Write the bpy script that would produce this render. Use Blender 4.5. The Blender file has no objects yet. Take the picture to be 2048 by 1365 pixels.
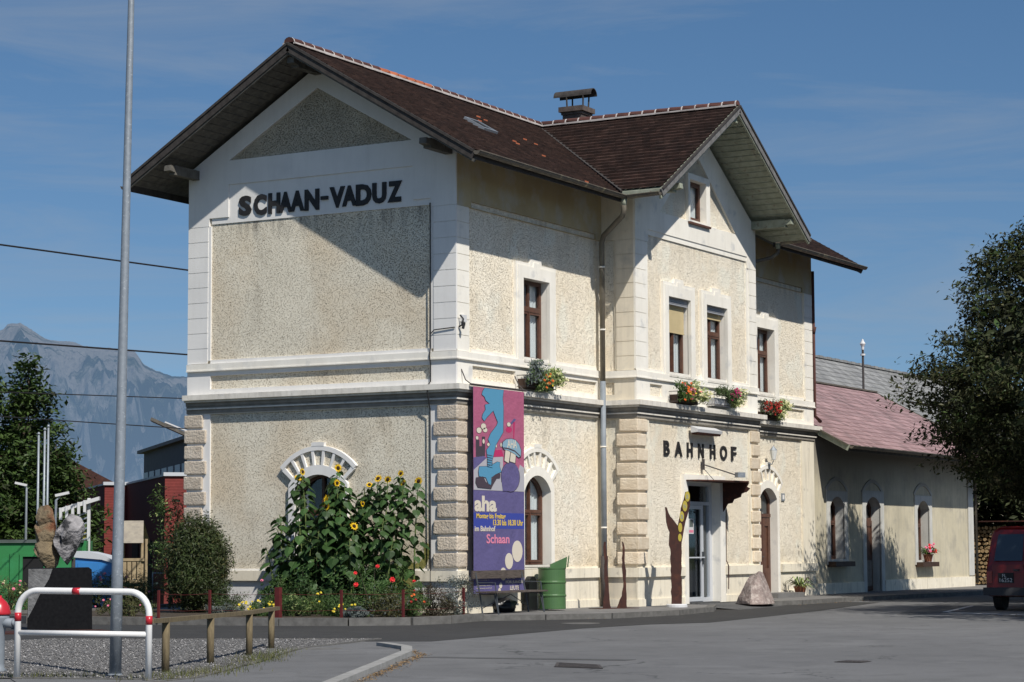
import bpy, math, random
from math import sin, cos, pi, radians, sqrt, atan2, asin
from mathutils import Vector, Matrix, noise
from mathutils.geometry import tessellate_polygon
random.seed(7)
scene = bpy.context.scene
col = scene.collection
W, L = 6.73, 19.22            # gable width, facade length
BX0, BX1, BY = 6.45, 13.32, -0.853   # projecting bay
RS = 0.597                    # roof slope
SUN = Vector((1.07, 1.77, -2.31)).normalized()

# ------------------------------------------------------------------ helpers
class MB:
    def __init__(s):
        s.v = []; s.f = []; s.m = []; s.sh = []
    def add(s, vs, fs, mi=0, sh=None):
        b = len(s.v); s.v.extend([tuple(p) for p in vs])
        for f in fs:
            s.f.append(tuple(b + i for i in f)); s.m.append(mi)
            s.sh.append(random.random() if sh is None else sh)
        return s
    def box(s, x0, x1, y0, y1, z0, z1, mi=0, sh=None):
        vs = [(x, y, z) for x in (x0, x1) for y in (y0, y1) for z in (z0, z1)]
        return s.add(vs, [(0,1,3,2), (4,6,7,5), (0,4,5,1), (2,3,7,6), (0,2,6,4), (1,5,7,3)], mi, sh)
    def obox(s, a, b, w, h, mi=0, up=(0,0,1), sh=None):
        a = Vector(a); b = Vector(b); d = (b - a).normalized(); up = Vector(up)
        r = d.cross(up)
        if r.length < 1e-4: r = d.cross(Vector((0,1,0)))
        r.normalize(); u = r.cross(d)
        vs = []
        for p in (a, b):
            for i, j in ((-1,-1), (1,-1), (1,1), (-1,1)):
                vs.append(p + r * (i*w/2) + u * (j*h/2))
        return s.add(vs, [(3,2,1,0), (4,5,6,7), (0,1,5,4), (1,2,6,5), (2,3,7,6), (3,0,4,7)], mi, sh)
    def tube(s, pts, r, n=10, mi=0, cap=True, sh=None):
        pts = [Vector(p) for p in pts]
        rs = r if isinstance(r, (list, tuple)) else [r]*len(pts)
        vs = []; pu = None
        for i, p in enumerate(pts):
            d = (pts[min(i+1, len(pts)-1)] - pts[max(i-1, 0)]).normalized()
            u = d.orthogonal().normalized() if pu is None else (pu - d*pu.dot(d)).normalized()
            pu = u; w = d.cross(u)
            for k in range(n):
                a = 2*pi*k/n
                vs.append(p + (u*cos(a) + w*sin(a))*rs[i])
        fs = []
        for i in range(len(pts)-1):
            for k in range(n):
                fs.append((i*n+k, i*n+(k+1) % n, (i+1)*n+(k+1) % n, (i+1)*n+k))
        if cap:
            fs.append(tuple(range(n-1, -1, -1))); fs.append(tuple((len(pts)-1)*n+k for k in range(n)))
        return s.add(vs, fs, mi, sh)
    def lathe(s, prof, c, n=20, mi=0, sh=None):
        vs = []
        for r, z in prof:
            for k in range(n):
                a = 2*pi*k/n; vs.append((c[0]+r*cos(a), c[1]+r*sin(a), c[2]+z))
        fs = []
        for i in range(len(prof)-1):
            for k in range(n):
                fs.append((i*n+k, i*n+(k+1) % n, (i+1)*n+(k+1) % n, (i+1)*n+k))
        fs.append(tuple(range(n-1, -1, -1))); fs.append(tuple((len(prof)-1)*n+k for k in range(n)))
        return s.add(vs, fs, mi, sh)
    def slab(s, outer, holes, mp, o0, o1, mi=0, side=None, sh=None):
        """flat shape with holes, mapped by mp(a, b, off); o0 back, o1 front"""
        loops = [outer] + list(holes)
        flat = [p for l in loops for p in l]; n = len(flat)
        tris = tessellate_polygon([[Vector((p[0], p[1], 0)) for p in l] for l in loops])
        ref = None
        vs = [mp(a, b, o1) for a, b in flat] + [mp(a, b, o0) for a, b in flat]
        c0 = Vector(mp(0, 0, 1)) - Vector(mp(0, 0, 0))
        fs = []
        for t in tris:
            A, B, C = (Vector(vs[i]) for i in t)
            if (B-A).cross(C-A).length < 1e-9: continue
            if (B-A).cross(C-A).dot(c0) < 0: t = (t[0], t[2], t[1])
            fs.append(tuple(t)); fs.append(tuple(i+n for i in reversed(t)))
        s.add(vs, fs, mi, sh)
        sf = []; b = 0
        for li, l in enumerate(loops):
            m = len(l)
            area = sum(l[i][0]*l[(i+1) % m][1] - l[(i+1) % m][0]*l[i][1] for i in range(m))
            o = Vector(mp(0,0,0)); ea = Vector(mp(1,0,0))-o; eb = Vector(mp(0,1,0))-o
            hand = ea.cross(eb).dot(c0)
            flip = (area*hand > 0) ^ (li > 0)
            for i in range(m):
                j = (i+1) % m
                q = (b+i, b+i+n, b+j+n, b+j)
                sf.append(q if flip else q[::-1])
            b += m
        s.add(vs, sf, mi if side is None else side, sh)
        return s
    def build(s, name, mats, parent=None, smooth=False, origin=None):
        me = bpy.data.meshes.new(name)
        if not isinstance(mats, (list, tuple)): mats = [mats]
        if parent is not None:
            o = Vector(parent['_o'])
        elif origin is not None: o = Vector(origin)
        else:
            n = len(s.v); zs = min(p[2] for p in s.v)
            o = Vector((sum(p[0] for p in s.v)/n, sum(p[1] for p in s.v)/n, zs))
        me.from_pydata([(p[0]-o.x, p[1]-o.y, p[2]-o.z) for p in s.v], [], s.f)
        for m in mats: me.materials.append(m)
        me.polygons.foreach_set('material_index', s.m)
        if smooth: me.polygons.foreach_set('use_smooth', [True]*len(s.f))
        at = me.attributes.new('shade', 'FLOAT', 'FACE'); at.data.foreach_set('value', s.sh)
        me.update()
        ob = bpy.data.objects.new(name, me); col.objects.link(ob)
        ob['_o'] = tuple(o)
        if parent is not None: ob.parent = parent
        else: ob.location = o
        if smooth == 2:
            pass
        return ob

def tag(o, label=None, cat=None, group=None, kind=None):
    if label: o['label'] = label
    if cat: o['category'] = cat
    if group: o['group'] = group
    if kind: o['kind'] = kind
    return o
def thing(name, loc, label, cat, group=None):
    o = bpy.data.objects.new(name, None); col.objects.link(o)
    o.empty_display_size = 0.2
    o.location = loc; o['_o'] = tuple(loc)
    return tag(o, label, cat, group)
def copy_tree(o, parent=None, delta=None):
    c = o.copy(); col.objects.link(c)
    if parent is not None: c.parent = parent
    for ch in list(o.children): copy_tree(ch, c)
    return c

# ------------------------------------------------------------------ materials
def lin(c): return tuple(((x/12.92) if x <= .04045 else ((x+.055)/1.055)**2.4) for x in c)
def mat(name, c1, c2=None, scale=5, rough=.8, bump=0, bscale=40, bdist=.01, metal=0, spec=.3,
        detail=5, attr=0, c3=None, s3=.7, cut3=(.55, .7), wave=None, trans=0, stretch=None, vor=0, sheen=0, streak=0, topshade=None):
    m = bpy.data.materials.new(name); m.use_nodes = True
    nt = m.node_tree; N = nt.nodes; Lk = nt.links
    bs = N['Principled BSDF']
    bs.inputs['Roughness'].default_value = rough; bs.inputs['Metallic'].default_value = metal
    bs.inputs['Specular IOR Level'].default_value = spec
    tc = N.new('ShaderNodeNewGeometry'); src = tc.outputs['Position']
    if stretch:
        mp = N.new('ShaderNodeMapping'); mp.inputs['Scale'].default_value = stretch
        Lk.new(src, mp.inputs['Vector']); src = mp.outputs['Vector']
    def noise_(sc, det=detail, rg=.55):
        n = N.new('ShaderNodeTexNoise'); n.inputs['Scale'].default_value = sc
        n.inputs['Detail'].default_value = det; n.inputs['Roughness'].default_value = rg
        Lk.new(src, n.inputs['Vector']); return n.outputs['Fac']
    def ramp(f, a, b):
        r = N.new('ShaderNodeMapRange'); r.inputs['From Min'].default_value = a; r.inputs['From Max'].default_value = b
        Lk.new(f, r.inputs['Value']); return r.outputs['Result']
    def mix(f, a, b):
        x = N.new('ShaderNodeMix'); x.data_type = 'RGBA'
        if isinstance(f, float): x.inputs['Factor'].default_value = f
        else: Lk.new(f, x.inputs['Factor'])
        for k, val in (('A', a), ('B', b)):
            soc = [i for i in x.inputs if i.name == k and i.type == 'RGBA'][0]
            if isinstance(val, tuple): soc.default_value = (*val, 1)
            else: Lk.new(val, soc)
        return [o for o in x.outputs if o.type == 'RGBA'][0]
    cur = c1
    if c2 is not None:
        cur = mix(ramp(noise_(scale), .32, .68), c1, c2)
    if c3 is not None:
        cur = mix(ramp(noise_(s3), *cut3), cur, c3)
    if streak:
        mp3 = N.new('ShaderNodeMapping'); mp3.inputs['Scale'].default_value = (4.5, 4.5, .45); Lk.new(tc.outputs['Position'], mp3.inputs['Vector'])
        n3 = N.new('ShaderNodeTexNoise'); n3.inputs['Scale'].default_value = 1.5; n3.inputs['Detail'].default_value = 7; n3.inputs['Roughness'].default_value = .68; Lk.new(mp3.outputs[0], n3.inputs['Vector'])
        n4 = N.new('ShaderNodeTexNoise'); n4.inputs['Scale'].default_value = 7; n4.inputs['Detail'].default_value = 8; n4.inputs['Roughness'].default_value = .7; Lk.new(tc.outputs['Position'], n4.inputs['Vector'])
        mm_ = N.new('ShaderNodeMath'); mm_.operation = 'MULTIPLY'; Lk.new(ramp(n3.outputs['Fac'], .48, .75), mm_.inputs[0]); mm_.inputs[1].default_value = streak
        m5 = N.new('ShaderNodeMath'); m5.operation = 'MULTIPLY_ADD'; Lk.new(ramp(n4.outputs['Fac'], .60, .70), m5.inputs[0]); m5.inputs[1].default_value = streak*.7; Lk.new(mm_.outputs[0], m5.inputs[2])
        cur = mix(m5.outputs[0], cur, (.27, .25, .22))
    if topshade:
        sz_ = N.new('ShaderNodeSeparateXYZ'); Lk.new(tc.outputs['Position'], sz_.inputs[0]); cur = mix(ramp(sz_.outputs[2], topshade[0], topshade[1]), cur, topshade[2])  # darkens the colour with height, painting in eave shade
    if attr:
        a = N.new('ShaderNodeAttribute'); a.attribute_name = 'shade'
        hs = N.new('ShaderNodeHueSaturation')
        mr = N.new('ShaderNodeMapRange'); mr.inputs['To Min'].default_value = 1-attr; mr.inputs['To Max'].default_value = 1+attr
        Lk.new(a.outputs['Fac'], mr.inputs['Value']); Lk.new(mr.outputs['Result'], hs.inputs['Value'])
        if isinstance(cur, tuple): hs.inputs['Color'].default_value = (*cur, 1)
        else: Lk.new(cur, hs.inputs['Color'])
        cur = hs.outputs['Color']
    if isinstance(cur, tuple): bs.inputs['Base Color'].default_value = (*cur, 1)
    else: Lk.new(cur, bs.inputs['Base Color'])
    if bump:
        b = N.new('ShaderNodeBump'); b.inputs['Strength'].default_value = bump; b.inputs['Distance'].default_value = bdist
        if vor:
            v = N.new('ShaderNodeTexVoronoi'); v.inputs['Scale'].default_value = bscale; v.feature = 'SMOOTH_F1'
            nn = N.new('ShaderNodeTexNoise'); nn.inputs['Scale'].default_value = bscale*.7; nn.inputs['Detail'].default_value = 2
            Lk.new(src, nn.inputs['Vector'])
            ad = N.new('ShaderNodeVectorMath'); ad.operation = 'MULTIPLY_ADD'
            Lk.new(nn.outputs['Color'], ad.inputs[0]); ad.inputs[1].default_value = (.06,)*3; Lk.new(src, ad.inputs[2])
            Lk.new(ad.outputs[0], v.inputs['Vector'])
            h = v.outputs['Distance']
        else: h = noise_(bscale, 4, .6)
        if wave:
            wv = N.new('ShaderNodeTexWave'); wv.bands_direction = wave[0]; wv.inputs['Scale'].default_value = wave[1]
            wv.inputs['Distortion'].default_value = wave[2]
            Lk.new(src, wv.inputs['Vector']); h = wv.outputs['Fac']
        Lk.new(h, b.inputs['Height']); Lk.new(b.outputs['Normal'], bs.inputs['Normal'])
    if trans:
        tr = N.new('ShaderNodeBsdfTranslucent'); mx = N.new('ShaderNodeMixShader'); mx.inputs[0].default_value = trans
        if isinstance(cur, tuple): tr.inputs['Color'].default_value = (*cur, 1)
        else: Lk.new(cur, tr.inputs['Color'])
        Lk.new(bs.outputs[0], mx.inputs[1]); Lk.new(tr.outputs[0], mx.inputs[2])
        Lk.new(mx.outputs[0], N['Material Output'].inputs['Surface'])
    return m

def roughcast(name, base, dark, stain, ss=.55, strength=1.0):
    """thrown roughcast render: worm-like relief, damp stains, streaks"""
    m = bpy.data.materials.new(name); m.use_nodes = True
    nt = m.node_tree; N = nt.nodes; Lk = nt.links; bs = N['Principled BSDF']
    bs.inputs['Roughness'].default_value = .95; bs.inputs['Specular IOR Level'].default_value = .1
    g = N.new('ShaderNodeNewGeometry'); P = g.outputs['Position']
    mp = N.new('ShaderNodeMapping'); mp.inputs['Scale'].default_value = (1, 1, 1.35); Lk.new(P, mp.inputs['Vector'])
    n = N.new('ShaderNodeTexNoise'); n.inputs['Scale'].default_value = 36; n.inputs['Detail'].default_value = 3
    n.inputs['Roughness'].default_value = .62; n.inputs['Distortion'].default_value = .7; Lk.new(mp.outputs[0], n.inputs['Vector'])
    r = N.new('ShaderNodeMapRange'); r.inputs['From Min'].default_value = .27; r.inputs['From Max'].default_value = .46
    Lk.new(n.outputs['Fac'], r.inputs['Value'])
    st = N.new('ShaderNodeTexNoise'); st.inputs['Scale'].default_value = ss; st.inputs['Detail'].default_value = 6; Lk.new(P, st.inputs['Vector'])
    sr = N.new('ShaderNodeMapRange'); sr.inputs['From Min'].default_value = .42; sr.inputs['From Max'].default_value = .72; sr.inputs['To Max'].default_value = .8
    Lk.new(st.outputs['Fac'], sr.inputs['Value'])
    def mix(f, a, b):
        x = N.new('ShaderNodeMix'); x.data_type = 'RGBA'; Lk.new(f, x.inputs['Factor'])
        for k, val in (('A', a), ('B', b)):
            soc = [i for i in x.inputs if i.name == k and i.type == 'RGBA'][0]
            if isinstance(val, tuple): soc.default_value = (*val, 1)
            else: Lk.new(val, soc)
        return [o for o in x.outputs if o.type == 'RGBA'][0]
    c = mix(sr.outputs[0], base, stain)
    c = mix(r.outputs[0], dark, c)  # pits of the relief darkened in the colour, their shade painted in
    # run-off grime below the ledges, repaired lighter patches
    def nz(sc, scale, det=5, rg=.6, ds=0.):
        m_ = N.new('ShaderNodeMapping'); m_.inputs['Scale'].default_value = sc; Lk.new(P, m_.inputs['Vector'])
        q = N.new('ShaderNodeTexNoise'); q.inputs['Scale'].default_value = scale; q.inputs['Detail'].default_value = det; q.inputs['Roughness'].default_value = rg; q.inputs['Distortion'].default_value = ds
        Lk.new(m_.outputs[0], q.inputs['Vector']); return q.outputs['Fac']
    def rng(v, a0, a1, b0=0., b1=1.):
        q = N.new('ShaderNodeMapRange'); q.inputs['From Min'].default_value = a0; q.inputs['From Max'].default_value = a1
        q.inputs['To Min'].default_value = b0; q.inputs['To Max'].default_value = b1; Lk.new(v, q.inputs['Value']); return q.outputs[0]
    def mul(x, y):
        q = N.new('ShaderNodeMath'); q.operation = 'MULTIPLY'; Lk.new(x, q.inputs[0])
        if isinstance(y, float): q.inputs[1].default_value = y
        else: Lk.new(y, q.inputs[1])
        return q.outputs[0]
    sx = N.new('ShaderNodeSeparateXYZ'); Lk.new(P, sx.inputs[0]); Z = sx.outputs[2]
    c = mix(mul(rng(nz((1, 1, 1), .9, 3, .5), .56, .64), .45), c, tuple(min(.9, v*1.10+.02) for v in base))
    c = mix(mul(rng(nz((1, 1, .35), 1.3, 6, .65, .6), .56, .74), .35), c, tuple(v*.72 for v in dark))
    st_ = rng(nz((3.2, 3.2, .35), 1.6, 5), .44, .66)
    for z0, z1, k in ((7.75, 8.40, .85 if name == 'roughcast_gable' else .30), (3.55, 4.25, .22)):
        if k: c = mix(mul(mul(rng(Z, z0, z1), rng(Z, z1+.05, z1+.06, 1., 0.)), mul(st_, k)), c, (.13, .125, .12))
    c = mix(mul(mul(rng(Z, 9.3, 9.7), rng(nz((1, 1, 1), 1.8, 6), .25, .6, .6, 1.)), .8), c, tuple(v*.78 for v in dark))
    c = mix(mul(mul(rng(Z, 1.5, .85), rng(nz((1, 1, 1), 2.4, 4), .35, .65)), .45), c, (.36, .30, .21))
    Lk.new(c, bs.inputs['Base Color'])
    b = N.new('ShaderNodeBump'); b.inputs['Strength'].default_value = strength; b.inputs['Distance'].default_value = .030
    Lk.new(r.outputs[0], b.inputs['Height']); Lk.new(b.outputs[0], bs.inputs['Normal'])
    return m

def mat_glass(name, tint=(.93, .95, .96), dark=False):
    m = bpy.data.materials.new(name); m.use_nodes = True
    nt = m.node_tree; N = nt.nodes; Lk = nt.links; N.remove(N['Principled BSDF'])
    gl = N.new('ShaderNodeBsdfGlossy'); gl.inputs['Roughness'].default_value = .03; gl.inputs['Color'].default_value = (.9, .95, 1, 1)
    tr = N.new('ShaderNodeBsdfTransparent'); tr.inputs['Color'].default_value = (*tint, 1)
    lw = N.new('ShaderNodeLayerWeight'); lw.inputs['Blend'].default_value = .5
    pw = N.new('ShaderNodeMath'); pw.operation = 'POWER'; Lk.new(lw.outputs['Facing'], pw.inputs[0]); pw.inputs[1].default_value = 5
    ml = N.new('ShaderNodeMath'); ml.operation = 'MULTIPLY_ADD'; ml.inputs[1].default_value = .7; ml.inputs[2].default_value = .04
    Lk.new(pw.outputs[0], ml.inputs[0])
    mx = N.new('ShaderNodeMixShader'); Lk.new(ml.outputs[0], mx.inputs[0]); Lk.new(tr.outputs[0], mx.inputs[1]); Lk.new(gl.outputs[0], mx.inputs[2])
    Lk.new(mx.outputs[0], N['Material Output'].inputs['Surface'])
    return m

M = {}
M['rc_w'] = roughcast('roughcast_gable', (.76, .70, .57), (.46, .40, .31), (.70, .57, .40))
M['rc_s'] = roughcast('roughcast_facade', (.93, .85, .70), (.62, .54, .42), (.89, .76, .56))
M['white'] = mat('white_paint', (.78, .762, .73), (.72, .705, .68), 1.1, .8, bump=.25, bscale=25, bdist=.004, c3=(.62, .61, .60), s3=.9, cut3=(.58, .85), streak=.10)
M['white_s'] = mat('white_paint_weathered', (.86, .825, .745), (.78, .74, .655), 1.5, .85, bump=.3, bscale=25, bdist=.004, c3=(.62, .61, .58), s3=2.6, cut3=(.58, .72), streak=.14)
M['cream'] = mat('cream_paint', (.50, .41, .25), (.42, .33, .19), .8, .9, bump=.2, bscale=30, bdist=.004, c3=(.5, .48, .42), s3=1.2, cut3=(.5, .7), streak=.25)
M['creamw'] = mat('pale_cream_paint', (.74, .67, .54), (.66, .59, .47), 1.3, .9, bump=.25, bscale=30, bdist=.004, c3=(.5, .47, .4), s3=2, cut3=(.55, .75), streak=.25)
M['base'] = mat('plinth_paint', (.82, .755, .62), (.73, .665, .53), 1.6, .9, bump=.35, bscale=18, bdist=.006, c3=(.30, .28, .25), s3=3, cut3=(.6, .8), streak=.45)
M['cornice'] = mat('cornice_stone', (.76, .725, .65), (.64, .60, .53), 3, .9, bump=.3, bscale=22, bdist=.006, c3=(.45, .45, .44), s3=5, cut3=(.6, .8), streak=.5)
M['cove'] = mat('shade_dark_stone', (.30, .275, .235), (.20, .185, .16), 4, .95, bump=.3, bscale=22, bdist=.006)  # unpainted grey stone, coloured darker to deepen the shade under the cornice
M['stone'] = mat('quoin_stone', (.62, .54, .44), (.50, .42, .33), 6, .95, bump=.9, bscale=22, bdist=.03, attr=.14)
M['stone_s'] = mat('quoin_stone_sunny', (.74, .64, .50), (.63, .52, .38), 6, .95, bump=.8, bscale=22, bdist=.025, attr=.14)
M['soffit'] = mat('weathered_boards', (.15, .14, .12), (.085, .08, .07), 8, .9, bump=.4, bscale=30)
M['soffit_p'] = mat('pale_painted_boards', (.33, .35, .28), (.23, .25, .19), 6, .9, bump=.4, bscale=30, c3=(.2, .17, .13), s3=9, cut3=(.6, .7))
M['fascia'] = mat('grey_fascia', (.062, .055, .05), (.035, .03, .028), 7, .85, bump=.4, bscale=25, stretch=(1, 1, 1))
M['verge'] = mat('grey_verge_board', (.20, .195, .19), (.11, .105, .10), 7, .85, bump=.4, bscale=25)
M['tile'] = mat('roof_tile', (.056, .030, .023), (.028, .017, .014), 3, .8, bump=.5, bscale=40, attr=.45, c3=(.078, .046, .035), s3=2.2, cut3=(.55, .75), spec=.2)
M['tile_o'] = mat('orange_tile', (.42, .13, .06), (.34, .10, .05), 6, .8, attr=.15)
M['ridge'] = mat('ridge_tile', (.11, .046, .036), (.075, .033, .028), 6, .8, attr=.3)
M['mortar'] = mat('mortar', (.56, .52, .49), (.36, .32, .30), 5, .9)
M['pinkroof'] = mat('pink_slate', (.33, .215, .215), (.27, .17, .17), 1.5, .8, bump=.2, bscale=30, attr=.22, c3=(.22, .15, .15), s3=1.6, cut3=(.5, .7), streak=.2)
M['greyroof'] = mat('grey_slate', (.26, .26, .25), (.18, .18, .18), 1.5, .85, bump=.6, bscale=8, attr=.2)
M['zinc'] = mat('zinc', (.25, .28, .31), (.19, .215, .24), 4, .65, metal=.1, spec=.4)
M['gutter'] = mat('old_gutter', (.16, .14, .11), (.10, .085, .07), 5, .6, metal=.2, c3=(.36, .32, .20), s3=3, cut3=(.6, .75))
M['pipe_d'] = mat('brown_pipe', (.20, .18, .14), (.15, .13, .10), 4, .6)
M['wood'] = mat('window_wood', (.125, .056, .034), (.078, .036, .024), 9, .5, bump=.2, bscale=30, spec=.4)
M['woodgrey'] = mat('grey_wood', (.24, .21, .18), (.15, .13, .11), 9, .7)
M['glass'] = mat_glass('window_glass')
M['curtain'] = mat('curtain', (.74, .75, .72), (.60, .61, .60), 4, .9, stretch=(6, 6, .4))
M['blind'] = mat('yellow_blind', (.52, .42, .24), (.48, .39, .22), 5, .9)
M['dark'] = mat('dark_interior', (.015, .015, .016), rough=.9)
M['black'] = mat('black_letter', (.018, .017, .018), (.03, .028, .028), 12, .5)
M['alu'] = mat('white_alu', (.55, .57, .60), rough=.35, metal=.1)
M['shutter'] = mat('grey_shutter', (.33, .34, .36), rough=.5)
M['rust'] = mat('rusty_steel', (.060, .022, .016), (.038, .016, .013), 9, .75, bump=.3, bscale=60, bdist=.004, c3=(.10, .036, .02), s3=5, cut3=(.55, .7))
M['yellow'] = mat('yellow_paint', (.46, .38, .06), (.40, .31, .05), 9, .5)
M['green_bin'] = mat('green_paint', (.075, .155, .055), (.06, .13, .05), 3, .38, spec=.5, c3=(.10, .12, .05), s3=6, cut3=(.66, .75))
M['benchw'] = mat('bench_wood', (.13, .105, .09), (.06, .048, .042), 10, .5, bump=.3, bscale=20, stretch=(.6, 6, 6))
M['steel'] = mat('dark_steel', (.10, .11, .12), rough=.45, metal=.5)
M['galv'] = mat('galvanised_steel', (.30, .33, .36), (.24, .27, .30), 14, .5, metal=.35, spec=.5, c3=(.42, .45, .47), s3=30, cut3=(.6, .68))
M['whitegloss'] = mat('white_gloss', (.80, .79, .76), (.72, .71, .69), 12, .28, spec=.5, c3=(.5, .49, .47), s3=18, cut3=(.68, .8))
M['redgloss'] = mat('red_gloss', (.46, .02, .03), rough=.3, spec=.5)
M['postwood'] = mat('post_wood', (.19, .15, .085), (.11, .085, .05), 14, .85, bump=.6, bscale=30, stretch=(3, 3, .5))
M['redpost'] = mat('red_post', (.12, .02, .02), (.085, .016, .016), 9, .6)
M['asphalt'] = mat('asphalt', (.120, .120, .121), (.100, .100, .102), .35, .85, bump=.5, bscale=90, bdist=.004, c3=(.135, .134, .134), s3=60, cut3=(.5, .9), detail=9)
M['asphalt_d'] = mat('asphalt_dark', (.040, .039, .039), (.032, .032, .033), .8, .85, bump=.5, bscale=90, bdist=.004, c3=(.055, .054, .052), s3=60, cut3=(.5, .9))
M['asphalt_m'] = mat('asphalt_mid', (.083, .083, .083), (.068, .068, .07), .9, .85, bump=.5, bscale=90, bdist=.004, c3=(.105, .104, .102), s3=60, cut3=(.5, .9))
def asphalt(name, c1, c2, crack=.5):
    m = mat(name, c1, c2, .22, .9, detail=12)
    nt = m.node_tree; N = nt.nodes; Lk = nt.links; bs = N['Principled BSDF']
    cur = bs.inputs['Base Color'].links[0].from_socket
    P = N.new('ShaderNodeNewGeometry').outputs['Position']
    def nz(scale, det=4, rg=.6, off=0):
        q = N.new('ShaderNodeTexNoise'); q.inputs['Scale'].default_value = scale; q.inputs['Detail'].default_value = det; q.inputs['Roughness'].default_value = rg; Lk.new(P, q.inputs['Vector']); return q
    def rng(v, a0, a1, b0=0., b1=1.):
        q = N.new('ShaderNodeMapRange'); q.inputs['From Min'].default_value = a0; q.inputs['From Max'].default_value = a1; q.inputs['To Min'].default_value = b0; q.inputs['To Max'].default_value = b1; Lk.new(v, q.inputs['Value']); return q.outputs[0]
    def mix(f, a, b):
        x = N.new('ShaderNodeMix'); x.data_type = 'RGBA'; Lk.new(f, x.inputs['Factor']); ss = [i for i in x.inputs if i.type == 'RGBA']
        Lk.new(a, ss[0]); ss[1].default_value = (*b, 1); return [o for o in x.outputs if o.type == 'RGBA'][0]
    def mul(x, y):
        q = N.new('ShaderNodeMath'); q.operation = 'MULTIPLY'; Lk.new(x, q.inputs[0])
        if isinstance(y, float): q.inputs[1].default_value = y
        else: Lk.new(y, q.inputs[1])
        return q.outputs[0]
    cur = mix(rng(nz(75, 3).outputs['Fac'], .56, .66, 0, .55), cur, tuple(min(1, v*1.75) for v in c1))      # light chippings
    cur = mix(rng(nz(55, 3).outputs['Fac'], .60, .70, 0, .6), cur, tuple(v*.45 for v in c1))             # dark pits
    cur = mix(rng(nz(1.7, 9, .7).outputs['Fac'], .50, .62, 0, .45), cur, tuple(v*.60 for v in c1))
    cur = mix(rng(nz(.13, 5, .6).outputs['Fac'], .47, .53, 0, .35), cur, tuple(v*.70 for v in c1))          # damp / oil
    cur = mix(rng(nz(.6, 6, .7).outputs['Fac'], .55, .62, 0, .30), cur, tuple(v*1.35 for v in c1))          # dust
    w = N.new('ShaderNodeVectorMath'); w.operation = 'MULTIPLY_ADD'; Lk.new(nz(1.1, 5).outputs['Color'], w.inputs[0]); w.inputs[1].default_value = (1.6, 1.6, 0); Lk.new(P, w.inputs[2])
    v = N.new('ShaderNodeTexVoronoi'); v.feature = 'DISTANCE_TO_EDGE'; v.inputs['Scale'].default_value = .30; Lk.new(w.outputs[0], v.inputs['Vector'])
    ck = mul(mul(rng(v.outputs['Distance'], .002, .006, 1., 0.), rng(nz(.35, 2).outputs['Fac'], .50, .56)), crack)
    cur = mix(ck, cur, tuple(v_*.25 for v_ in c1))
    Lk.new(cur, bs.inputs['Base Color'])
    b = N.new('ShaderNodeBump'); b.inputs['Strength'].default_value = .6; b.inputs['Distance'].default_value = .006; Lk.new(nz(80, 3).outputs['Fac'], b.inputs['Height']); Lk.new(b.outputs[0], bs.inputs['Normal'])
    return m
M['asphalt'] = asphalt('asphalt', (.150, .150, .150), (.125, .125, .126), .8)
M['asphalt_d'] = asphalt('asphalt_dark', (.046, .045, .044), (.037, .037, .037), .3)
M['asphalt_m'] = asphalt('asphalt_mid', (.100, .100, .099), (.082, .082, .083), .7)
M['kerb_l'] = mat('pale_kerb_stone', (.33, .325, .31), (.24, .235, .22), 5, .9, bump=.5, bscale=30, bdist=.01, streak=.3)
M['kerb'] = mat('kerb_stone', (.16, .155, .145), (.10, .096, .09), 7, .9, bump=.5, bscale=30, bdist=.01)
M['pave'] = mat('pavement', (.19, .185, .18), (.15, .145, .14), 2, .9, bump=.4, bscale=60, bdist=.004, c3=(.11, .105, .10), s3=4, cut3=(.55, .75))
M['soil'] = mat('soil', (.045, .035, .025), (.07, .055, .04), 10, 1, bump=.8, bscale=20, bdist=.03)
M['gravelbase'] = mat('gravel_base', (.16, .155, .15), (.10, .098, .095), 22, .95, bump=1, bscale=45, bdist=.02)
M['gravel'] = mat('gravel_stone', (.27, .265, .26), (.17, .165, .165), 9, .9, attr=.5)
M['grassg'] = mat('grass_ground', (.07, .09, .035), (.10, .10, .05), 1.2, 1, bump=.6, bscale=12, bdist=.05)
M['grass'] = mat('grass_blade', (.10, .13, .035), (.16, .14, .06), 3, .8, attr=.4, trans=.3)
M['line'] = mat('road_paint', (.55, .55, .54), (.40, .40, .39), 20, .8)
M['iron'] = mat('cast_iron', (.075, .065, .06), (.05, .045, .045), 20, .7, bump=.5, bscale=60)
def leafm(n, a, b, at=.45, tr=.25, rough=.5): return mat(n, a, b, 1.2, rough, attr=at, trans=tr, spec=.35)
M['leaf_t'] = leafm('linden_leaf', (.032, .047, .013), (.027, .028, .010), .7, .12, .75)
M['leaf_b'] = leafm('birch_leaf', (.065, .105, .024), (.04, .075, .02), .5)
M['leaf_s'] = leafm('sunflower_leaf', (.052, .105, .028), (.030, .068, .019), .45)
M['leaf_d'] = leafm('thuja_leaf', (.052, .078, .022), (.034, .045, .015), .5, .15)
M['leaf_g'] = leafm('garden_leaf', (.10, .16, .04), (.05, .10, .03), .5)
M['leaf_o'] = leafm('olive_leaf', (.075, .085, .03), (.11, .10, .04), .5)
M['leaf_gr'] = leafm('grey_leaf', (.16, .19, .18), (.11, .13, .12), .4)
M['leaf_p'] = leafm('pale_leaf', (.40, .46, .20), (.30, .36, .12), .35)
M['leaf_v'] = leafm('deep_leaf', (.08, .045, .035), (.05, .05, .028), .4)
M['bark'] = mat('bark', (.09, .07, .05), (.05, .04, .03), 9, .95, bump=.8, bscale=20, bdist=.03)
M['stem'] = mat('stem', (.12, .16, .05), rough=.7)
M['petal'] = mat('sun_petal', (.78, .50, .015), rough=.6, trans=.2, attr=.15)
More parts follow.
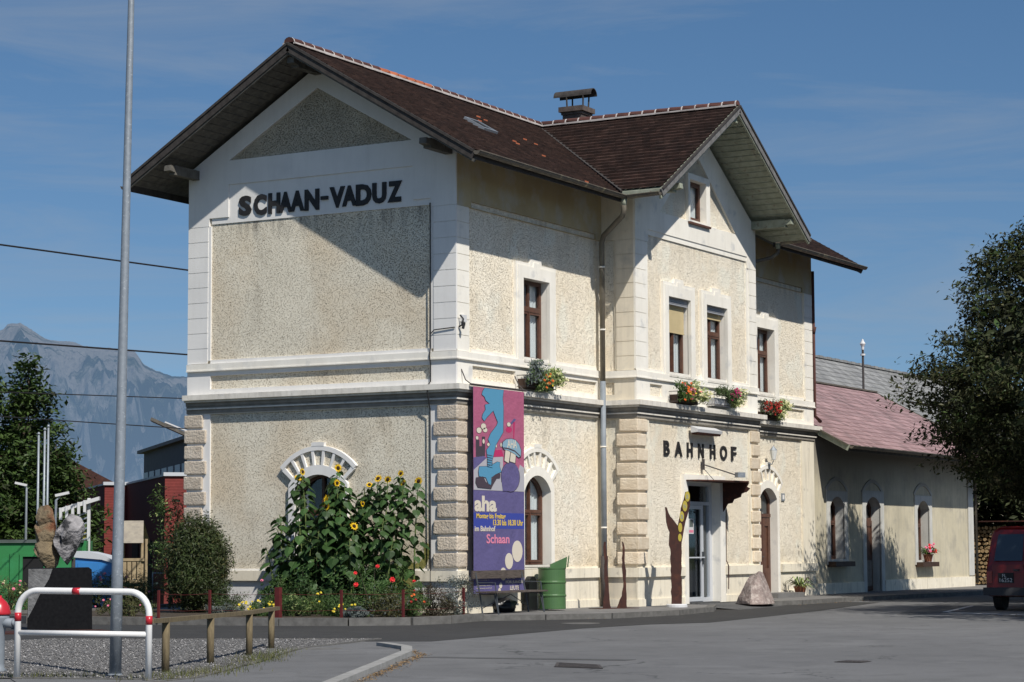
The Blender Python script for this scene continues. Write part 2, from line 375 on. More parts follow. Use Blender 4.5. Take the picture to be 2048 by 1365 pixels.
M['seed'] = mat('seed_disc', (.035, .015, .006), rough=.9)
for k, c in dict(f_red=(.72, .03, .035), f_pink=(.75, .22, .32), f_orange=(.72, .16, .03), f_yellow=(.78, .62, .06), f_magenta=(.50, .03, .16), f_dred=(.36, .03, .02), f_cream=(.7, .66, .4)).items():
    M[k] = mat(k, c, rough=.6, attr=.25, trans=.15)
M['terra'] = mat('terracotta', (.34, .13, .07), (.28, .11, .06), 9, .9)
M['brownbox'] = mat('brown_planter', (.06, .035, .025), rough=.6)
M['whitebox'] = mat('white_planter', (.6, .6, .6), rough=.5)

exec_parts = []
# ================================================================== STATION BUILDING
import bmesh
def cbox(mb, x0, x1, y0, y1, z0, z1, c=.02, mi=0, sh=None, jit=0):
    bm = bmesh.new(); bmesh.ops.create_cube(bm, size=1)
    for v in bm.verts:
        v.co = Vector((x0 if v.co.x < 0 else x1, y0 if v.co.y < 0 else y1, z0 if v.co.z < 0 else z1))
        if jit: v.co += Vector((random.uniform(-jit, jit), random.uniform(-jit, jit), random.uniform(-jit, jit)))
    bmesh.ops.bevel(bm, geom=bm.edges[:], offset=c, segments=2, profile=.6, affect='EDGES')
    bm.verts.ensure_lookup_table()
    mb.add([v.co[:] for v in bm.verts], [[v.index for v in f.verts] for f in bm.faces], mi, random.random() if sh is None else sh)
    bm.free()
GY = lambda a, b, o: (-o, a, b)
SX = lambda a, b, o: (a, -o, b)
BXf = lambda a, b, o: (a, BY-o, b)
RET = lambda a, b, o: (BX0-o, a, b)
RETE = lambda a, b, o: (BX1+o, a, b)
EAST = lambda a, b, o: (L+o, a, b)
PLAN = lambda a, b, o: (a, b, o)
def rect(a0, a1, b0, b1): return [(a0, b0), (a1, b0), (a1, b1), (a0, b1)]
def archp(c, hw, bot, spring, crown, n=10):
    r = crown-spring; R = (hw*hw+r*r)/(2*r); cz = crown-R; A = asin(hw/R)
    return [(c-hw, bot), (c+hw, bot)] + [(c+R*sin(A-2*A*i/n), cz+R*cos(A-2*A*i/n)) for i in range(n+1)]
def sector(c, cz, r0, r1, a0, a1, n=10):
    return [(c+r1*sin(a0+(a1-a0)*i/n), cz+r1*cos(a0+(a1-a0)*i/n)) for i in range(n+1)] + \
           [(c+r0*sin(a1-(a1-a0)*i/n), cz+r0*cos(a1-(a1-a0)*i/n)) for i in range(n+1)]
def offs(path, o):
    out = []
    for i, p in enumerate(path):
        ns = []
        for j in (i-1, i):
            if 0 <= j < len(path)-1:
                dx, dy = path[j+1][0]-path[j][0], path[j+1][1]-path[j][1]; l = math.hypot(dx, dy)
                ns.append((dy/l, -dx/l))
        if len(ns) == 2 and abs(ns[0][0]*ns[1][0]+ns[0][1]*ns[1][1]) < .5:
            n = (ns[0][0]+ns[1][0], ns[0][1]+ns[1][1])
        else: n = ns[0]
        out.append((p[0]+n[0]*o, p[1]+n[1]*o))   # outward = right-hand side of travel
    return out
def strip(path, o0, o1): return offs(path, o1) + offs(path, o0)[::-1]

S = thing('station_building', (L/2, W/2, 0), 'old two storey railway station in cream roughcast with white trim and steep dark tiled roof', 'station')

hw, CZ0 = .585, 2.15
ARCHES_S = [3.34, 15.88]
UPW = [('s', 3.34), ('s', 15.88), ('b', 8.74), ('b', 10.86)]
# ---- base walls (roughcast) with openings, 5 cm behind the trim face
def walls():
    rw, rs = M['rc_w'], M['rc_s']
    g = MB()
    apex = 11.70-.25; side = 9.70-.25
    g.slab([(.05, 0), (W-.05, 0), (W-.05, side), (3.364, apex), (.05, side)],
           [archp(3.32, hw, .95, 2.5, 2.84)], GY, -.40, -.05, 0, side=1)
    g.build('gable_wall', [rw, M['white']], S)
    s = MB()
    s.slab([(.401, 0), (BX0+.05, 0), (BX0+.05, 9.45), (.401, 9.45)],
           [archp(3.34, hw, .95, 2.5, 2.84), rect(2.765, 3.925, 5.27, 7.02)], SX, -.40, -.05, 0, side=1)
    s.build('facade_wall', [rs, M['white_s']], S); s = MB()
    dn = archp(15.88, hw, .0, 2.55, 2.84)
    s.slab([(BX1-.05, 0)] + [dn[0]] + dn[:1:-1] + [dn[1]] + [(L-.05, 0), (L-.05, 9.45), (BX1-.05, 9.45)],
           [rect(15.3, 16.46, 5.27, 7.02)], SX, -.40, -.05, 0, side=1)
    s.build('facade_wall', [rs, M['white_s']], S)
    b = MB()
    b.slab([(BX0+.05, 0), (9.07, 0), (9.07, 2.83), (10.87, 2.83), (10.87, 0), (BX1-.05, 0), (BX1-.05, 9.30), (9.75, 11.45), (BX0+.05, 9.42)],
           [rect(8.15, 9.36, 5.27, 7.09), rect(10.25, 11.47, 5.27, 7.09), rect(9.38, 10.3, 9.03, 10.0)], BXf, -.40, -.05, 0, side=1)
    b.slab(rect(BY+.4, -.05, 0, 9.4), [], RET, -.35, -.05)
    b.slab(rect(BY+.4, -.05, 0, 9.4), [], RETE, -.35, -.05)
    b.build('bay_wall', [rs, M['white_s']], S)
    e = MB(); e.slab([(.401, 0), (W-.05, 0), (W-.05, 9.45), (3.364, 11.45), (.401, 9.45)], [], EAST, -.35, -.05)
    e.box(.4, L-.4, W-.35, W-.05, 0, 9.4)
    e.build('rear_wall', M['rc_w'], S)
    d = MB(); d.box(.75, L-.75, .75, W-.75, .0, 9.2); d.box(BX0+.75, BX1-.75, BY+.8, .8, .0, 9.0)
    d.build('dark_interior', M['dark'], S)
walls()
# ---- trim layer
def trims():
    t = MB()
    t.slab([(0, 8.23), (.59, 8.23), (.59, 8.40), (1.017, 8.40), (1.017, 9.10), (5.67, 9.10), (5.67, 8.40), (6.18, 8.40), (6.18, 8.23), (W, 8.23),
            (W, 9.44), (3.364, 11.44), (0, 9.44)], [[(1.05, 9.64), (5.66, 9.62), (3.39, 10.97)]], GY, -.05, 0)
    t.slab([(.605, 8.27), (6.125, 8.27), (6.125, 8.41), (5.68, 8.41), (5.68, 9.11), (1.007, 9.11), (1.007, 8.41), (.605, 8.41)], [], GY, -.05, -.03)
    t.slab(rect(0, W, 4.60, 5.11), [rect(.62, 6.12, 4.71, 5.0)], GY, -.05, 0)
    t.slab(rect(.53, .60, 5.33, 8.23), [], GY, -.05, -.012); t.slab(rect(6.13, 6.20, 5.33, 8.23), [], GY, -.05, -.012)
    t.slab(rect(.6, 6.13, 5.26, 5.34), [], GY, -.05, -.015)
    # pilaster blocks with open joints
    for y0, y1 in ((0, .53), (6.2, W)):
        t.slab(rect(y0, y1, 5.3, 8.24), [], GY, -.05, -.014)
        z = 5.27
        for i in range(10):
            z1 = 5.592+.329*i-.007 if i < 9 else 8.232
            if z1-z > .05: t.slab(rect(y0, y1, z, min(z1, 8.225)), [], GY, -.014, 0)
            z = z1+.014
    # lower storey
    t.slab([(0, 0), (W, 0), (W, 4.3), (0, 4.3)], [rect(.62, 6.12, .9, 4.18)], GY, -.05, -.01)
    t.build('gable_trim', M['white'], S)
    s = MB()
    def upper(mp, x0, x1, pil, panels, pz=8.36, top=9.42, wins=(), mi=0):
        s.slab([(x0, 8.23), (x1, 8.23), (x1, top), (x0, top)], [[(panels[0], 8.235), (panels[1], 8.235), (panels[1], pz), (panels[0], pz)]], mp, -.05, 0, 1)
        holes = []
        a = panels[0]+.03
        for w in list(wins)+[None]:
            b = (w-.9) if w is not None else panels[1]-.03
            if b-a > .3: holes.append(rect(a, b, 4.73, 5.0))
            if w is not None: a = w+.9
        s.slab(rect(x0, x1, 4.60, 5.11), holes, mp, -.05, 0)
        s.slab(rect(panels[0], panels[1], 5.26, 5.34), [], mp, -.05, -.015)
        for p0, p1 in pil:
            s.slab(rect(p0, p1, 5.3, 8.24), [], mp, -.05, -.014)
            z = 5.27
            for i in range(10):
                z1 = 5.592+.329*i-.007 if i < 9 else 8.232
                if z1-z > .05: s.slab(rect(p0, p1, z, min(z1, 8.225)), [], mp, -.014, 0)
                z = z1+.014
    upper(SX, .052, BX0+.05, [(.052, .53)], (.62, 6.2), wins=(3.34,))
    upper(SX, BX1-.05, L, [(18.66, L)], (13.55, 18.56), wins=(15.88,))
    # bay front
    s.slab([(BX0, 8.23), (7.12, 8.23), (7.12, 8.52), (12.78, 8.52), (12.78, 8.23), (BX1, 8.23), (BX1, 9.30), (9.75, 11.43), (BX0, 9.42)],
           [[(7.75, 9.0), (12.1, 9.0), (9.75, 10.72)]], BXf, -.05, 0)
    s.slab([(7.12, 8.40), (12.78, 8.40), (12.78, 8.53), (7.12, 8.53)], [], BXf, -.05, -.02)
    s.slab(rect(BX0, BX1, 4.60, 5.11), [rect(7.15, 7.8, 4.73, 5.0), rect(11.85, 12.7, 4.73, 5.0)], BXf, -.05, 0)
    s.slab(rect(7.0, 12.87, 5.26, 5.34), [], BXf, -.05, -.015)
    s.slab(rect(7.0, 7.12, 5.3, 8.24), [], BXf, -.05, -.02); s.slab(rect(12.75, 12.87, 5.3, 8.24), [], BXf, -.05, -.02)
    for p0, p1 in ((BX0, 7.0), (12.87, BX1)):
        s.slab(rect(p0, p1, 5.3, 8.24), [], BXf, -.05, -.014); z = 5.27
        for i in range(10):
            z1 = 5.592+.329*i-.007 if i < 9 else 8.232
            if z1-z > .05: s.slab(rect(p0, p1, z, min(z1, 8.225)), [], BXf, -.014, 0)
            z = z1+.014
    s.build('facade_trim', [M['white_s'], M['cream']], S)
    for mp in (RET, RETE):
        r = MB()
        r.slab(rect(BY+.052, -.36, 5.3, 8.24), [], mp, -.05, -.014); z = 5.27
        for i in range(10):
            z1 = 5.592+.329*i-.007 if i < 9 else 8.232
            if z1-z > .05: r.slab(rect(BY+.052, -.36, z, min(z1, 8.225)), [], mp, -.014, 0)
            z = z1+.014
        r.slab(rect(BY+.052, -.003, 8.23, 9.42), [], mp, -.05, -.002)
        r.slab(rect(BY+.052, -.003, 4.60, 5.11), [rect(-.30, -.08, 4.73, 5.0)], mp, -.05, -.002)
        r.slab(rect(-.36, -.31, 5.3, 8.24), [], mp, -.05, -.02)
        r.slab([(BY+.052, 0), (-.003, 0), (-.003, 4.3), (BY+.052, 4.3)], [rect(-.36, -.06, .9, 4.18)], mp, -.05, -.01)
        r.build('bay_return_trim', M['creamw'], S)
    l = MB()
    l.slab(rect(.052, BX0+.03, 0, 4.3), [rect(.62, 6.22, .9, 4.18)], SX, -.05, -.01)
    d0, d1, m = 15.88-hw, 15.88+hw, 15.88
    for x0, d, p in ((BX1-.03, d0-.03, 13.6), (L, d1+.03, 18.35)):
        l.slab([(x0, 0), (d, 0), (d, .9), (p, .9), (p, 4.18), (m, 4.18), (m, 4.3), (x0, 4.3)], [], SX, -.05, -.01)
    for x0, d, p in ((BX0, 9.04, 7.1), (BX1, 10.90, 12.78)):
        l.slab([(x0, 0), (d, 0), (d, .9), (p, .9), (p, 4.18), (10, 4.18), (10, 4.3), (x0, 4.3)], [], BXf, -.05, -.01)
    l.build('lower_trim', M['base'], S)
    # horizontal mouldings swept round the plan
    full = [(0, W), (0, 0), (BX0, 0), (BX0, BY), (BX1, BY), (BX1, 0), (L, 0), (L, W)]
    c = MB()
    c.slab(strip(full, -.04, .18), [], PLAN, 4.48, 4.59)
    c.slab(strip(full, -.04, .11), [], PLAN, 4.435, 4.48)
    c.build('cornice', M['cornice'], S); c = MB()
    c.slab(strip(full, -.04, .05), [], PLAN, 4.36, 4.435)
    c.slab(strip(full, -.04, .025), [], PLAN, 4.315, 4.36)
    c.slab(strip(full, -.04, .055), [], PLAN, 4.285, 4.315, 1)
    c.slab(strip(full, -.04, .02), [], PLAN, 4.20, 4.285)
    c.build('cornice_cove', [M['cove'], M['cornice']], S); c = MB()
    b = MB()
    b.slab(strip(full, -.04, .035), [], PLAN, 5.125, 5.26)
    b.slab(strip(full, -.04, .05), [], PLAN, 5.10, 5.125)
    b.build('string_course', M['white_s'], S)
    p = MB()
    for path in ([(0, W), (0, 0), (BX0, 0), (BX0, BY), (8.86, BY)], [(11.15, BY), (BX1, BY), (BX1, 0), (15.14, 0)], [(16.72, 0), (L, 0)]):
        p.slab(strip(path, -.04, .05), [], PLAN, .65, .86)
        p.slab(strip(path, -.04, .02), [], PLAN, .0, .16)
    p.build('plinth_band', M['base'], S)
trims()
def quoins():
    ztop = 4.17; Q = [MB(), MB(), MB(), MB()]
    for i in range(10):
        z1 = ztop-.329*i; z0 = z1-.275
        wn = i % 2 == 0
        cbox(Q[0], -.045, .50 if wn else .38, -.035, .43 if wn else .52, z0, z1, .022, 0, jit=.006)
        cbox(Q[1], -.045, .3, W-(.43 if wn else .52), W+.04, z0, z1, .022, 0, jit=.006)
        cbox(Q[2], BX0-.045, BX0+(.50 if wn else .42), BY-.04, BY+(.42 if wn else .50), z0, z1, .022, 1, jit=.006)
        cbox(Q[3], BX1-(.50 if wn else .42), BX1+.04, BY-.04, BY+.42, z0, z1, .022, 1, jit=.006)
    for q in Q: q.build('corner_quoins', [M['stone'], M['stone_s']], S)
quoins()
# ---- windows
def leafsash(mb, mp, a0, a1, b0, b1, o, w=.05, d=.05, mi=0):
    mb.slab(rect(a0, a1, b0, b1), [rect(a0+w, a1-w, b0+w, b1-w)], mp, o-d, o, mi)
def window(mp, a0, a1, b0, b1, parent, arch=None, rec=.125, blind=0, plain=False, name='window', sill=True, open_=(.16, .50)):
    o = -.05-rec; mid = (a0+a1)/2
    f = MB()
    if arch:
        f.slab(arch, [[(mid+(x-mid)*.89, b0+.06 if z < b0+.01 else z-.06) for x, z in arch]], mp, o-.09, o-.01)
    else:
        f.slab(rect(a0, a1, b0, b1), [rect(a0+.055, a1-.055, b0+.055, b1-.055)], mp, o-.09, o-.01)
    if not plain:
        tb = b0+(b1-b0)*(.635 if not arch else .60)
        f.slab(rect(a0+.05, a1-.05, tb-.035, tb+.035), [], mp, o-.08, o+.012)
        leafsash(f, mp, a0+.05, mid, b0+.05, tb-.03, o, .055)
        leafsash(f, mp, mid, a1-.05, b0+.05, tb-.03, o, .055)
        f.slab(rect(mid-.022, mid+.022, b0+.05, tb-.04), [], mp, o, o+.016)
        if arch: f.slab(rect(mid-.03, mid+.03, tb+.03, b1-.03), [], mp, o-.06, o)
        else:
            leafsash(f, mp, a0+.05, mid, tb+.03, b1-.05, o, .045); leafsash(f, mp, mid, a1-.05, tb+.03, b1-.05, o, .045)
    else:
        leafsash(f, mp, a0+.05, a1-.05, b0+.05, b1-.05, o, .06)
    w = f.build(name, M['wood'], parent)
    g = MB(); g.slab(arch if arch else rect(a0+.03, a1-.03, b0+.03, b1-.03), [], mp, o-.055, o-.05)
    g.build('pane', M['glass'], w)
    c = MB()
    x0, x1 = a0+.02, a1-.02
    u0, u1 = x0+(x1-x0)*open_[0], x0+(x1-x0)*open_[1]
    for p0, p1 in ((x0, u0), (u1, x1)):
        n = max(3, int((p1-p0)/.035)); vs = []
        for i in range(n+1):
            a = p0+(p1-p0)*i/n; dd = o-.12+.02*sin(i*1.9)
            vs += [mp(a, b0, dd), mp(a, b1-.01, dd)]
        c.add(vs, [(2*i, 2*i+2, 2*i+3, 2*i+1) for i in range(n)])
    c.build('curtain', M['curtain'], w, smooth=True)
    if sill:
        s = MB(); s.slab(rect(a0-.02, a1+.02, b0-.045, b0), [], mp, o-.02, .045)
        s.build('sill', M['cornice'], w)
    if blind:
        s = MB(); s.slab(rect(a0, a1, b1-.17, b1), [], mp, o+.02, -.07)
        for k in range(4): s.slab(rect(a0, a1, b1-.165+k*.04, b1-.14+k*.04), [], mp, -.07, -.06)
        s.build('shutter_box', M['shutter'], w)
        bl = MB(); bl.slab(rect(a0+.04, a1-.04, b1-.17-blind, b1-.17), [], mp, o+.02, o+.03)
        bl.slab(rect(a0+.04, a1-.04, b1-.19-blind, b1-.17-blind), [], mp, o+.02, o+.045)
        bl.build('blind', M['blind'], w)
    return w
def surround(mp, c, b0, b1, hw_, sw=.30, key=True):
    s = MB()
    o = [(c-hw_-sw, b0-.13), (c+hw_+sw, b0-.13), (c+hw_+sw, b1+.33), (c+.26, b1+.33), (c+.23, b1+.44), (c-.23, b1+.44), (c-.26, b1+.33), (c-hw_-sw, b1+.33)]
    s.slab(o, [rect(c-hw_, c+hw_, b0, b1)], mp, -.05, .012)
    k = [(c-hw_-sw+.07, b0-.06), (c+hw_+sw-.07, b0-.06), (c+hw_+sw-.07, b1+.26), (c+.14, b1+.26), (c+.12, b1+.36), (c-.12, b1+.36), (c-.14, b1+.26), (c-hw_-sw+.07, b1+.26)]
    s.slab(k, [rect(c-hw_, c+hw_, b0, b1)], mp, .012, .03)
    return s.build('window_surround', M['white_s'], S)
for k, c in UPW:
    mp = SX if k == 's' else BXf
    h = .58 if k == 's' else .605
    zt = 7.02 if k == 's' else 7.09
    window(mp, c-h, c+h, 5.27, zt, S, blind=0 if k == 's' else (.62 if c < 9 else .12))
    surround(mp, c, 5.27, zt, h, .31 if k == 's' else .27)
# attic window
window(BXf, 9.38, 10.3, 9.03, 10.0, S, rec=.08, plain=True, open_=(.5, .51), sill=False)
a = MB(); a.slab(rect(9.28, 10.52, 8.98, 10.14), [rect(9.38, 10.3, 9.03, 10.0)], BXf, -.05, .03)
a.slab(rect(9.3, 10.5, 8.93, 8.98), [], BXf, -.05, .06, 1); a.build('window_surround', [M['white_s'], M['wood']], S)
def arch_surround(mp, c, bot, mat_, rough_, door=False):
    s = MB()
    spring, crown = (2.5, 2.84) if not door else (2.55, 2.84)
    ap = archp(c, hw, bot, spring, crown, 12)
    r = crown-spring; R = (hw*hw+r*r)/(2*r); cz = crown-R; A = asin(hw/R)
    R1 = R+.20; A1 = asin((hw+.15)/R1)
    n = 12
    outer = [(c-hw-.15, bot), (c+hw+.15, bot)] + [(c+R1*sin(A1-2*A1*i/n), cz+R1*cos(A1-2*A1*i/n)) for i in range(n+1)]
    if bot > .3: s.slab([(p[0], p[1]-(.08 if i < 2 else 0)) for i, p in enumerate(outer)], [ap], mp, -.05, .03)
    else:
        s.slab([outer[0], ap[0]] + ap[:1:-1] + [ap[1], outer[1]] + outer[2:], [], mp, -.05, .03)
    RI, RO = R1, crown-cz+.52
    a1 = radians(50)*.95
    s.slab(sector(c, cz, RI-.01, RO, -a1, a1, 14), [], mp, -.05, -.02, 1)
    s.slab(sector(c, cz, RO-.02, RO+.075, -a1-.02, a1+.02, 14), [], mp, -.05, .035)
    s.slab(sector(c, cz, RO+.07, RO+.15, -.12, .12, 3), [], mp, -.05, .04)
    for i in range(8):
        t = -a1+2*a1*i/7
        w0 = .035/ (RI if 0 < i < 7 else RI*.7)
        t0, t1 = t-w0*.7, t+w0*.7
        s.slab([(c+RI*sin(t0), cz+RI*cos(t0)), (c+RI*sin(t1), cz+RI*cos(t1)), (c+RO*sin(t1*1.0), cz+RO*cos(t1)), (c+RO*sin(t0), cz+RO*cos(t0))], [], mp, -.03, .028)
    s.build('arch_surround', [mat_, rough_], S)
    return ap
ap = arch_surround(GY, 3.32, .95, M['white'], M['rc_w']); window(GY, 3.32-hw, 3.32+hw, .95, 2.84, S, arch=ap, open_=(.12, .88))
ap = arch_surround(SX, 3.34, .95, M['white_s'], M['rc_s']); window(SX, 3.34-hw, 3.34+hw, .95, 2.84, S, arch=ap)
ap = arch_surround(SX, 15.88, .0, M['white_s'], M['rc_s'], True)
def wood_door():
    o = -.17; f = MB(); c = 15.88
    f.slab([(p[0], p[1]+(.12 if i < 2 else 0)) for i, p in enumerate(ap)], [[(c+(x-c)*.87, 2.15 if z < 1 else z-.07) for x, z in ap]], SX, o-.08, o-.01)
    for x0, x1 in ((c-.5, c-.01), (c+.01, c+.5)):
        f.slab(rect(x0, x1, .15, 2.1), [rect(x0+.13, x1-.13, .75, 1.85)], SX, o-.05, o+.02)
        f.slab(rect(x0+.1, x1-.1, .22, .62), [], SX, o+.02, o+.035)
    f.slab(rect(c-.51, c+.51, 2.08, 2.17), [], SX, o-.05, o+.04)
    d = f.build('door', M['wood'], S)
    g = MB(); g.slab([(x, z if z > 1 else 2.15) for x, z in ap], [], SX, o-.05, o-.04)
    for x0, x1 in ((c-.5, c-.01), (c+.01, c+.5)): g.slab(rect(x0+.12, x1-.12, .74, 1.86), [], SX, o-.03, o-.02)
    g.build('pane', M['glass'], d)
    for x0, x1 in ((c-.5, c-.01), (c+.01, c+.5)):
        k = MB(); k.slab(rect(x0+.1, x1-.1, .74, 1.86), [], SX, o-.12, o-.11); k.build('curtain', M['curtain'], d)
    h = MB(); h.tube([SX(c-.06, 1.05, o+.02), SX(c-.06, 1.05, o+.07), SX(c-.17, 1.05, o+.07)], .011, 8); h.build('handle', M['steel'], d)
    st = MB(); st.box(c-.85, c+.95, -.62, -.05, -.02, .12); st.build('door_step', M['pave'], S)
wood_door()
def glass_door():
    o = -.19; f = MB()
    f.slab(rect(9.07, 10.87, .02, 2.83), [rect(9.15, 10.3, .12, 2.3), rect(10.37, 10.72, .12, 2.3), rect(9.15, 10.72, 2.38, 2.75)], BXf, o-.08, o)
    f.slab(rect(9.16, 10.29, .04, 2.29), [rect(9.27, 10.18, .14, 2.2)], BXf, o, o+.035)
    f.slab(rect(9.2, 10.26, 1.05, 1.08), [], BXf, o+.06, o+.09)
    d = f.build('glass_door', M['alu'], S)
    g = MB(); g.slab(rect(9.1, 10.8, .08, 2.8), [], BXf, o-.05, o-.04); g.build('pane', M['glass'], d)
    h = MB(); h.slab(rect(10.2, 10.24, .9, 1.2), [], BXf, o+.035, o+.08); h.build('handle', M['steel'], d)
    n = MB(); n.slab(rect(9.62, 9.90, 1.62, 1.98), [], BXf, o-.035, o-.032); n.slab(rect(9.66, 9.86, 1.78, 1.95), [], BXf, o-.032, o-.030, 1); n.slab(rect(9.64, 9.88, 1.65, 1.71), [], BXf, o-.032, o-.030, 2)
    n.build('notice', [M['whitebox'], M['leaf_gr'], M['f_pink']], d)
    s = MB()
    s.slab([(8.86, 0), (9.07, 0), (9.07, 2.83), (10.87, 2.83), (10.87, 0), (11.18, 0), (11.18, 3.0), (8.86, 3.0)], [], BXf, -.05, .03)
    s.build('door_surround', M['white_s'], S)
    st = MB(); st.box(9.07, 10.87, BY-.0, BY+.3, -.06, .02); st.build('threshold', M['asphalt_m'], S)
glass_door()
# ---- roof
EY0, EY1, RY, RZ = -1.03, 7.50, 3.364, 11.70
X0, X1 = -1.07, L+1.12
BCX, BE0, BE1, BFY = 9.75, 5.47, 14.03, -1.98
def zf(x, y): return RZ-RS*(RY-y)
def zb_(x, y): return RZ-RS*(y-RY)
def zw(x, y): return RZ-RS*abs(x-BCX)
def clip(poly, cl):
    out = poly
    n = len(cl)
    for i in range(n):
        a, b = cl[i], cl[(i+1) % n]; inp = out; out = []
        if not inp: return []
        side = lambda p: (b[0]-a[0])*(p[1]-a[1])-(b[1]-a[1])*(p[0]-a[0])
        for j in range(len(inp)):
            p, q = inp[j], inp[(j+1) % len(inp)]; sp, sq = side(p), side(q)
            if sp >= 0: out.append(p)
            if sp*sq < 0:
                t = sp/(sp-sq); out.append((p[0]+(q[0]-p[0])*t, p[1]+(q[1]-p[1])*t))
    return out
def tiles(mb, poly, zfun, axis, start, sgn, exposure, width, lift=.026, orange=None):
    """axis 'y': courses step along y; start = eave coordinate; sgn = direction towards the ridge"""
    xs = [p[0] for p in poly]; ys = [p[1] for p in poly]
    area = sum(poly[i][0]*poly[(i+1) % len(poly)][1]-poly[(i+1) % len(poly)][0]*poly[i][1] for i in range(len(poly)))
    if area < 0: poly = poly[::-1]
    smin, smax = (min(ys), max(ys)) if axis == 'y' else (min(xs), max(xs))
    umin, umax = (min(xs), max(xs)) if axis == 'y' else (min(ys), max(ys))
    k = 0; s0 = start
    while (s0 < smax if sgn > 0 else s0 > smin):
        s1 = s0+sgn*exposure
        u = umin-(width/2 if k % 2 else 0)
        while u < umax:
            r = [(u, s0), (u+width*.985, s0), (u+width*.985, s1), (u, s1)]
            if axis == 'x': r = [(b, a) for a, b in r]
            ar = sum(r[i][0]*r[(i+1) % 4][1]-r[(i+1) % 4][0]*r[i][1] for i in range(4))
            if ar < 0: r = r[::-1]
            c = clip(r, poly)
            if len(c) > 2:
                sh = random.random(); j = random.uniform(0, .010)
                mi = 1 if (orange and random.random() < orange(c[0][0], c[0][1])) else 0
                vs = []
                for p in c:
                    s = p[1] if axis == 'y' else p[0]
                    t = 1-abs(s-s0)/exposure
                    vs.append((p[0], p[1], zfun(*p)+.012+(lift+j)*t))
                n = len(vs)
                mb.add(vs, [tuple(range(n))], mi, sh)
                low = [i for i in range(n) if abs((c[i][1] if axis == 'y' else c[i][0])-s0) < 1e-4]
                if len(low) == 2:
                    a, b = vs[low[0]], vs[low[1]]
                    mb.add([a, b, (b[0], b[1], b[2]-lift-j-.008), (a[0], a[1], a[2]-lift-j-.008)], [(0, 1, 2, 3)], mi, sh*.3)
            u += width
        s0 = s1; k += 1
LP = [(X0, EY0), (BE0, EY0), (BCX, RY), (X0, RY)]
RP = [(BE1, EY0), (X1, EY0), (X1, RY), (BCX, RY)]
ex = .155*cos(math.atan(RS))
def orng(x, y): return .10 if (3.6 < x < 6.0 and .2 < y < 2.2) and noise.noise(Vector((x*1.2, y*3, 0))) > .1 else .002
rt = MB()
tiles(rt, LP, zf, 'y', EY0-.03, 1, ex, .18, orange=orng)
tiles(rt, RP, zf, 'y', EY0-.03, 1, ex, .18)
tiles(rt, [(X0, RY), (X1, RY), (X1, EY1), (X0, EY1)], zb_, 'y', EY1+.03, -1, ex*1.5, .36)
tiles(rt, [(BE0, BFY), (BE0, EY0), (BCX, RY), (BCX, BFY)], zw, 'x', BE0-.03, 1, ex*1.32, .18, lift=.052)
tiles(rt, [(BE1, BFY), (BE1, EY0), (BCX, RY), (BCX, BFY)], zw, 'x', BE1+.03, -1, ex, .18, lift=.034)
ROOF = rt.build('roof', [M['tile'], M['tile_o']], S)
dk = MB()
def deck(poly, zfun, mi=0):
    area = sum(poly[i][0]*poly[(i+1) % len(poly)][1]-poly[(i+1) % len(poly)][0]*poly[i][1] for i in range(len(poly)))
    dk.slab(poly, [], lambda a, b, o: (a, b, zfun(a, b)+o), -.13, .0, mi)
deck(LP, zf); deck(RP, zf); deck([(X0, RY), (X1, RY), (X1, EY1), (X0, EY1)], zb_)
deck([(BE0, BFY), (BE0, EY0), (BCX, RY), (BCX, BFY)], zw, 1); deck([(BE1, BFY), (BE1, EY0), (BCX, RY), (BCX, BFY)], zw, 1)
# board grooves under the overhang, seen as battens
for i in range(26):
    y = RY-i*.18
    if y > EY0+.1: dk.obox((X0+.04, y, zf(0, y)-.137), (-.02, y, zf(0, y)-.137), .012, .01, 0)
    y = RY+i*.18
    if y < EY1-.1: dk.obox((X0+.04, y, zb_(0, y)-.137), (-.02, y, zb_(0, y)-.137), .012, .01, 0)
for i in range(24):
    for sg in (-1, 1):
        x = BCX+sg*(.1+i*.18)
        if BE0+.1 < x < BE1-.1: dk.obox((x, BFY+.04, zw(x, 0)-.139), (x, BY-.02, zw(x, 0)-.139), .02, .018, 1)
dk.build('roof_boarding', [M['soffit'], M['soffit_p']], ROOF)
vb = MB()
def rake(p, q, w, h, dz, mi=0): vb.obox((p[0], p[1], p[2]+dz), (q[0], q[1], q[2]+dz), w, h, mi)
ap_ = (X0-.03, RY, RZ)
for q in ((X0-.03, EY0-.04, zf(0, EY0-.04)), (X0-.03, EY1+.04, zb_(0, EY1+.04))):
    rake(ap_, q, .045, .17, -.085); rake((ap_[0]-.02, ap_[1], ap_[2]), (q[0]-.02, q[1], q[2]), .05, .05, .0)
    rake((ap_[0]+.03, ap_[1], ap_[2]), (q[0]+.03, q[1], q[2]), .05, .06, -.19, 1)
ap_ = (X1+.03, RY, RZ)
for q in ((X1+.03, EY0-.04, zf(0, EY0-.04)), (X1+.03, EY1+.04, zb_(0, EY1+.04))): rake(ap_, q, .045, .2, -.09)
ap_ = (BCX, BFY-.03, RZ)
for q in ((BE0-.04, BFY-.03, zw(BE0-.04, 0)), (BE1+.04, BFY-.03, zw(BE1+.04, 0))):
    rake(ap_, q, .045, .17, -.085, 2); rake((ap_[0], ap_[1]-.02, ap_[2]), (q[0], q[1]-.02, q[2]), .05, .045, .0, 0)
    rake((ap_[0], ap_[1]+.03, ap_[2]), (q[0], q[1]+.03, q[2]), .05, .06, -.19, 3)
vb.obox((X0, EY0-.02, zf(0, EY0)-.10), (BE0, EY0-.02, zf(0, EY0)-.10), .03, .16, 0)
vb.obox((BE1, EY0-.02, zf(0, EY0)-.10), (X1, EY0-.02, zf(0, EY0)-.10), .03, .16, 0)
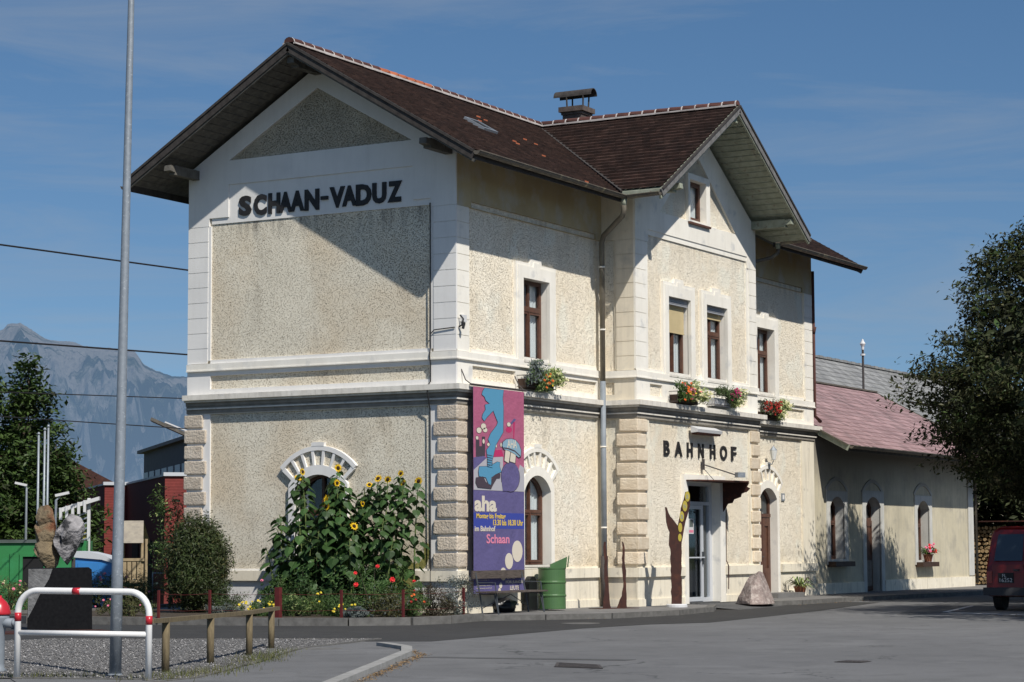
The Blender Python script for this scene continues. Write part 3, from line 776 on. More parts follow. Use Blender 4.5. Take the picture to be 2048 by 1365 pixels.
vb.obox((X0, EY1+.02, zf(0, EY0)-.04), (X1, EY1+.02, zf(0, EY0)-.04), .03, .16, 0)
vb.build('barge_boards', [M['fascia'], M['soffit'], M['verge'], M['soffit_p']], ROOF)
for y, z in ((.16, 9.36), (W-.2, 9.36), (RY, RZ-.36)):
    pu = MB(); pu.obox((X0+.22, y, z), (.1, y, z), .17, .20, 0); pu.obox((X0+.06, y, z+.03), (X0+.22, y, z+.01), .17, .12, 0); pu.build('purlin', [M['soffit'], M['soffit_p']], ROOF)
for x, z in ((BX0+.2, 9.34), (BX1-.16, 9.34), (BCX, RZ-.36)):
    pu = MB(); pu.obox((x, BFY+.22, z), (x, BY+.1, z), .17, .20, 1); pu.obox((x, BFY+.06, z+.03), (x, BFY+.22, z+.01), .17, .12, 1); pu.build('purlin', [M['soffit'], M['soffit_p']], ROOF)
# ridge caps
def ridge(p0, p1, n, orange_rng=(9, 9), name='ridge_tiles'):
    r = MB(); p0 = Vector(p0); p1 = Vector(p1); d = (p1-p0)/n; du = d.normalized(); sd = Vector((0, 0, 1)).cross(du)
    for i in range(n):
        a = p0+d*i; b = p0+d*(i+1.06); m = 6; mi = 2 if orange_rng[0] <= i < orange_rng[1] else 0
        if mi == 2: sh = .5
        vs = []
        for q, rr, dz in ((a, .105, .0), (b, .085, .035)):
            for k in range(m+1):
                t = pi*k/m; vs.append(q+sd*cos(t)*rr*1.15+Vector((0, 0, sin(t)*rr+dz-.02)))
        r.add(vs, [(k, k+1, m+2+k, m+1+k) for k in range(m)]+[tuple(range(m+1)), tuple(range(2*m+1, m, -1))], mi)
        vs = []
        for q, rr in ((a-du*.0+d*.0, .112), (a+du*.035, .112)):
            for k in range(m+1):
                t = pi*k/m; vs.append(q+sd*cos(t)*rr*1.18+Vector((0, 0, sin(t)*rr-.02)))
        r.add(vs, [(k, k+1, m+2+k, m+1+k) for k in range(m)], 1 if mi == 0 else 2)
    for sg in (-1, 1):
        for i in range(n):
            a = p0+d*i; b = a+d
            r.obox(a+sd*sg*.135+Vector((0, 0, -.045)), b+sd*sg*.135+Vector((0, 0, -.045)), .05, .04+random.uniform(-.008, .01), 1)
    return r.build(name, [M['ridge'], M['mortar'], M['tile_o']], ROOF)
ridge((X0, RY, RZ+.05), (X1, RY, RZ+.05), 58, (9, 15))
ridge((BCX, BFY, RZ+.05), (BCX, RY-.1, RZ+.05), 15)
vl = MB()
vl.obox((BE0, EY0, zw(BE0, 0)+.02), (BCX, RY, RZ+.02), .10, .03); vl.obox((BE1, EY0, zw(BE1, 0)+.02), (BCX, RY, RZ+.02), .10, .03)
vl.build('valley', M['fascia'], ROOF)
# chimney and cowl
c = MB(); cx, cy = 11.9, 3.45
c.box(cx-.27, cx+.27, cy-.27, cy+.27, 11.2, 12.36); c.box(cx-.30, cx+.30, cy-.30, cy+.30, 12.36, 12.43); c.box(cx-.35, cx+.35, cy-.35, cy+.35, 12.43, 12.56)
M['chim'] = mat('sooty_render', (.13, .10, .085), (.07, .055, .05), 6, .95, bump=.6, bscale=20)
CH = c.build('chimney', M['chim'], S)
k = MB()
for dx in (-.15, .15):
    for dy in (-.26, .2): k.tube([(cx+dx, cy+dy, 12.56), (cx+dx*1.1, cy+dy*1.05, 12.89)], .022, 6)
n = 10; vs = []
for y in (cy-.50, cy+.58):
    for rr in (.185, .165):
        for i in range(n+1):
            t = pi*i/n; vs.append((cx+rr*cos(t)*1.0, y, 12.85+rr*sin(t)))
N1 = n+1; fs = []
for i in range(n):
    fs += [(i, i+1, 2*N1+i+1, 2*N1+i), (N1+i, 3*N1+i, 3*N1+i+1, N1+i+1), (i, N1+i, N1+i+1, i+1), (2*N1+i, 2*N1+i+1, 3*N1+i+1, 3*N1+i)]
k.add(vs, fs)
k.build('chimney_cowl', M['fascia'], CH)
# skylight
sk = MB()
def onroof(x, y, h): 
    nn = Vector((0, -RS, 1)).normalized(); return Vector((x, y, zf(x, y)))+nn*h
def rbox(mb, x0, x1, y0, y1, h0, h1, mi=0):
    vs = [onroof(x, y, h) for x in (x0, x1) for y in (y0, y1) for h in (h0, h1)]
    mb.add(vs, [(0,1,3,2), (4,6,7,5), (0,4,5,1), (2,3,7,6), (0,2,6,4), (1,5,7,3)], mi)
sx0, sx1, sy0, sy1 = 2.75, 3.35, .95, 1.45
for a_ in ((sx0, sx1, sy0, sy0+.05), (sx0, sx1, sy1-.05, sy1), (sx0, sx0+.05, sy0+.05, sy1-.05), (sx1-.05, sx1, sy0+.05, sy1-.05)): rbox(sk, *a_, .0, .08)
q = sk.build('skylight', M['galv'], ROOF)
g = MB(); rbox(g, sx0+.05, sx1-.05, sy0+.05, sy1-.05, .05, .06); g.build('pane', M['dark'], q)
# gutters and downpipes
def gutter_mesh(mb, p0, p1, r=.075, mi=0):
    p0 = Vector(p0); p1 = Vector(p1); d = (p1-p0).normalized(); s_ = d.cross(Vector((0, 0, 1)))
    n = 8; vs = []
    for q in (p0, p1):
        for rr in (r, r-.01):
            for i in range(n+1):
                t = pi+pi*i/n; vs.append(q+s_*cos(t)*rr+Vector((0, 0, sin(t)*rr)))
    N1 = n+1; fs = []
    for i in range(n):
        fs += [(i, i+1, 2*N1+i+1, 2*N1+i), (N1+i, 3*N1+i, 3*N1+i+1, N1+i+1)]
    fs += [tuple(range(N1)), tuple(range(3*N1-1, 2*N1-1, -1)), (0, N1, 3*N1, 2*N1), (n, 2*N1+n, 3*N1+n, N1+n)]
    mb.add(vs, fs, mi)
    for e in (r,):  # bead
        mb.tube([p0+s_*r, p1+s_*r], .013, 6, mi)
        mb.tube([p0-s_*r, p1-s_*r], .010, 6, mi)
gt = MB(); gz = zf(0, EY0)-.03
gutter_mesh(gt, (X0-.06, EY0-.11, gz), (BE0-.11, EY0-.11, gz-.02)); gutter_mesh(gt, (BE0-.11, EY0-.19, gz-.02), (BE0-.11, BFY-.03, gz+.0))
gutter_mesh(gt, (BE1+.11, EY0-.11, gz-.02), (X1+.05, EY0-.11, gz)); gutter_mesh(gt, (BE1+.11, BFY-.03, gz), (BE1+.11, EY0-.19, gz-.02))
gutter_mesh(gt, (X0-.06, EY1+.12, gz+.02), (X1+.05, EY1+.12, gz+.02))
gt.build('gutter', M['gutter'], S)
dp = MB()
P = [(5.36, -1.12, 8.97), (5.36, -1.12, 8.72), (5.42, -1.06, 8.60), (6.14, -.22, 8.30), (6.2, -.14, 8.15), (6.2, -.14, 5.0)]
dp.tube(P, .060, 12, 0); dp.tube([(6.2, -.14, 5.02), (6.2, -.14, 1.1)], .066, 12, 1); dp.tube([(6.2, -.14, 1.12), (6.2, -.14, 0)], .085, 12, 2)
for z in (7.6, 6.18, 3.55, 1.75): dp.tube([(6.2, -.14, z-.018), (6.2, -.14, z+.018)], .074, 12, 3)
dp.tube([(5.36, -1.12, 8.99), (5.36, -1.12, 8.80)], [.075, .058], 12, 4)
dp.build('downpipe', [M['pipe_d'], M['zinc'], M['iron'], M['white_s'], M['soffit_p']], S, smooth=True)
dp = MB()
dp.tube([(14.12, -1.13, 8.97), (14.12, -1.13, 8.75), (14.0, -1.0, 8.62), (13.5, -.25, 8.40), (13.45, -.16, 8.3), (13.45, -.16, .2)], .05, 12, 0)
dp.tube([(14.12, -1.13, 8.99), (14.12, -1.13, 8.85)], [.075, .055], 12, 1)
dp.build('downpipe', [M['gutter'], M['soffit_p'], M['ridge']], S, smooth=True); dp = MB()
dp.tube([(L+.13, .02, 8.9), (L+.13, .02, 4.9), (L+.45, -.02, 4.75)], .05, 12, 2); dp.tube([(L+.13, .02, 7.35), (L+.13, .02, 7.15)], [.09, .05], 12, 2)
dp.build('downpipe', [M['gutter'], M['soffit_p'], M['ridge']], S, smooth=True)
cb = MB()
cb.tube([(-.02, .60, 8.30), (-.035, .585, 8.1), (-.03, .585, 5.35), (-.07, .585, 5.18), (-.03, .585, 5.0), (-.03, .585, 4.66), (-.155, .585, 4.57), (-.155, .585, 4.42), (-.05, .585, 4.1), (-.04, .585, .1)], .013, 6)
cb.tube([(-.03, .585, 5.62), (-.03, .5, 5.70), (-.02, .02, 5.73)], .011, 6)
cb.build('cable', M['black'], S)
cb = MB(); cb.tube([(17.0, -.02, .72), (18.45, -.03, .70)], .01, 6); cb.build('cable', M['gutter'], S)
cb = MB(); cb.tube([(11.23, BY-.03, 2.2), (11.21, BY-.02, 1.0), (11.24, BY-.075, .85), (11.25, BY-.06, .3)], .012, 6); cb.build('cable', M['rust'], S)
SUN_E, SKY_S, SKY_SAT, SKY_VAL, SKY_UP = 4.9, .094, 1.22, .92, .085
HAZE = (.145, .23, .355, 1)
# ================================================================== ANNEX AND FAR BUILDINGS
AX0, AX1 = L+.02, 33.1
M['annexwall'] = mat('stained_lime_render', (.60, .54, .40), (.49, .44, .32), .9, .95, bump=.5, bscale=14, bdist=.01, c3=(.36, .33, .27), s3=1.3, cut3=(.50, .74), detail=9, streak=.45, topshade=(2.9, 3.9, (.22, .20, .165)))  # real stains and streaks; the dark upper wall is painted eave shade
M['annextrim'] = mat('grey_trim_paint', (.60, .59, .55), (.50, .495, .46), 2, .9, bump=.2, bscale=20, streak=.35, topshade=(2.8, 3.2, (.30, .28, .24)))  # upper trim darkened in the colour to match the painted eave shade
AN = thing('station_annex', (26, 2, 0), 'low single storey station annex with pink slate roof and stained lime walls', 'annex')
ASY = lambda a, b, o: (a, .03-o, b)
def annex():
    cs = (20.9, 23.77, 28.2); ahw = .56
    holes = [archp(cs[0], ahw, .95, 2.42, 2.70), archp(cs[2], ahw, .88, 2.42, 2.70)]
    dd = archp(cs[1], ahw+.06, 0, 2.45, 2.74)
    w = MB()
    w.slab([(AX0, 0), dd[0]]+dd[:1:-1]+[dd[1], (AX1, 0), (AX1, 4.35), (AX0, 4.35)], holes, ASY, -.4, 0, 0, side=1)
    w.box(AX1-.35, AX1, .43, 7.0, 0, 4.35); w.slab([(.45, 4.35), (6.75, 4.35), (3.6, 6.2)], [], lambda a, b, o: (AX1-.35+o, a, b), 0, .35)
    w.box(AX0, AX1-.35, 6.6, 7.0, 0, 4.35)
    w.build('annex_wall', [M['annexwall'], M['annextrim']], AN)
    d = MB(); d.box(AX0+.1, AX1-.8, .95, 6.4, 0, 4.2); d.build('dark_interior', M['dark'], AN)
    for c, h in ((cs[0], holes[0]), (cs[2], holes[1])):
        b0 = h[0][1]; t = MB()
        t.slab([(c-ahw-.24, b0-.14), (c+ahw+.24, b0-.14), (c+ahw+.24, 2.86), (c-ahw-.24, 2.86)], [h], ASY, -.02, .035)
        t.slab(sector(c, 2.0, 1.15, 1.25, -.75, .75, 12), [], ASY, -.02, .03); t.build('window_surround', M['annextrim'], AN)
    t = MB()
    t.slab([(cs[1]-ahw-.32, 0), dd[0]]+dd[:1:-1]+[dd[1], (cs[1]+ahw+.32, 0), (cs[1]+ahw+.32, 2.92), (cs[1]-ahw-.32, 2.92)], [], ASY, -.02, .04)
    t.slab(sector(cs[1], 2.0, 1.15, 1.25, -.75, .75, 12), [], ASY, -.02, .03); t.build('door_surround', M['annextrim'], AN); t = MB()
    t.box(AX1-.5, AX1+.02, -.01, .02, .35, 4.2)
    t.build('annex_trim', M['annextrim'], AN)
    b = MB(); b.box(AX0, cs[1]-.9, -.02, .04, 0, .30); b.build('plinth', M['base'], AN)
    b = MB(); b.box(cs[1]+.9, AX1+.01, -.02, .04, 0, .32); b.build('plinth', M['base'], AN)
    window(ASY, cs[0]-ahw, cs[0]+ahw, .95, 2.70, AN, arch=holes[0], rec=.2, open_=(.02, .98), sill=False)
    window(ASY, cs[2]-ahw, cs[2]+ahw, .88, 2.70, AN, arch=holes[1], rec=.2, open_=(.3, .7), sill=False)
    for c, b0 in ((cs[0], .95), (cs[2], .88)): s = MB(); s.box(c-.75, c+.75, -.22, .1, b0-.2, b0-.06); s.build('sill', M['brownbox'], AN)
    f = MB(); c = cs[1]; o = -.26
    f.slab([(p[0], p[1]+(2.05 if i < 2 else 0)) for i, p in enumerate(dd)], [[(c+(x-c)*.88, 2.14 if z < 1 else z-.07) for x, z in dd]], ASY, o-.08, o-.01)
    for x0, x1 in ((c-.62, c-.01), (c+.01, c+.62)):
        f.slab(rect(x0, x1, .02, 2.06), [], ASY, o-.05, o+.01)
        f.slab(rect(x0+.08, x1-.08, 1.0, 1.95), [rect(x0+.14, x1-.14, 1.06, 1.89)], ASY, o+.01, o+.03)
        f.slab(rect(x0+.08, x1-.08, .15, .9), [], ASY, o+.01, o+.025, 1)
    f.box(c-.015, c+.015, .03-o-.04, .03-o, .02, 2.06)
    dr = f.build('door', [M['wood'], M['woodgrey']], AN)
    g = MB(); g.slab([(x, z if z > 1 else 2.12) for x, z in dd], [], ASY, o-.05, o-.04); g.build('pane', M['glass'], dr)
    k = MB(); k.slab([(x, z if z > 1 else 2.12) for x, z in dd], [], ASY, o-.12, o-.11); k.build('curtain', M['curtain'], dr)
    ey, ez, ry, rz, xl, xr = -.95, 4.05, 3.6, 6.5, 19.32, 33.9
    sl_ = (rz-ez)/(ry-ey)
    za = lambda x, y: ez+sl_*(y-ey); zb2 = lambda x, y: rz-sl_*(y-ry)
    r = MB(); tiles(r, rect(xl, xr, ey, ry), za, 'y', ey-.03, 1, .27, .34, lift=.016)
    tiles(r, rect(xl, xr, ry, 8.1), zb2, 'y', 8.13, -1, .5, .6, lift=.016)
    rf = r.build('roof', M['pinkroof'], AN)
    k = MB(); k.slab(rect(xl, xr, ey, ry), [], lambda a, b, o: (a, b, za(a, b)+o), -.14, 0); k.slab(rect(xl, xr, ry, 8.1), [], lambda a, b, o: (a, b, zb2(a, b)+o), -.14, 0)
    k.build('roof_boarding', M['soffit'], rf)
    v = MB()
    v.obox((xl-.02, ey-.03, ez-.07), (xl-.02, ry, rz-.07), .04, .16, 1); v.obox((xl-.05, ey-.03, ez+.015), (xl-.05, ry, rz+.015), .08, .03, 0)
    v.obox((xr+.02, ey-.03, ez-.07), (xr+.02, ry, rz-.07), .04, .16, 1); v.obox((xr+.05, ey-.03, ez+.02), (xr+.05, ry, rz+.02), .09, .04, 0)
    v.obox((xl, ry, rz+.03), (xr, ry, rz+.03), .22, .05, 0)
    v.build('barge_boards', [M['gutter'], M['soffit_p']], rf)
    g = MB(); gutter_mesh(g, (xl-.03, ey-.1, ez-.01), (xr+.03, ey-.1, ez-.01)); g.build('gutter', M['gutter'], AN)
    p = MB(); p.tube([(33.3, -1.0, 3.95), (33.3, -.95, 3.75), (33.25, -.05, 3.5), (33.25, -.05, .1)], .05, 10); p.build('downpipe', M['gutter'], AN, smooth=True)
    p = MB(); p.tube([(32.84, 3.6, 6.4), (32.84, 3.6, 7.9)], .038, 10, 0); p.tube([(32.84, 3.6, 7.7), (32.84, 3.6, 7.76)], .08, 10, 1)
    p.lathe([(.045, 7.9), (.05, 8.0), (.10, 8.1), (.04, 8.2), (.02, 8.26)], (32.84, 3.6, 0), 12, 1); p.build('stove_pipe', [M['iron'], M['whitebox']], AN)
annex()
GS = thing('goods_shed', (54, 14, -.1), 'long goods shed with grey slate roof rising behind the pink annex roof', 'shed')
r = MB(); zg = lambda x, y: 8.78-.75*abs(y-10)
tiles(r, rect(30, 72, 4.6, 10), zg, 'y', 4.58, 1, .3, .42, lift=.03); tiles(r, rect(30, 72, 10, 15.4), zg, 'y', 15.42, -1, .9, 1.5, lift=.03)
rf = r.build('roof', M['greyroof'], GS)
for x0 in (0,):
    k = MB()
    for i in range(93): k.box(30+i*.45, 30.41+i*.45, 9.88, 10.12, 8.78, 8.86+.02*(i % 2))
    k.build('ridge_tiles', M['greyroof'], rf)
k = MB(); k.box(30.5, 71.5, 5.2, 14.8, -.1, 5.1); k.slab([(5.2, 5.1), (14.8, 5.1), (10, 8.7)], [], lambda a, b, o: (30.5+o, a, b), 0, .3)
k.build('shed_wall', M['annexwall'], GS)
# ---- red brick school blocks on the far left
M['brick'] = mat('red_brick', (.21, .042, .036), (.17, .035, .03), 9, .85, attr=.0, bump=.4, bdist=.008, wave=('Z', 3.2, 0), c3=(.13, .028, .026), s3=1.1, cut3=(.45, .8))
M['brick_shade'] = mat('shaded_brick', (.10, .026, .024), (.07, .02, .02), 9, .9)  # same brick darkened, shade of the unlit sides put into its colour
M['darkclad'] = mat('dark_cladding', (.05, .045, .055), (.035, .032, .04), 3, .7)
M['capstone'] = mat('pale_coping', (.5, .52, .55), rough=.6)
A1 = radians(46); D1 = Vector((cos(A1), sin(A1), 0)); S1 = Vector((sin(A1), -cos(A1), 0))
def block(name, label, near, width, depth, top, mat_, z0=-1.3, cope=True, extra=None):
    near = Vector((near[0], near[1], 0)); t = thing(name, (near.x, near.y, z0), label, 'building')
    def mp(a, b, o): return tuple(near+S1*a+D1*b+Vector((0, 0, o)))
    m = MB(); m.slab(rect(0, width, 0, depth), [], mp, z0, top); m.build('wall', M['brick_shade'] if mat_ is M['brick'] else mat_, t)
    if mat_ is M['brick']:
        m = MB(); m.slab(rect(0, width, -.04, -.005), [], mp, z0, top); m.build('sunlit_face', mat_, t)  # brighter brick slab added on the side that faces the sun
    if cope:
        c = MB(); c.slab(rect(-.06, width+.12, -.12, .12), [], mp, top, top+.12); c.slab(rect(-.03, .02, .12, depth), [], mp, top, top+.07); c.build('coping', M['capstone'], t)
    return t, mp
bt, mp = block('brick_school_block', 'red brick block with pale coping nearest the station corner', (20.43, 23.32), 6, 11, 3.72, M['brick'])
w_ = MB(); w_.slab(rect(2.2, 3.4, -1.0, 1.2), [], lambda x, z, o: tuple(Vector((20.43, 23.32, 0))+S1*x-D1*o+Vector((0, 0, z))), .03, .07); w_.build('window', M['dark'], bt)
for b_ in (3.0, 6.5):
    w_ = MB(); w_.slab(rect(b_, b_+1.6, -.9, 1.6), [], lambda x, z, o: tuple(Vector((20.43, 23.32, 0))+D1*x-S1*o+Vector((0, 0, z))), 0, .04); w_.build('window', M['dark'], bt)
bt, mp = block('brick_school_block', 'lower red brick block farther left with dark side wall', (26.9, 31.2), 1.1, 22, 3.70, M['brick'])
bt, mp = block('school_upper_storey', 'dark clad upper storey with a row of windows above the brick blocks', (36.9, 34.72), 12, 16, 5.95, M['darkclad'], cope=False)
c = MB(); c.slab(rect(-.3, 12.3, -.3, 16.3), [], mp, 5.95, 6.1); c.build('roof_edge', M['verge'], bt)
for i in range(7):
    w_ = MB(); w_.slab(rect(1.5+i*2.1, 3.1+i*2.1, 4.0, 5.0), [], lambda x, z, o: tuple(Vector((36.9, 34.72, 0))+D1*x-S1*o+Vector((0, 0, z))), 0, .05)
    w_.build('window', M['galv'], bt)
pn = MB(); pn.obox((27.98, 29.89, 6.15), (28.9, 28.6, 5.45), 1.2, .12); pn.obox((28.3, 29.5, 6.05), (28.95, 28.6, 5.6), .5, .05, 1)
pn.obox((28.75, 28.85, 5.5), (29.3, 28.4, 4.0), .1, .1, 1)
tag(pn.build('tilted_canopy', [M['soffit'], M['whitebox']]), 'tilted pale canopy slab sticking out beside the dark upper storey', 'canopy')
fh = thing('far_house', (30, 38, -1.3), 'distant house with broad brown roof half hidden by the dark tree', 'house')
m = MB(); m.slab([(-6, 2.2), (6, 2.2), (0, 5.3)], [], lambda a, b, o: (32+a*.7, 42-a*.7+o, b), -4, 4); m.build('roof', M['rust'], fh)
m = MB(); m.slab(rect(-5, 5, -1.3, 2.2), [], lambda a, b, o: (32+a*.7, 42-a*.7+o, b), -3.5, 3.5); m.build('wall', M['rust'], fh)
# green site container
M['gpaint'] = mat('green_container_paint', (.035, .20, .065), (.03, .17, .055), 2, .5, c3=(.04, .24, .09), s3=1, cut3=(.5, .6))
CT = thing('green_container', (6.5, 17, -1.2), 'long green site container with dark window left of the stone sculpture', 'container')
cd = Vector((.53, -.85, 0)).normalized(); cn = Vector((-.85, -.53, 0)); c0 = Vector((3.4, 21.5, 0))
def mc(a, b, o): return tuple(c0+cd*a+cn*o+Vector((0, 0, b)))
m = MB(); m.slab(rect(0, 6.75, -1.2, 1.50), [], mc, -2.3, 0)
for i in range(43): m.slab(rect(.08+i*.152, .16+i*.152, -1.1, .10), [], mc, 0, .025)
m.build('container_body', M['gpaint'], CT)
m = MB(); m.slab(rect(-.06, 6.80, 1.50, 1.58), [], mc, -2.36, .06); m.build('roof_rim', M['leaf_gr'], CT)
m = MB(); m.slab(rect(5.40, 6.10, .15, 1.22), [rect(5.48, 6.02, .23, 1.14)], mc, 0, .06); wf = m.build('window', M['gpaint'], CT)
m = MB(); m.slab(rect(5.48, 6.02, .23, 1.14), [], mc, .0, .015); m.build('pane', M['dark'], wf)
m = MB(); m.slab(rect(4.3, 5.1, -1.0, 1.15), [], mc, 0, .03); m.slab(rect(4.37, 5.03, -.95, 1.1), [], mc, .03, .045); m.slab(rect(5.15, 5.38, .12, 1.25), [], mc, 0, .05); m.build('door', M['gpaint'], CT)
CT2 = MB(); 
CT2.obox((8.75, 17.3, -.1), (9.0, 16.9, -.1), 1.2, 3.3); tag(CT2.build('green_container', M['gpaint']), 'small green container partly hidden behind the blue toilet cabin', 'container')
m = MB(); m.obox((8.85, 17.0, 1.67), (8.95, 16.88, 1.67), .15, .25); tag(m.build('yellow_barrel', M['yellow']), 'small yellow drum standing on the rear green container', 'drum')
# blue toilet cabin
M['bpaint'] = mat('blue_plastic', (.04, .21, .52), (.035, .18, .46), 2, .4, spec=.5)
TC = thing('toilet_cabin', (6.1, 14.0, -1.1), 'blue portable toilet cabin with curved pale roof behind the sculpture', 'toilet cabin')
t0 = Vector((5.95, 14.2, 0)); td = Vector((.50, -.866, 0)); tn = Vector((-.866, -.50, 0))
def mt(a, b, o): return tuple(t0+td*a+tn*o+Vector((0, 0, b)))
m = MB(); m.slab([(-.47, -1.1), (.47, -1.1), (.47, 1.0), (.2, 1.08), (-.47, 1.14)], [], mt, -1.1, 0)
m.slab(rect(-.40, .12, -1.0, .98), [], mt, 0, .02); m.build('cabin_body', M['bpaint'], TC)
m = MB(); m.slab([(-.50, 1.12), (.2, 1.06), (.52, .96), (.52, 1.02), (.3, 1.16), (-.1, 1.26), (-.45, 1.28)], [], mt, -1.15, .05); m.build('cabin_roof', M['capstone'], TC)
m = MB(); m.slab(rect(-.3, -.05, .4, .75), [rect(-.28, -.07, .42, .73)], mt, .02, .026); m.slab(archp(-.17, .045, .55, .6, .66), [], mt, .02, .028); m.slab(rect(-.25, -.1, .8, .83), [], mt, .02, .026)
m.build('door_sign', M['whitebox'], TC)
# playground tower
PT = thing('play_tower', (12.7, 18.5, -1.2), 'wooden playground tower with boarded pitched roof behind the steel pole', 'play tower')
pd_ = Vector((.53, -.85, 0)).normalized(); pnn = Vector((-.85, -.53, 0)); p00 = Vector((12.2, 19.5, 0))
def mpp(a, b, o): return tuple(p00+pd_*a+pnn*o+Vector((0, 0, b)))
M['pinewood'] = mat('pine_boards', (.42, .33, .20), (.30, .23, .14), 6, .85, bump=.5, bscale=12)
M['greyboards'] = mat('grey_roof_boards', (.36, .32, .25), (.26, .23, .19), 5, .9, bump=.8, bdist=.02, wave=('Z', 2.2, .2))
m = MB()
vs = [mpp(.75, 2.15, -.55), mpp(1.42, 2.15, -.55), mpp(1.52, 1.5, .35), mpp(.65, 1.5, .35), mpp(1.52, 1.5, -1.4), mpp(.65, 1.5, -1.4)]
m.add(vs, [(0, 1, 2, 3), (1, 0, 5, 4)]); m.build('roof', M['greyboards'], PT)
for a in (.78, 1.45):
    for o in (0, -1.0):
        m = MB(); m.tube([mpp(a, -1.2, o), mpp(a, 1.62, o)], .045, 8); m.build('post', M['pinewood'], PT)
m = MB()
m.slab(rect(.7, 1.52, .98, 1.06), [], mpp, .02, .1); m.slab(rect(.7, 1.52, .35, .43), [], mpp, .02, .1); m.slab(rect(.7, 1.5, .18, .25), [], mpp, .02, .1); m.slab(rect(.7, 1.4, -.02, .05), [], mpp, .02, .1)
for i in range(5): m.slab(rect(.76+i*.14, .87+i*.14, .43, .98), [], mpp, .03, .08)
m.slab(rect(.22, .72, 1.0, 1.06), [], mpp, .0, .08); m.build('railing', M['pinewood'], PT)
m = MB(); m.slab(rect(.14, .21, .9, 1.14), [], mpp, 0, .1); m.slab(rect(.27, .33, .9, 1.14), [], mpp, 0, .1); m.build('post_cap', M['redgloss'], PT)
# louvred white screen
LV = thing('louvre_screen', (8.9, 16.9, -1.2), 'white slatted sun screen on a frame behind the boulders', 'screen')
m = MB(); q0 = Vector((8.55, 17.4, 0)); qd = Vector((.53, -.85, 0)).normalized(); qn = Vector((-.85, -.53, 0))
def mq(a, b, o): return tuple(q0+qd*a+qn*o+Vector((0, 0, b)))
for i in range(11): m.slab([(-.0, .75+i*.13), (.62, .9+i*.14), (.62, .94+i*.14), (-.0, .79+i*.13)], [], mq, 0, .1)
m.build('slats', M['galv'], LV)
m = MB(); m.slab([(.62, -1.2), (.7, -1.2), (.7, 2.7), (.62, 2.7)], [], mq, 0, .1); m.slab([(-.12, 2.3), (.95, 2.64), (.95, 2.74), (-.12, 2.42)], [], mq, 0, .25)
for i in range(5): m.slab(rect(-.1+i*.16, -.03+i*.16, 2.12+i*.05, 2.44+i*.05), [], mq, .2, .3)
m.build('frame', M['whitebox'], LV)
# lamps, flagpoles, wires
SLp = [((13.83, 23.43, -1.2), 3.29, 'slim street lamp with flat white head left of the flagpoles', -1), ((8.36, 17.54, -1.2), 2.75, 'street lamp with curved white head behind the boulders', 1)]
for loc, zt, lab, sg in SLp:
    t = thing('street_lamp', loc, lab, 'street lamp', 'street lamps on the left')
    x, y, z = loc; ld = Vector((.56, -.83, 0))*sg
    m = MB(); m.tube([(x, y, z), (x, y, zt-.1), (x+ld.x*.1, y+ld.y*.1, zt)], [.05, .035, .03], 8); m.build('pole', M['galv'], t, smooth=True)
    m = MB(); a = Vector((x, y, zt)); m.obox(a-ld*.02+Vector((0, 0, .02*sg)), a+ld*.34+Vector((0, 0, .10 if sg > 0 else .06)), .16, .07); m.build('lamp_head', M['whitebox'], t)
for i, (x, y, zt) in enumerate([(11.05, 20.54, 4.61), (11.16, 20.41, 4.74), (11.23, 20.34, 4.83)]):
    m = MB(); m.tube([(x, y, -1.2), (x, y, zt)], [.045, .03], 8); m.lathe([(.04, 0), (.05, .03), (.02, .08)], (x, y, zt), 8)
    tag(m.build('flagpole', M['galv'], smooth=True), ['left and shortest of the three bare white flagpoles', 'middle one of the three bare white flagpoles', 'right and tallest of the three bare white flagpoles'][i], 'flagpole', 'bare flagpoles beside the tree')
for i, (a, b) in enumerate([((2.1, 14, 8.63), (9.45, 14, 8.79)), ((2.15, 14, 6.31), (9.48, 14, 6.51)), ((3.6, 14, 5.13), (9.5, 14, 5.33)), ((3.71, 14, 4.5), (9.51, 14, 4.52))]):
    a = Vector(a); b = Vector(b); d = b-a; pts = []
    for k in range(13):
        t = -1.5+k*.75/1.0*.8; p = a+d*t; pts.append(p)
    m = MB(); m.tube(pts, [.022, .022, .013, .013][i], 6)
    m.build('overhead_wire', M['black']); w = bpy.data.objects[-1] if False else None
ws = [o for o in col.objects if o.name.startswith('overhead_wire')]
for o, l in zip(ws, ['topmost thick overhead railway wire crossing the open sky', 'second overhead wire crossing in front of the mountain ridge', 'third thin overhead wire with small dropper over the mountain', 'lowest thin overhead wire above the brick blocks']):
    tag(o, l, 'wire', 'overhead railway wires')

# ================================================================== GROUND
def sheet(name, pts, z, m_, kind='structure', th=None):
    s = MB(); s.slab(pts, [], PLAN, z-(th or .003), z); o = s.build(name, m_); tag(o, kind=kind); return o
g = MB()
ys = [-3000, -400, -60, 0, 11.8, 13, 15.5, 18, 40, 200, 1500, 9000]; zs_ = [-.115]*5+[-.25, -.9, -1.25, -1.3, -1.5, -3, -10]
xs = [-3000, -200, 0, 34, 60, 200, 2000, 12000]
vs = [(x, y, z) for x in xs for y, z in zip(ys, zs_)]; ny = len(ys)
g.add(vs, [(i*ny+j, (i+1)*ny+j, (i+1)*ny+j+1, i*ny+j+1) for i in range(len(xs)-1) for j in range(ny-1)])
tag(g.build('ground', M['grassg']), kind='structure')
sheet('station_square', [(-60, -60), (90, -60), (90, 4), (36, 4), (36, 9.0), (10, 11.9), (6.3, 11.95), (3.8, 11.1), (1.7, 10.8), (-.3, 11.6), (-60, 11.6)], -.104, M['asphalt'])
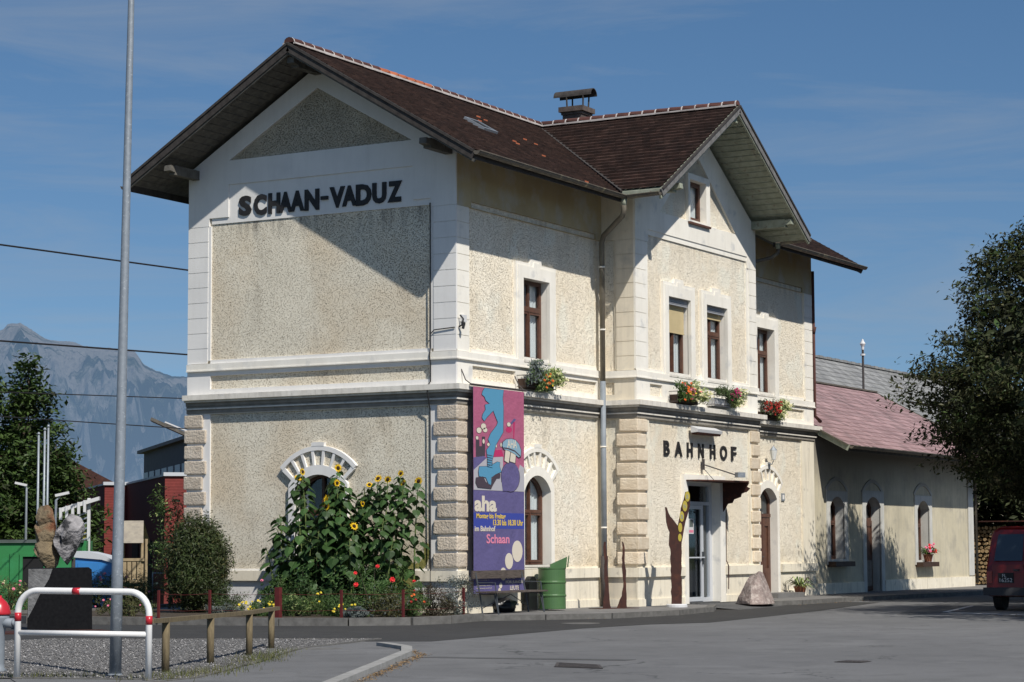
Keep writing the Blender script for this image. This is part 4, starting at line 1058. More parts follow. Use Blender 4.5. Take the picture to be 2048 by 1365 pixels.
sheet('road_resurfacing', [(-14.5, 11), (-12.0, 1.2), (-10.9, -.96), (-10.1, -2.84), (-9.17, -5.0), (-6.25, -4.82), (-3.4, -4.6), (-1.1, -4.8), (.2, -5.4), (3, -5.1), (8.14, -4.47), (15.67, -3.1), (15.67, 0), (0, 6), (1.6, 10.8), (-.3, 11.4)], -.099, M['asphalt_d'])
sheet('asphalt_patch', [(6, -7.0), (9, -6.2), (14, -5.2), (22, -5.0), (22, -8), (12, -8.5)], -.099, M['asphalt_m'])
sheet('asphalt_patch', [(-13.6, -7.4), (-13.3, -7.55), (-12.9, -10.3), (-13.2, -10.3)], -.099, M['asphalt_m'])
sheet('gravel_bed', [(-19.5, -5.9), (-19.15, -7.4), (-18.66, -7.7), (-17.54, -7.25), (-15.3, -6.25), (-12.74, -4.9), (-11.84, -4.5), (-8.84, -3.86), (-10.43, -.6), (-10.9, 1.0), (-12.81, 1.4), (-15, 1.0), (-19.6, -2.0), (-20, -5)], -.090, M['gravelbase'])
sheet('footpath', [(-22, -8.5), (-19.6, -5.95), (-19.2, -7.45), (-18.66, -7.78), (-17.54, -7.3), (-15.3, -6.3), (-12.74, -4.98), (-11.9, -4.6), (-10.5, -4.4), (-10.95, -5.3), (-11.7, -6.1), (-13.0, -6.85), (-15.85, -8.25), (-18.6, -9.55), (-22, -11.2)], -.095, M['asphalt'])
k = MB(); path = [(-22, -11.25), (-18.55, -9.6), (-15.85, -8.32), (-13.0, -6.95), (-11.8, -6.2), (-11.1, -5.45), (-10.9, -5.2)]
def ribbon(mb, path, w, z0, z1, mi=0, gap=None):
    P = [Vector((p[0], p[1], 0)) for p in path]
    for i in range(len(P)-1):
        a, b = P[i], P[i+1]; Ln = (b-a).length; d = (b-a).normalized(); s = Vector((-d.y, d.x, 0))
        seg = max(1, int(Ln/1.0)) if gap else 1
        for q in range(seg):
            u = a+d*(Ln*q/seg+(gap or 0)/2); v = a+d*(Ln*(q+1)/seg-(gap or 0)/2)
            mb.add([u+s*w/2+Vector((0, 0, z0)), u-s*w/2+Vector((0, 0, z0)), v-s*w/2+Vector((0, 0, z0)), v+s*w/2+Vector((0, 0, z0)),
                    u+s*w/2+Vector((0, 0, z1)), u-s*w/2+Vector((0, 0, z1)), v-s*w/2+Vector((0, 0, z1)), v+s*w/2+Vector((0, 0, z1))],
                   [(4, 5, 6, 7), (0, 4, 7, 3), (1, 2, 6, 5), (0, 1, 5, 4), (2, 3, 7, 6)], mi)
ribbon(k, path, .15, -.12, -.045, gap=.012)
tag(k.build('kerb', M['kerb_l']), kind='structure')
k = MB(); ribbon(k, [(-20, -7.9), (-18.66, -7.76), (-17.54, -7.27), (-12.8, -4.94), (-11.86, -4.55), (-8.84, -3.86), (-10.45, -.6), (-11, 1.1)], .06, -.12, -.082)
ribbon(k, [(-19.5, -5.93), (-19.15, -7.5)], .06, -.12, -.08); tag(k.build('gravel_edging', M['kerb']), kind='structure')
# pavements
swp = [(.1, 0.0), (-.5, -.95), (.4, -1.75), (1.6, -2.55), (4, -2.85), (6.5, -2.5), (8.3, -1.75), (8.6, -.9), (8.6, -.2), (.2, -.02)]
sheet('pavement', [(-.2, .3), (-.55, -.95), (.4, -1.7), (1.6, -2.5), (4, -2.8), (6.5, -2.45), (8.3, -1.7), (8.6, -.9), (8.6, .3)], -.0, M['pave'], th=.14)
sheet('pavement', [(11.4, .3), (11.5, -1.5), (12.8, -2.0), (16.5, -1.95), (18.3, -2.1), (25, -2.6), (34, -2.9), (36, -2.9), (36, .9), (33.5, .9), (33, .3)], -.0, M['pave'], th=.14)
k = MB(); k.add([(8.55, BY+.1, -.008), (11.5, BY+.1, -.008), (11.6, -1.2, -.03), (11.7, -2.2, -.098), (8.2, -2.5, -.098), (8.45, -1.3, -.03)], [(0, 5, 2, 1), (5, 4, 3, 2)]); tag(k.build('ramp', M['asphalt_m']), kind='structure')
k = MB()
ribbon(k, [(-.62, -.9), (.36, -1.78), (1.58, -2.6), (4, -2.92), (6.53, -2.55), (8.38, -1.78)], .16, -.12, .008, gap=.01)
ribbon(k, [(11.55, -1.6), (12.85, -2.08), (16.5, -2.04), (18.3, -2.18), (25, -2.68), (34, -2.98)], .16, -.12, .008, gap=.01)
tag(k.build('kerb', M['kerb']), kind='structure')
bedp = [(-5.1, 6.5), (-4.95, 4.4), (-4.6, 2.6), (-4.3, 1.2), (-3.9, 0), (-3.2, -.85), (-2.2, -1.05), (-.7, -.85)]
sheet('flower_bed_soil', bedp+[(-.1, -.3), (-.0, .1), (-.0, 6.5), (-.2, 8.2), (-4.6, 8.0)], .03, M['soil'], th=.14)
k = MB(); ribbon(k, [(-4.6, 8.1), (-5.16, 6.5), (-5.01, 4.4), (-4.66, 2.6), (-4.36, 1.2), (-3.95, -.04), (-3.22, -.92), (-2.2, -1.13), (-.66, -.93)], .14, -.12, .045, gap=.01)
tag(k.build('kerb', M['kerb']), kind='structure')
k = MB(); ribbon(k, [(-6, 12), (-.3, 11.62), (1.7, 10.85), (3.8, 11.1), (6.3, 12.0), (10, 12.0)], .14, -.12, -.03); tag(k.build('kerb', M['kerb']), kind='structure')
# paint, covers
m = MB(); m.slab([(7.8, -7.5), (7.5, -7.62), (6.6, -9.4), (4.2, -13.4), (4.4, -13.45), (6.8, -9.45)], [], PLAN, -.1, -.094)
m.slab([(8.0, -7.3), (13, -6.3), (13, -6.4), (8.0, -7.42)], [], PLAN, -.1, -.094); tag(m.build('parking_line', M['line']), kind='structure')
for pts, lab in (([(-14.0, -9.75), (-14.3, -10.5), (-15.0, -10.9), (-14.9, -10.2)], 'rectangular rusty drain grate in the near road'), (rect(-12.5, -12.15, -13.15, -12.8), 'small square valve cover in the open road')):
    m = MB(); m.slab(pts, [], PLAN, -.1, -.094); 
    c_ = Vector((sum(p[0] for p in pts)/4, sum(p[1] for p in pts)/4, 0))
    ins = [(c_.x+(p[0]-c_.x)*.86, c_.y+(p[1]-c_.y)*.86) for p in pts]
    for q in range(6):
        t0_, t1_ = q/6+.03, (q+1)/6-.03
        L0 = lambda a, b, t: (a[0]+(b[0]-a[0])*t, a[1]+(b[1]-a[1])*t)
        m.slab([L0(ins[0], ins[3], t0_), L0(ins[1], ins[2], t0_), L0(ins[1], ins[2], t1_), L0(ins[0], ins[3], t1_)], [], PLAN, -.094, -.089)
    tag(m.build('drain_cover', M['iron']), lab, 'drain cover')
for (x, y, r_, lab) in ((-12.04, -4.95, .3, 'round pale manhole cover in the dark footpath'), (-1.2, -3.4, .36, 'round manhole cover in the dark road before the bench')):
    m = MB(); m.lathe([(r_, 0), (r_, .005), (r_*.85, .006), (r_*.84, .004)], (x, y, -.0985), 24); tag(m.build('manhole_cover', M['kerb']), lab, 'manhole cover')
# loose gravel stones
m = MB(); random.seed(3)
gp = [(-19.5, -5.9), (-19.15, -7.4), (-18.66, -7.7), (-17.54, -7.25), (-15.3, -6.25), (-12.74, -4.9), (-11.84, -4.5), (-8.84, -3.86), (-10.43, -.6), (-10.9, 1.0), (-12.81, 1.4), (-15, 1.0), (-19.6, -2.0), (-20, -5)]
def inside(x, y, P):
    c = False; n = len(P)
    for i in range(n):
        a, b = P[i], P[(i+1) % n]
        if (a[1] > y) != (b[1] > y) and x < (b[0]-a[0])*(y-a[1])/(b[1]-a[1])+a[0]: c = not c
    return c
cnt = 0
while cnt < 9000:
    x, y = random.uniform(-20, -8.8), random.uniform(-7.7, 1.4)
    if not inside(x, y, gp): continue
    cnt += 1; r_ = random.uniform(.010, .030); h = r_*random.uniform(.6, 1.1)
    vs = [(x+r_*random.uniform(.6, 1.2)*cos(t+random.random()), y+r_*random.uniform(.6, 1.2)*sin(t+random.random()), -.095) for t in (0, 1.6, 3.1, 4.7)]
    m.add(vs+[(x+random.uniform(-.005, .005), y, -.09+h), (x+r_*.5, y+r_*.4, -.09+h*.8)], [(0, 1, 5, 4), (1, 2, 5), (2, 3, 4, 5), (3, 0, 4)])
tag(m.build('gravel', M['gravel']), kind='stuff', label='grey loose gravel around the steel pole and wooden rail', cat='gravel')

# ================================================================== PLANTS
def leafq(mb, p, n, s, asp=1.0, mi=0, sh=None):
    n = n.normalized(); u = n.orthogonal().normalized(); a = random.random()*6.28
    u, w = u*cos(a)+n.cross(u)*sin(a), -u*sin(a)+n.cross(u)*cos(a)
    s2 = s*asp
    mb.add([p-u*s, p+w*s2*.5+n*s*.12, p+u*s, p-w*s2*.5+n*s*.12], [(0, 1, 2), (0, 2, 3)], mi, sh)
def rnd(): 
    while True:
        v = Vector((random.uniform(-1, 1), random.uniform(-1, 1), random.uniform(-1, 1)))
        if .05 < v.length < 1: return v
def shrub(name, label, cat, c, rad, n, s, mats, flower=None, nf=0, fs=.03, group=None, asp=.6, stemmat='bark', top=1.0, upright=0, lump=.35, zmin=0.03):
    c = Vector(c); t = thing(name, (c.x, c.y, zmin), label, cat, group)
    m = MB()
    seed = random.random()*50
    nc = max(4, int(n/40))
    cent = []
    for i in range(nc):
        v = rnd().normalized()*random.uniform(.35, 1.0)
        k = 1+lump*noise.noise(v*1.7+Vector((seed, 0, 0)))*1.6
        cent.append(Vector((c.x+v.x*rad[0]*k, c.y+v.y*rad[1]*k, max(zmin+.02, c.z+v.z*rad[2]*k))))
    cs_ = min(rad)*.34
    for p in cent:
        base = random.random()
        for q in range(40):
            d = rnd()*cs_*1.1
            pp = p+Vector((d.x, d.y, d.z*(1.3 if upright else .9)))
            if pp.z < zmin: pp.z = zmin+random.random()*.06
            nn = (pp-c).normalized()*.6+rnd()*.9+Vector((0, 0, .25))
            leafq(m, pp, nn, s*random.uniform(.6, 1.2), asp, random.randrange(len(mats)) if random.random() < .3 else 0, min(1, max(0, base*.5+random.random()*.5)))
    m.build('foliage', [M[k] for k in mats], t)
    st = MB()
    for i in range(7):
        p = random.choice(cent); st.tube([(c.x+random.uniform(-.1, .1)*rad[0], c.y+random.uniform(-.1, .1)*rad[1], zmin), (c+p*1.0)/2 if False else ((c.x+p.x)/2, (c.y+p.y)/2, (zmin+p.z)/2), p], [.02*max(rad), .014*max(rad), .004], 5)
    st.build('branches', M[stemmat], t)
    if flower:
        f = MB()
        for i in range(nf):
            v = rnd().normalized(); v.x = -abs(v.x)*.8 if random.random() < .7 else v.x
            k = 1.05
            p = Vector((c.x+v.x*rad[0]*k, c.y+v.y*rad[1]*k, c.z+abs(v.z)*rad[2]*k*top))
            blossom(f, p, fs*random.uniform(.7, 1.2), Vector((-.6, -.4, .5))+rnd()*.5, random.randrange(len(flower)))
        f.build('blossoms', [M[k] for k in flower], t)
    return t
def blossom(mb, p, r, n, mi=0, k=7):
    n = n.normalized(); u = n.orthogonal().normalized(); w = n.cross(u)
    for ring, (rr, hh, tl) in enumerate(((1.0, 0, .5), (.62, .25, 1.1))):
        for i in range(k):
            a = 2*pi*(i+.5*ring)/k; d = u*cos(a)+w*sin(a); e = -u*sin(a)+w*cos(a)
            mb.add([p+n*r*hh, p+d*r*rr*.6+e*r*rr*.42+n*r*(hh+.25*tl), p+d*r*rr+n*r*(hh+.35*tl), p+d*r*rr*.6-e*r*rr*.42+n*r*(hh+.25*tl)], [(0, 1, 2, 3)], mi)
def heart(mb, p, d, n, s, mi=0, sh=None):
    """broad drooping heart-shaped leaf: p stalk end, d pointing direction, n upper face"""
    d = d.normalized(); n = (n-d*n.dot(d)).normalized(); w = n.cross(d)
    sh = random.random() if sh is None else sh
    o = [(0, 0), (-.12, .30), (.10, .50), (.45, .46), (.80, .22), (1.12, 0)]
    L_ = [p+d*a*s+w*b*s-n*(b*b*.5+max(0, a-.5)**2*.35)*s for a, b in o]
    R_ = [p+d*a*s-w*b*s-n*(b*b*.5+max(0, a-.5)**2*.35)*s for a, b in o]
    mid = [p, p+d*.25*s, p+d*.6*s-n*.01*s, p+d*1.12*s-n*.13*s]
    vs = [L_[1], L_[2], L_[3], L_[4], R_[1], R_[2], R_[3], R_[4]]+mid
    mb.add(vs, [(8, 0, 1, 9), (9, 1, 2, 10), (10, 2, 3, 11), (8, 9, 5, 4), (9, 10, 6, 5), (10, 11, 7, 6)], mi, sh)
def sunflower(x, y, h, label, heads=1, big=1.0, lean=(0, 0), drop=0.0):
    t = thing('sunflower', (x, y, .03), label, 'sunflower', 'sunflowers in front of the gable wall')
    st = MB(); lf = MB(); top = Vector((x+lean[0], y+lean[1], h))
    pts = [Vector((x, y, .03)), Vector((x+lean[0]*.2, y+lean[1]*.25, h*.5)), Vector((x+lean[0]*.6, y+lean[1]*.65, h*.82)), top]
    st.tube(pts, [.02, .017, .013, .009], 6)
    def P(u):
        k = u*3; i = min(2, int(k)); return pts[i].lerp(pts[i+1], k-i)
    n = int(h*13); a0 = random.random()*6
    for i in range(n):
        u = .10+.86*i/n; a = a0+i*2.4+random.uniform(-.3, .3); p = P(u)
        s = big*(.09+.135*sin(min(1, (1-u)*1.9+.12)*pi*.5))*random.uniform(.75, 1.15)
        d = Vector((cos(a), sin(a), 0)); e = p+d*s*.75+Vector((0, 0, s*.28))
        st.tube([p, e], [.006, .004], 4)
        heart(lf, e, d+Vector((0, 0, -random.uniform(.5, 1.5))), Vector((0, 0, 1))+d*.7+rnd()*.3, s)
    st.build('stem', M['stem'], t); lf.build('leaves', M['leaf_s'], t)
    for k in range(heads):
        hp = top if k == 0 else P(random.uniform(.72, .93))+Vector((random.uniform(-.12, .05), random.uniform(-.22, .22), random.uniform(.0, .12)))
        r = (.043 if k == 0 else .032)*random.uniform(.8, 1.15)
        n_ = Vector((-.6, -.5, .12))+rnd()*.75; n_.normalize(); u = n_.orthogonal().normalized(); w = n_.cross(u)
        if k: 
            s2 = MB(); s2.tube([P(.6), hp], [.007, .005], 4); s2.build('side_stem', M['stem'], t)
        f = MB()
        for q in range(22):
            a = 2*pi*q/22; d = u*cos(a)+w*sin(a); e = -u*sin(a)+w*cos(a); rr = r*(1.75+.25*(q % 2))*random.uniform(.9, 1.08)
            f.add([hp+d*r*.6, hp+d*rr*.7+e*r*.24+n_*.006, hp+d*rr+n_*random.uniform(-.01, .02), hp+d*rr*.7-e*r*.24+n_*.006], [(0, 1, 2, 3)], 0)
        hd = f.build('flower_head', M['petal'], t)
        f = MB(); vs = []
        for rr, hh in ((r*.82, .0), (r*.7, .014), (r*.35, .02)):
            for q in range(12): a = 2*pi*q/12; vs.append(hp+(u*cos(a)+w*sin(a))*rr+n_*(hh+.008))
        f.add(vs, [(j*12+q, j*12+(q+1) % 12, (j+1)*12+(q+1) % 12, (j+1)*12+q) for j in range(2) for q in range(12)]+[tuple(24+q for q in range(12))]); f.build('seed_disc', M['seed'], hd)
        b = MB()
        for q in range(8):
            a = 2*pi*q/8; d = u*cos(a)+w*sin(a); leafq(b, hp-n_*.02+d*r*.9, n_*-1+d*.4, .05, .7)
        b.build('bracts', M['leaf_s'], hd)
random.seed(21)
SF = [(-.55, 3.75, 2.75, 'leftmost tall sunflower whose head reaches the arch end', 1, (-.1, -.15)), (-.6, 3.35, 2.88, 'tall sunflower with a bud at top left of the arched window', 1, (0, .12)),
      (-.8, 2.55, 2.93, 'tallest sunflower with its bright head centred on the arched window', 1, (0, -.2)), (-.95, 2.15, 2.62, 'sunflower with two large heads right of the dark window', 2, (-.1, .0)),
      (-.7, 1.75, 2.58, 'short-necked sunflower between the double head and the wall stems', 1, (0, -.2)), (-.75, 1.35, 2.70, 'sunflower turned left, first of the pair on the right', 1, (0, -.1)),
      (-.8, 1.05, 2.68, 'sunflower facing the camera, second of the pair on the right', 1, (0, -.1)), (-.6, .9, 2.80, 'small sunflower standing highest near the right end', 1, (0, -.15)),
      (-.7, .65, 2.60, 'slender sunflower second from the right end', 1, (0, -.05)), (-.65, .35, 2.64, 'rightmost sunflower leaning towards the corner quoins', 1, (0, -.12)),
      (-1.25, 2.9, 1.9, 'low headless sunflower with drooping leaves left of centre', 0, (0, .15)), (-1.3, 1.6, 1.75, 'low sunflower with yellow head in front at half height', 1, (0, -.1)),
      (-1.1, 3.5, 1.7, 'leafy sunflower low at the left edge of the clump', 0, (0, .25)), (-1.35, 2.2, 2.15, 'broad-leaved sunflower in the front middle of the clump', 1, (0, 0)),
      (-1.1, .95, 1.9, 'leafy sunflower behind the red roses', 0, (0, -.1)), (-1.0, 2.45, 2.3, 'leafy sunflower right in front of the dark arched window', 1, (0, .0)), (-1.35, 2.7, 1.6, 'young sunflower low in the middle of the clump', 0, (0, -.05)), (-1.3, .6, 1.5, 'young sunflower low at the right end of the clump', 0, (0, -.15)), (-1.2, 3.75, 1.35, 'young sunflower bending out at the far left of the clump', 0, (0, .25)), (-.9, 1.5, 2.2, 'leafy sunflower with pale stem between both right heads', 1, (0, .05)), (-1.0, 3.0, 2.4, 'leafy sunflower hiding the left jamb of the arched window', 0, (0, .1))]
for x, y, h, lab, hd, ln in SF: sunflower(x, 2.2+(y-2.2)*(.86 if y > 2.2 else .86), h, lab, hd, .92, ln)
EX = [(-.9, 2.0, 2.45, 'bare-topped sunflower stalk in the gap right of the dark window'), (-1.2, 1.85, 2.1, 'tall leafy stalk in the centre of the clump'), (-1.45, 2.45, 1.7, 'leafy stalk in front below the dark window'), (-1.5, 1.35, 1.5, 'leafy stalk in front right of centre'), (-.7, 2.9, 2.3, 'leafy stalk close to the window arch'), (-.8, 1.15, 2.3, 'leafy stalk under the right pair of heads'), (-.85, .55, 2.0, 'leafy stalk before the right end of the clump'),
      (-1.3, 3.3, 1.5, 'leafy stalk in front at left of the clump'), (-1.5, 1.9, 1.25, 'short leafy stalk in the front centre'), (-1.0, 3.75, 2.0, 'leafy stalk over the left window jamb'), (-1.1, 1.65, 1.9, 'leafy stalk hiding the right window jamb'), (-.75, 2.3, 2.5, 'leafy stalk rising in the middle of the arched window'), (-1.0, 1.95, 2.6, 'slender stalk closing the gap between the two groups of heads'), (-.7, 1.75, 2.5, 'stalk near the wall right of the window jamb'), (-1.2, 2.15, 2.35, 'broad-leaved stalk in front of the window jamb')]
for x, y, h, lab in EX: sunflower(x, 2.2+(y-2.2)*.8, h, lab, 0, 1.0, (0, random.uniform(-.15, .15)))
for i, (y, x, h, lab) in enumerate([(3.3, -1.0, .75, 'dark shrubby undergrowth at left foot of the sunflowers'), (2.6, -1.3, .9, 'dense dark foliage under the middle sunflowers'), (1.9, -1.3, .95, 'dense shrub of broad leaves right below the window'), (1.2, -1.2, .8, 'leafy shrub behind the rose bush')]):
    shrub('leafy_shrub', lab, 'shrub', (x, y, h*.62), (.55, .52, h*.62), 2200, .05, ['leaf_s', 'leaf_g'], group='undergrowth below the sunflowers', asp=.9)
for c_, r_, n_, lab, fl, nf in (((-1.9, .75, .55), (.45, .5, .55), 1400, 'rose bush with large coral red blooms below the right sunflowers', ['f_red'], 4), ((-1.7, 3.15, .45), (.4, .4, .45), 900, 'rose bush with a single pink bloom left of the sunflowers', ['f_pink'], 1), ((-1.6, .15, .5), (.4, .4, .5), 900, 'thin rose bush with orange red blooms near the corner', ['f_orange', 'f_red'], 1)):
    shrub('rose_bush', lab, 'rose bush', c_, r_, n_, .032, ['leaf_g', 'leaf_s'], fl, nf, .055, 'rose bushes in the bed', top=1.0)
shrub('clipped_thuja', 'tall rounded dark evergreen bush at the left end of the bed', 'bush', (-1.6, 5.2, 1.0), (.60, .64, .96), 52000, .046, ['leaf_d', 'leaf_o'], asp=.5, upright=1, lump=.12)
shrub('young_tree', 'pale green young shrub growing up behind the evergreen bush', 'shrub', (.6, 7.6, 1.7), (.5, .55, .9), 1600, .05, ['leaf_b', 'leaf_p'], asp=.7, lump=.6)
low = [((-2.6, 3.7, .28), (.35, .38, .3), 'small round green bush right of the tall evergreen', ['leaf_d', 'leaf_g'], None, 0), ((-3.1, 2.6, .15), (.3, .5, .17), 'low yellow flowered plant by the thick red post', ['leaf_g'], ['f_yellow'], 30),
       ((-3.0, 1.8, .2), (.35, .5, .24), 'bright green leafy plant in the middle of the bed', ['leaf_g', 'leaf_p'], None, 0), ((-2.7, 1.1, .25), (.35, .45, .3), 'light green spreading plant beside the thin red post', ['leaf_g', 'leaf_b'], ['f_yellow'], 4),
       ((-3.0, .55, .12), (.25, .35, .15), 'yellow marigolds right of the thin red post', ['leaf_g'], ['f_yellow'], 18), ((-3.3, .2, .10), (.2, .3, .12), 'silver grey cushion plant at the front kerb', ['leaf_gr'], None, 0),
       ((-2.7, -.1, .25), (.35, .4, .3), 'dull green plant before the roses', ['leaf_o', 'leaf_gr'], None, 0), ((-2.4, -.45, .25), (.3, .3, .28), 'small bush with red orange flowers near the corner', ['leaf_g', 'leaf_v'], ['f_orange', 'f_dred'], 9),
       ((-1.6, -.45, .3), (.4, .35, .38), 'reddish leaved bush before the corner quoins', ['leaf_v', 'leaf_o'], None, 0), ((-.8, -.45, .42), (.38, .3, .5), 'feathery grey green shrub beside the bench', ['leaf_gr', 'leaf_o'], None, 0),
       ((-3.4, 3.2, .12), (.3, .4, .14), 'creeping grey plant over the front kerb', ['leaf_gr', 'leaf_o'], None, 0), ((-3.9, 5.2, .2), (.35, .7, .22), 'low mixed greenery left of the evergreen bush', ['leaf_o', 'leaf_g'], ['f_pink'], 8), ((-1.9, 2.3, .3), (.4, .7, .35), 'dark ground foliage before the sunflower stems', ['leaf_s', 'leaf_o'], None, 0)]
for c_, r_, lab, ms, fl, nf in low:
    shrub('bed_plant', lab, 'plant', c_, r_, 2400, .034, ms, fl, nf, .026, 'low plants in the flower bed', asp=.45)
wl = [((1.2, 12.4, .15), 'dry yellow weeds left in the strip before the container'), ((2.6, 11.9, .1), 'green weeds behind the stone block'), ((3.8, 11.9, .25), 'weedy tuft beside the steel pole in the far strip'), ((5.0, 12.3, .3), 'flowering wild perennials right of the pole'), ((5.9, 12.4, .2), 'grey green perennials nearest the evergreen bush'), ((0, 12.6, .1), 'tall weeds behind the hydrant')]
for c_, lab in wl:
    shrub('wild_plants', lab, 'plants', (c_[0], c_[1]+.3, c_[2]+.05), (.6, .8, .42), 2000, .06, ['leaf_o', 'leaf_g', 'leaf_p'], ['f_pink', 'f_cream'], 12, .035, 'wild plants in the far strip', asp=.22, upright=1, zmin=-.1)
# grass tufts by the gravel edge
random.seed(5); m = MB()
for (x0, y0, x1, y1, n, w) in ((-19.2, -7.6, -17.2, -7.1, 700, .22), (-17.2, -7.1, -12.6, -4.8, 420, .14), (-19.5, -5.7, -18.9, -6.6, 260, .15), (-15.6, -6.4, -14.0, -5.4, 400, .16)):
    for i in range(n):
        t = random.random(); x = x0+(x1-x0)*t+random.gauss(0, w); y = y0+(y1-y0)*t+random.gauss(0, w); h = random.uniform(.02, .085); a = random.random()*6.28
        m.add([(x, y, -.09), (x+.008*cos(a), y+.008*sin(a), -.09), (x+.03*cos(a+1), y+.03*sin(a+1), -.09+h)], [(0, 1, 2)])
tag(m.build('grass', M['grass']), kind='stuff', label='short dry grass along the gravel edge', cat='grass')
m = MB()
for (pa, pb, n, w) in (((-18.5, -9.75), (-13, -7.15), 900, .07), ((-13, -7.15), (-11.2, -5.6), 260, .06), ((1, -2.35), (8, -2.1), 200, .15), ((12, -2.2), (20, -2.3), 130, .1), ((5.5, -9.8), (6.5, -8.7), 200, .25)):
    for i in range(n):
        t = random.random(); x = pa[0]+(pb[0]-pa[0])*t+random.gauss(0, w); y = pa[1]+(pb[1]-pa[1])*t-abs(random.gauss(0, w)); s = random.uniform(.008, .022)
        leafq(m, Vector((x, y, -.09)), Vector((0, 0, 1))+rnd()*.6, s, .8)
M['dryleaf'] = mat('dry_leaf', (.26, .17, .08), (.18, .11, .05), 8, .9, attr=.4)
tag(m.build('fallen_leaves', M['dryleaf']), kind='stuff', label='dry brown leaf litter along the kerbs', cat='leaf litter')
# ---- trees
def tree(name, label, base, prof, n_cl, leaf, mats, per=55, trunk_r=.2, asp=.8, cl=.55, group=None, sky=0.0, view=None, lump=.3, dens=None, bz=None):
    """prof: list of (z, radius); clumps are kept near the crown surface with some inside"""
    bx, by, bz_ = base; t = thing(name, base, label, 'tree', group)
    def R(z):
        for (z0, r0), (z1, r1) in zip(prof, prof[1:]):
            if z0 <= z <= z1: return r0+(r1-r0)*(z-z0)/(z1-z0)
        return 0
    zlo, zhi = prof[0][0], prof[-1][0]; lf = MB(); br = MB(); sd_ = random.random()*90
    rmax = max(r for _, r in prof); cent = []
    while len(cent) < n_cl:
        z = random.uniform(zlo, zhi); a = random.random()*2*pi
        if random.random() > (R(z)/rmax)+.12: continue
        lob = 1+lump*noise.noise(Vector((cos(a)*1.3+sd_, sin(a)*1.3, z*.45)))*1.7
        u = random.random()**.42
        r = R(z)*u*lob
        cent.append((Vector((bx+r*cos(a), by+r*sin(a), z)), u))
    for p, u in cent:
        bright = random.random(); ax = Vector((p.x-bx, p.y-by, .3*(p.z-zlo))).normalized()
        c1 = cl*random.uniform(.6, 1.25)
        for q in range(per):
            d = rnd(); d = d*c1; d.z *= .55; d += ax*random.uniform(-.5, .5)*c1
            pp = p+d; nn = Vector((0, 0, 1))*.55+rnd()*.9+ax*.3
            leafq(lf, pp, nn, leaf*random.uniform(.6, 1.25), asp, random.randrange(len(mats)) if random.random() < .25 else 0, min(1, max(0, bright*.55+random.random()*.45)))
    lf.build('crown', [M[k] for k in mats], t)
    ztop = zlo+(zhi-zlo)*.75
    br.tube([(bx, by, bz_), (bx+.05, by, zlo+.3), (bx-.1, by+.1, (zlo+ztop)/2), (bx, by, ztop)], [trunk_r*1.2, trunk_r, trunk_r*.65, trunk_r*.2], 9)
    for i in range(26):
        p, u = random.choice(cent); z0 = zlo+(p.z-zlo)*.55
        if z0 > ztop: z0 = ztop*.95
        a = Vector((bx, by, z0)); mid_ = a.lerp(p, .5)+Vector((0, 0, .15)); br.tube([a, mid_, p], [trunk_r*.32, trunk_r*.18, .02], 5)
    br.build('trunk', M['bark'], t, smooth=True)
    return t
random.seed(12)
tree('linden_tree', 'large dark green broadleaf tree hanging over the annex and red van', (19.4, -8.65, -.1),
     [(2.5, 3.4), (3.4, 4.9), (4.7, 5.35), (6.0, 4.9), (7.5, 4.3), (9.0, 3.1), (9.8, 2.3), (11.1, .9), (11.7, .2)], 2700, .078, ['leaf_t', 'leaf_b', 'leaf_o', 'leaf_t'], per=96, trunk_r=.3, cl=.5, lump=.26)
random.seed(14)
tree('linden_tree', 'second broadleaf tree standing right of the van beyond the frame', (6.5, -14.8, -.1),
     [(2.6, 3.0), (4, 4.6), (7, 4.6), (10, 3.2), (12, .3)], 360, .14, ['leaf_t', 'leaf_b'], per=50, trunk_r=.28, cl=.8)
random.seed(15)
tree('dense_tree', 'dark tree standing in shade behind the annex end wall', (38.6, 2.2, -.1), [(.2, 2.0), (1.5, 2.3), (3.2, 2.3), (4.6, 1.4), (5.2, .3)], 330, .16, ['leaf_t'], per=45, cl=.8)
tree('dense_tree', 'dark tree farther right behind the red van', (38.0, -1.6, -.1), [(.2, 2.0), (1.5, 2.4), (3.2, 2.4), (4.8, 1.4), (5.4, .3)], 330, .16, ['leaf_t'], per=45, cl=.8)
random.seed(16)
TL = [((20.0, 31.6, -1.3), [(.0, 2.0), (2, 2.7), (4.5, 2.0), (6.5, 1.4), (8.0, .4), (8.3, .1)], 460, 'tall leafy tree at the left edge before the mountain'),
      ((21.2, 29.9, -1.3), [(.5, 1.2), (3.0, 1.5), (5.5, 1.0), (7.3, .55), (7.8, .1)], 230, 'upright leafy crown beside the left edge tree'),
      ((20.6, 28.2, -1.3), [(-.2, 1.2), (1.5, 1.5), (3.0, 1.1), (4.6, .5), (5.1, .1)], 220, 'lower broadleaf tree behind the three flagpoles'),
      ((15.5, 30.0, -1.3), [(-.5, 2.0), (1.5, 2.4), (3.2, 2.2), (4.4, .8)], 240, 'broad low tree behind the green container')]
for b, pr_, n_, lab in TL:
    tree('birch_tree' if False else 'leafy_tree', lab, b, pr_, n_, .13, ['leaf_b', 'leaf_t'], per=48, trunk_r=.16, cl=.55, group='trees on the left edge', lump=.5)

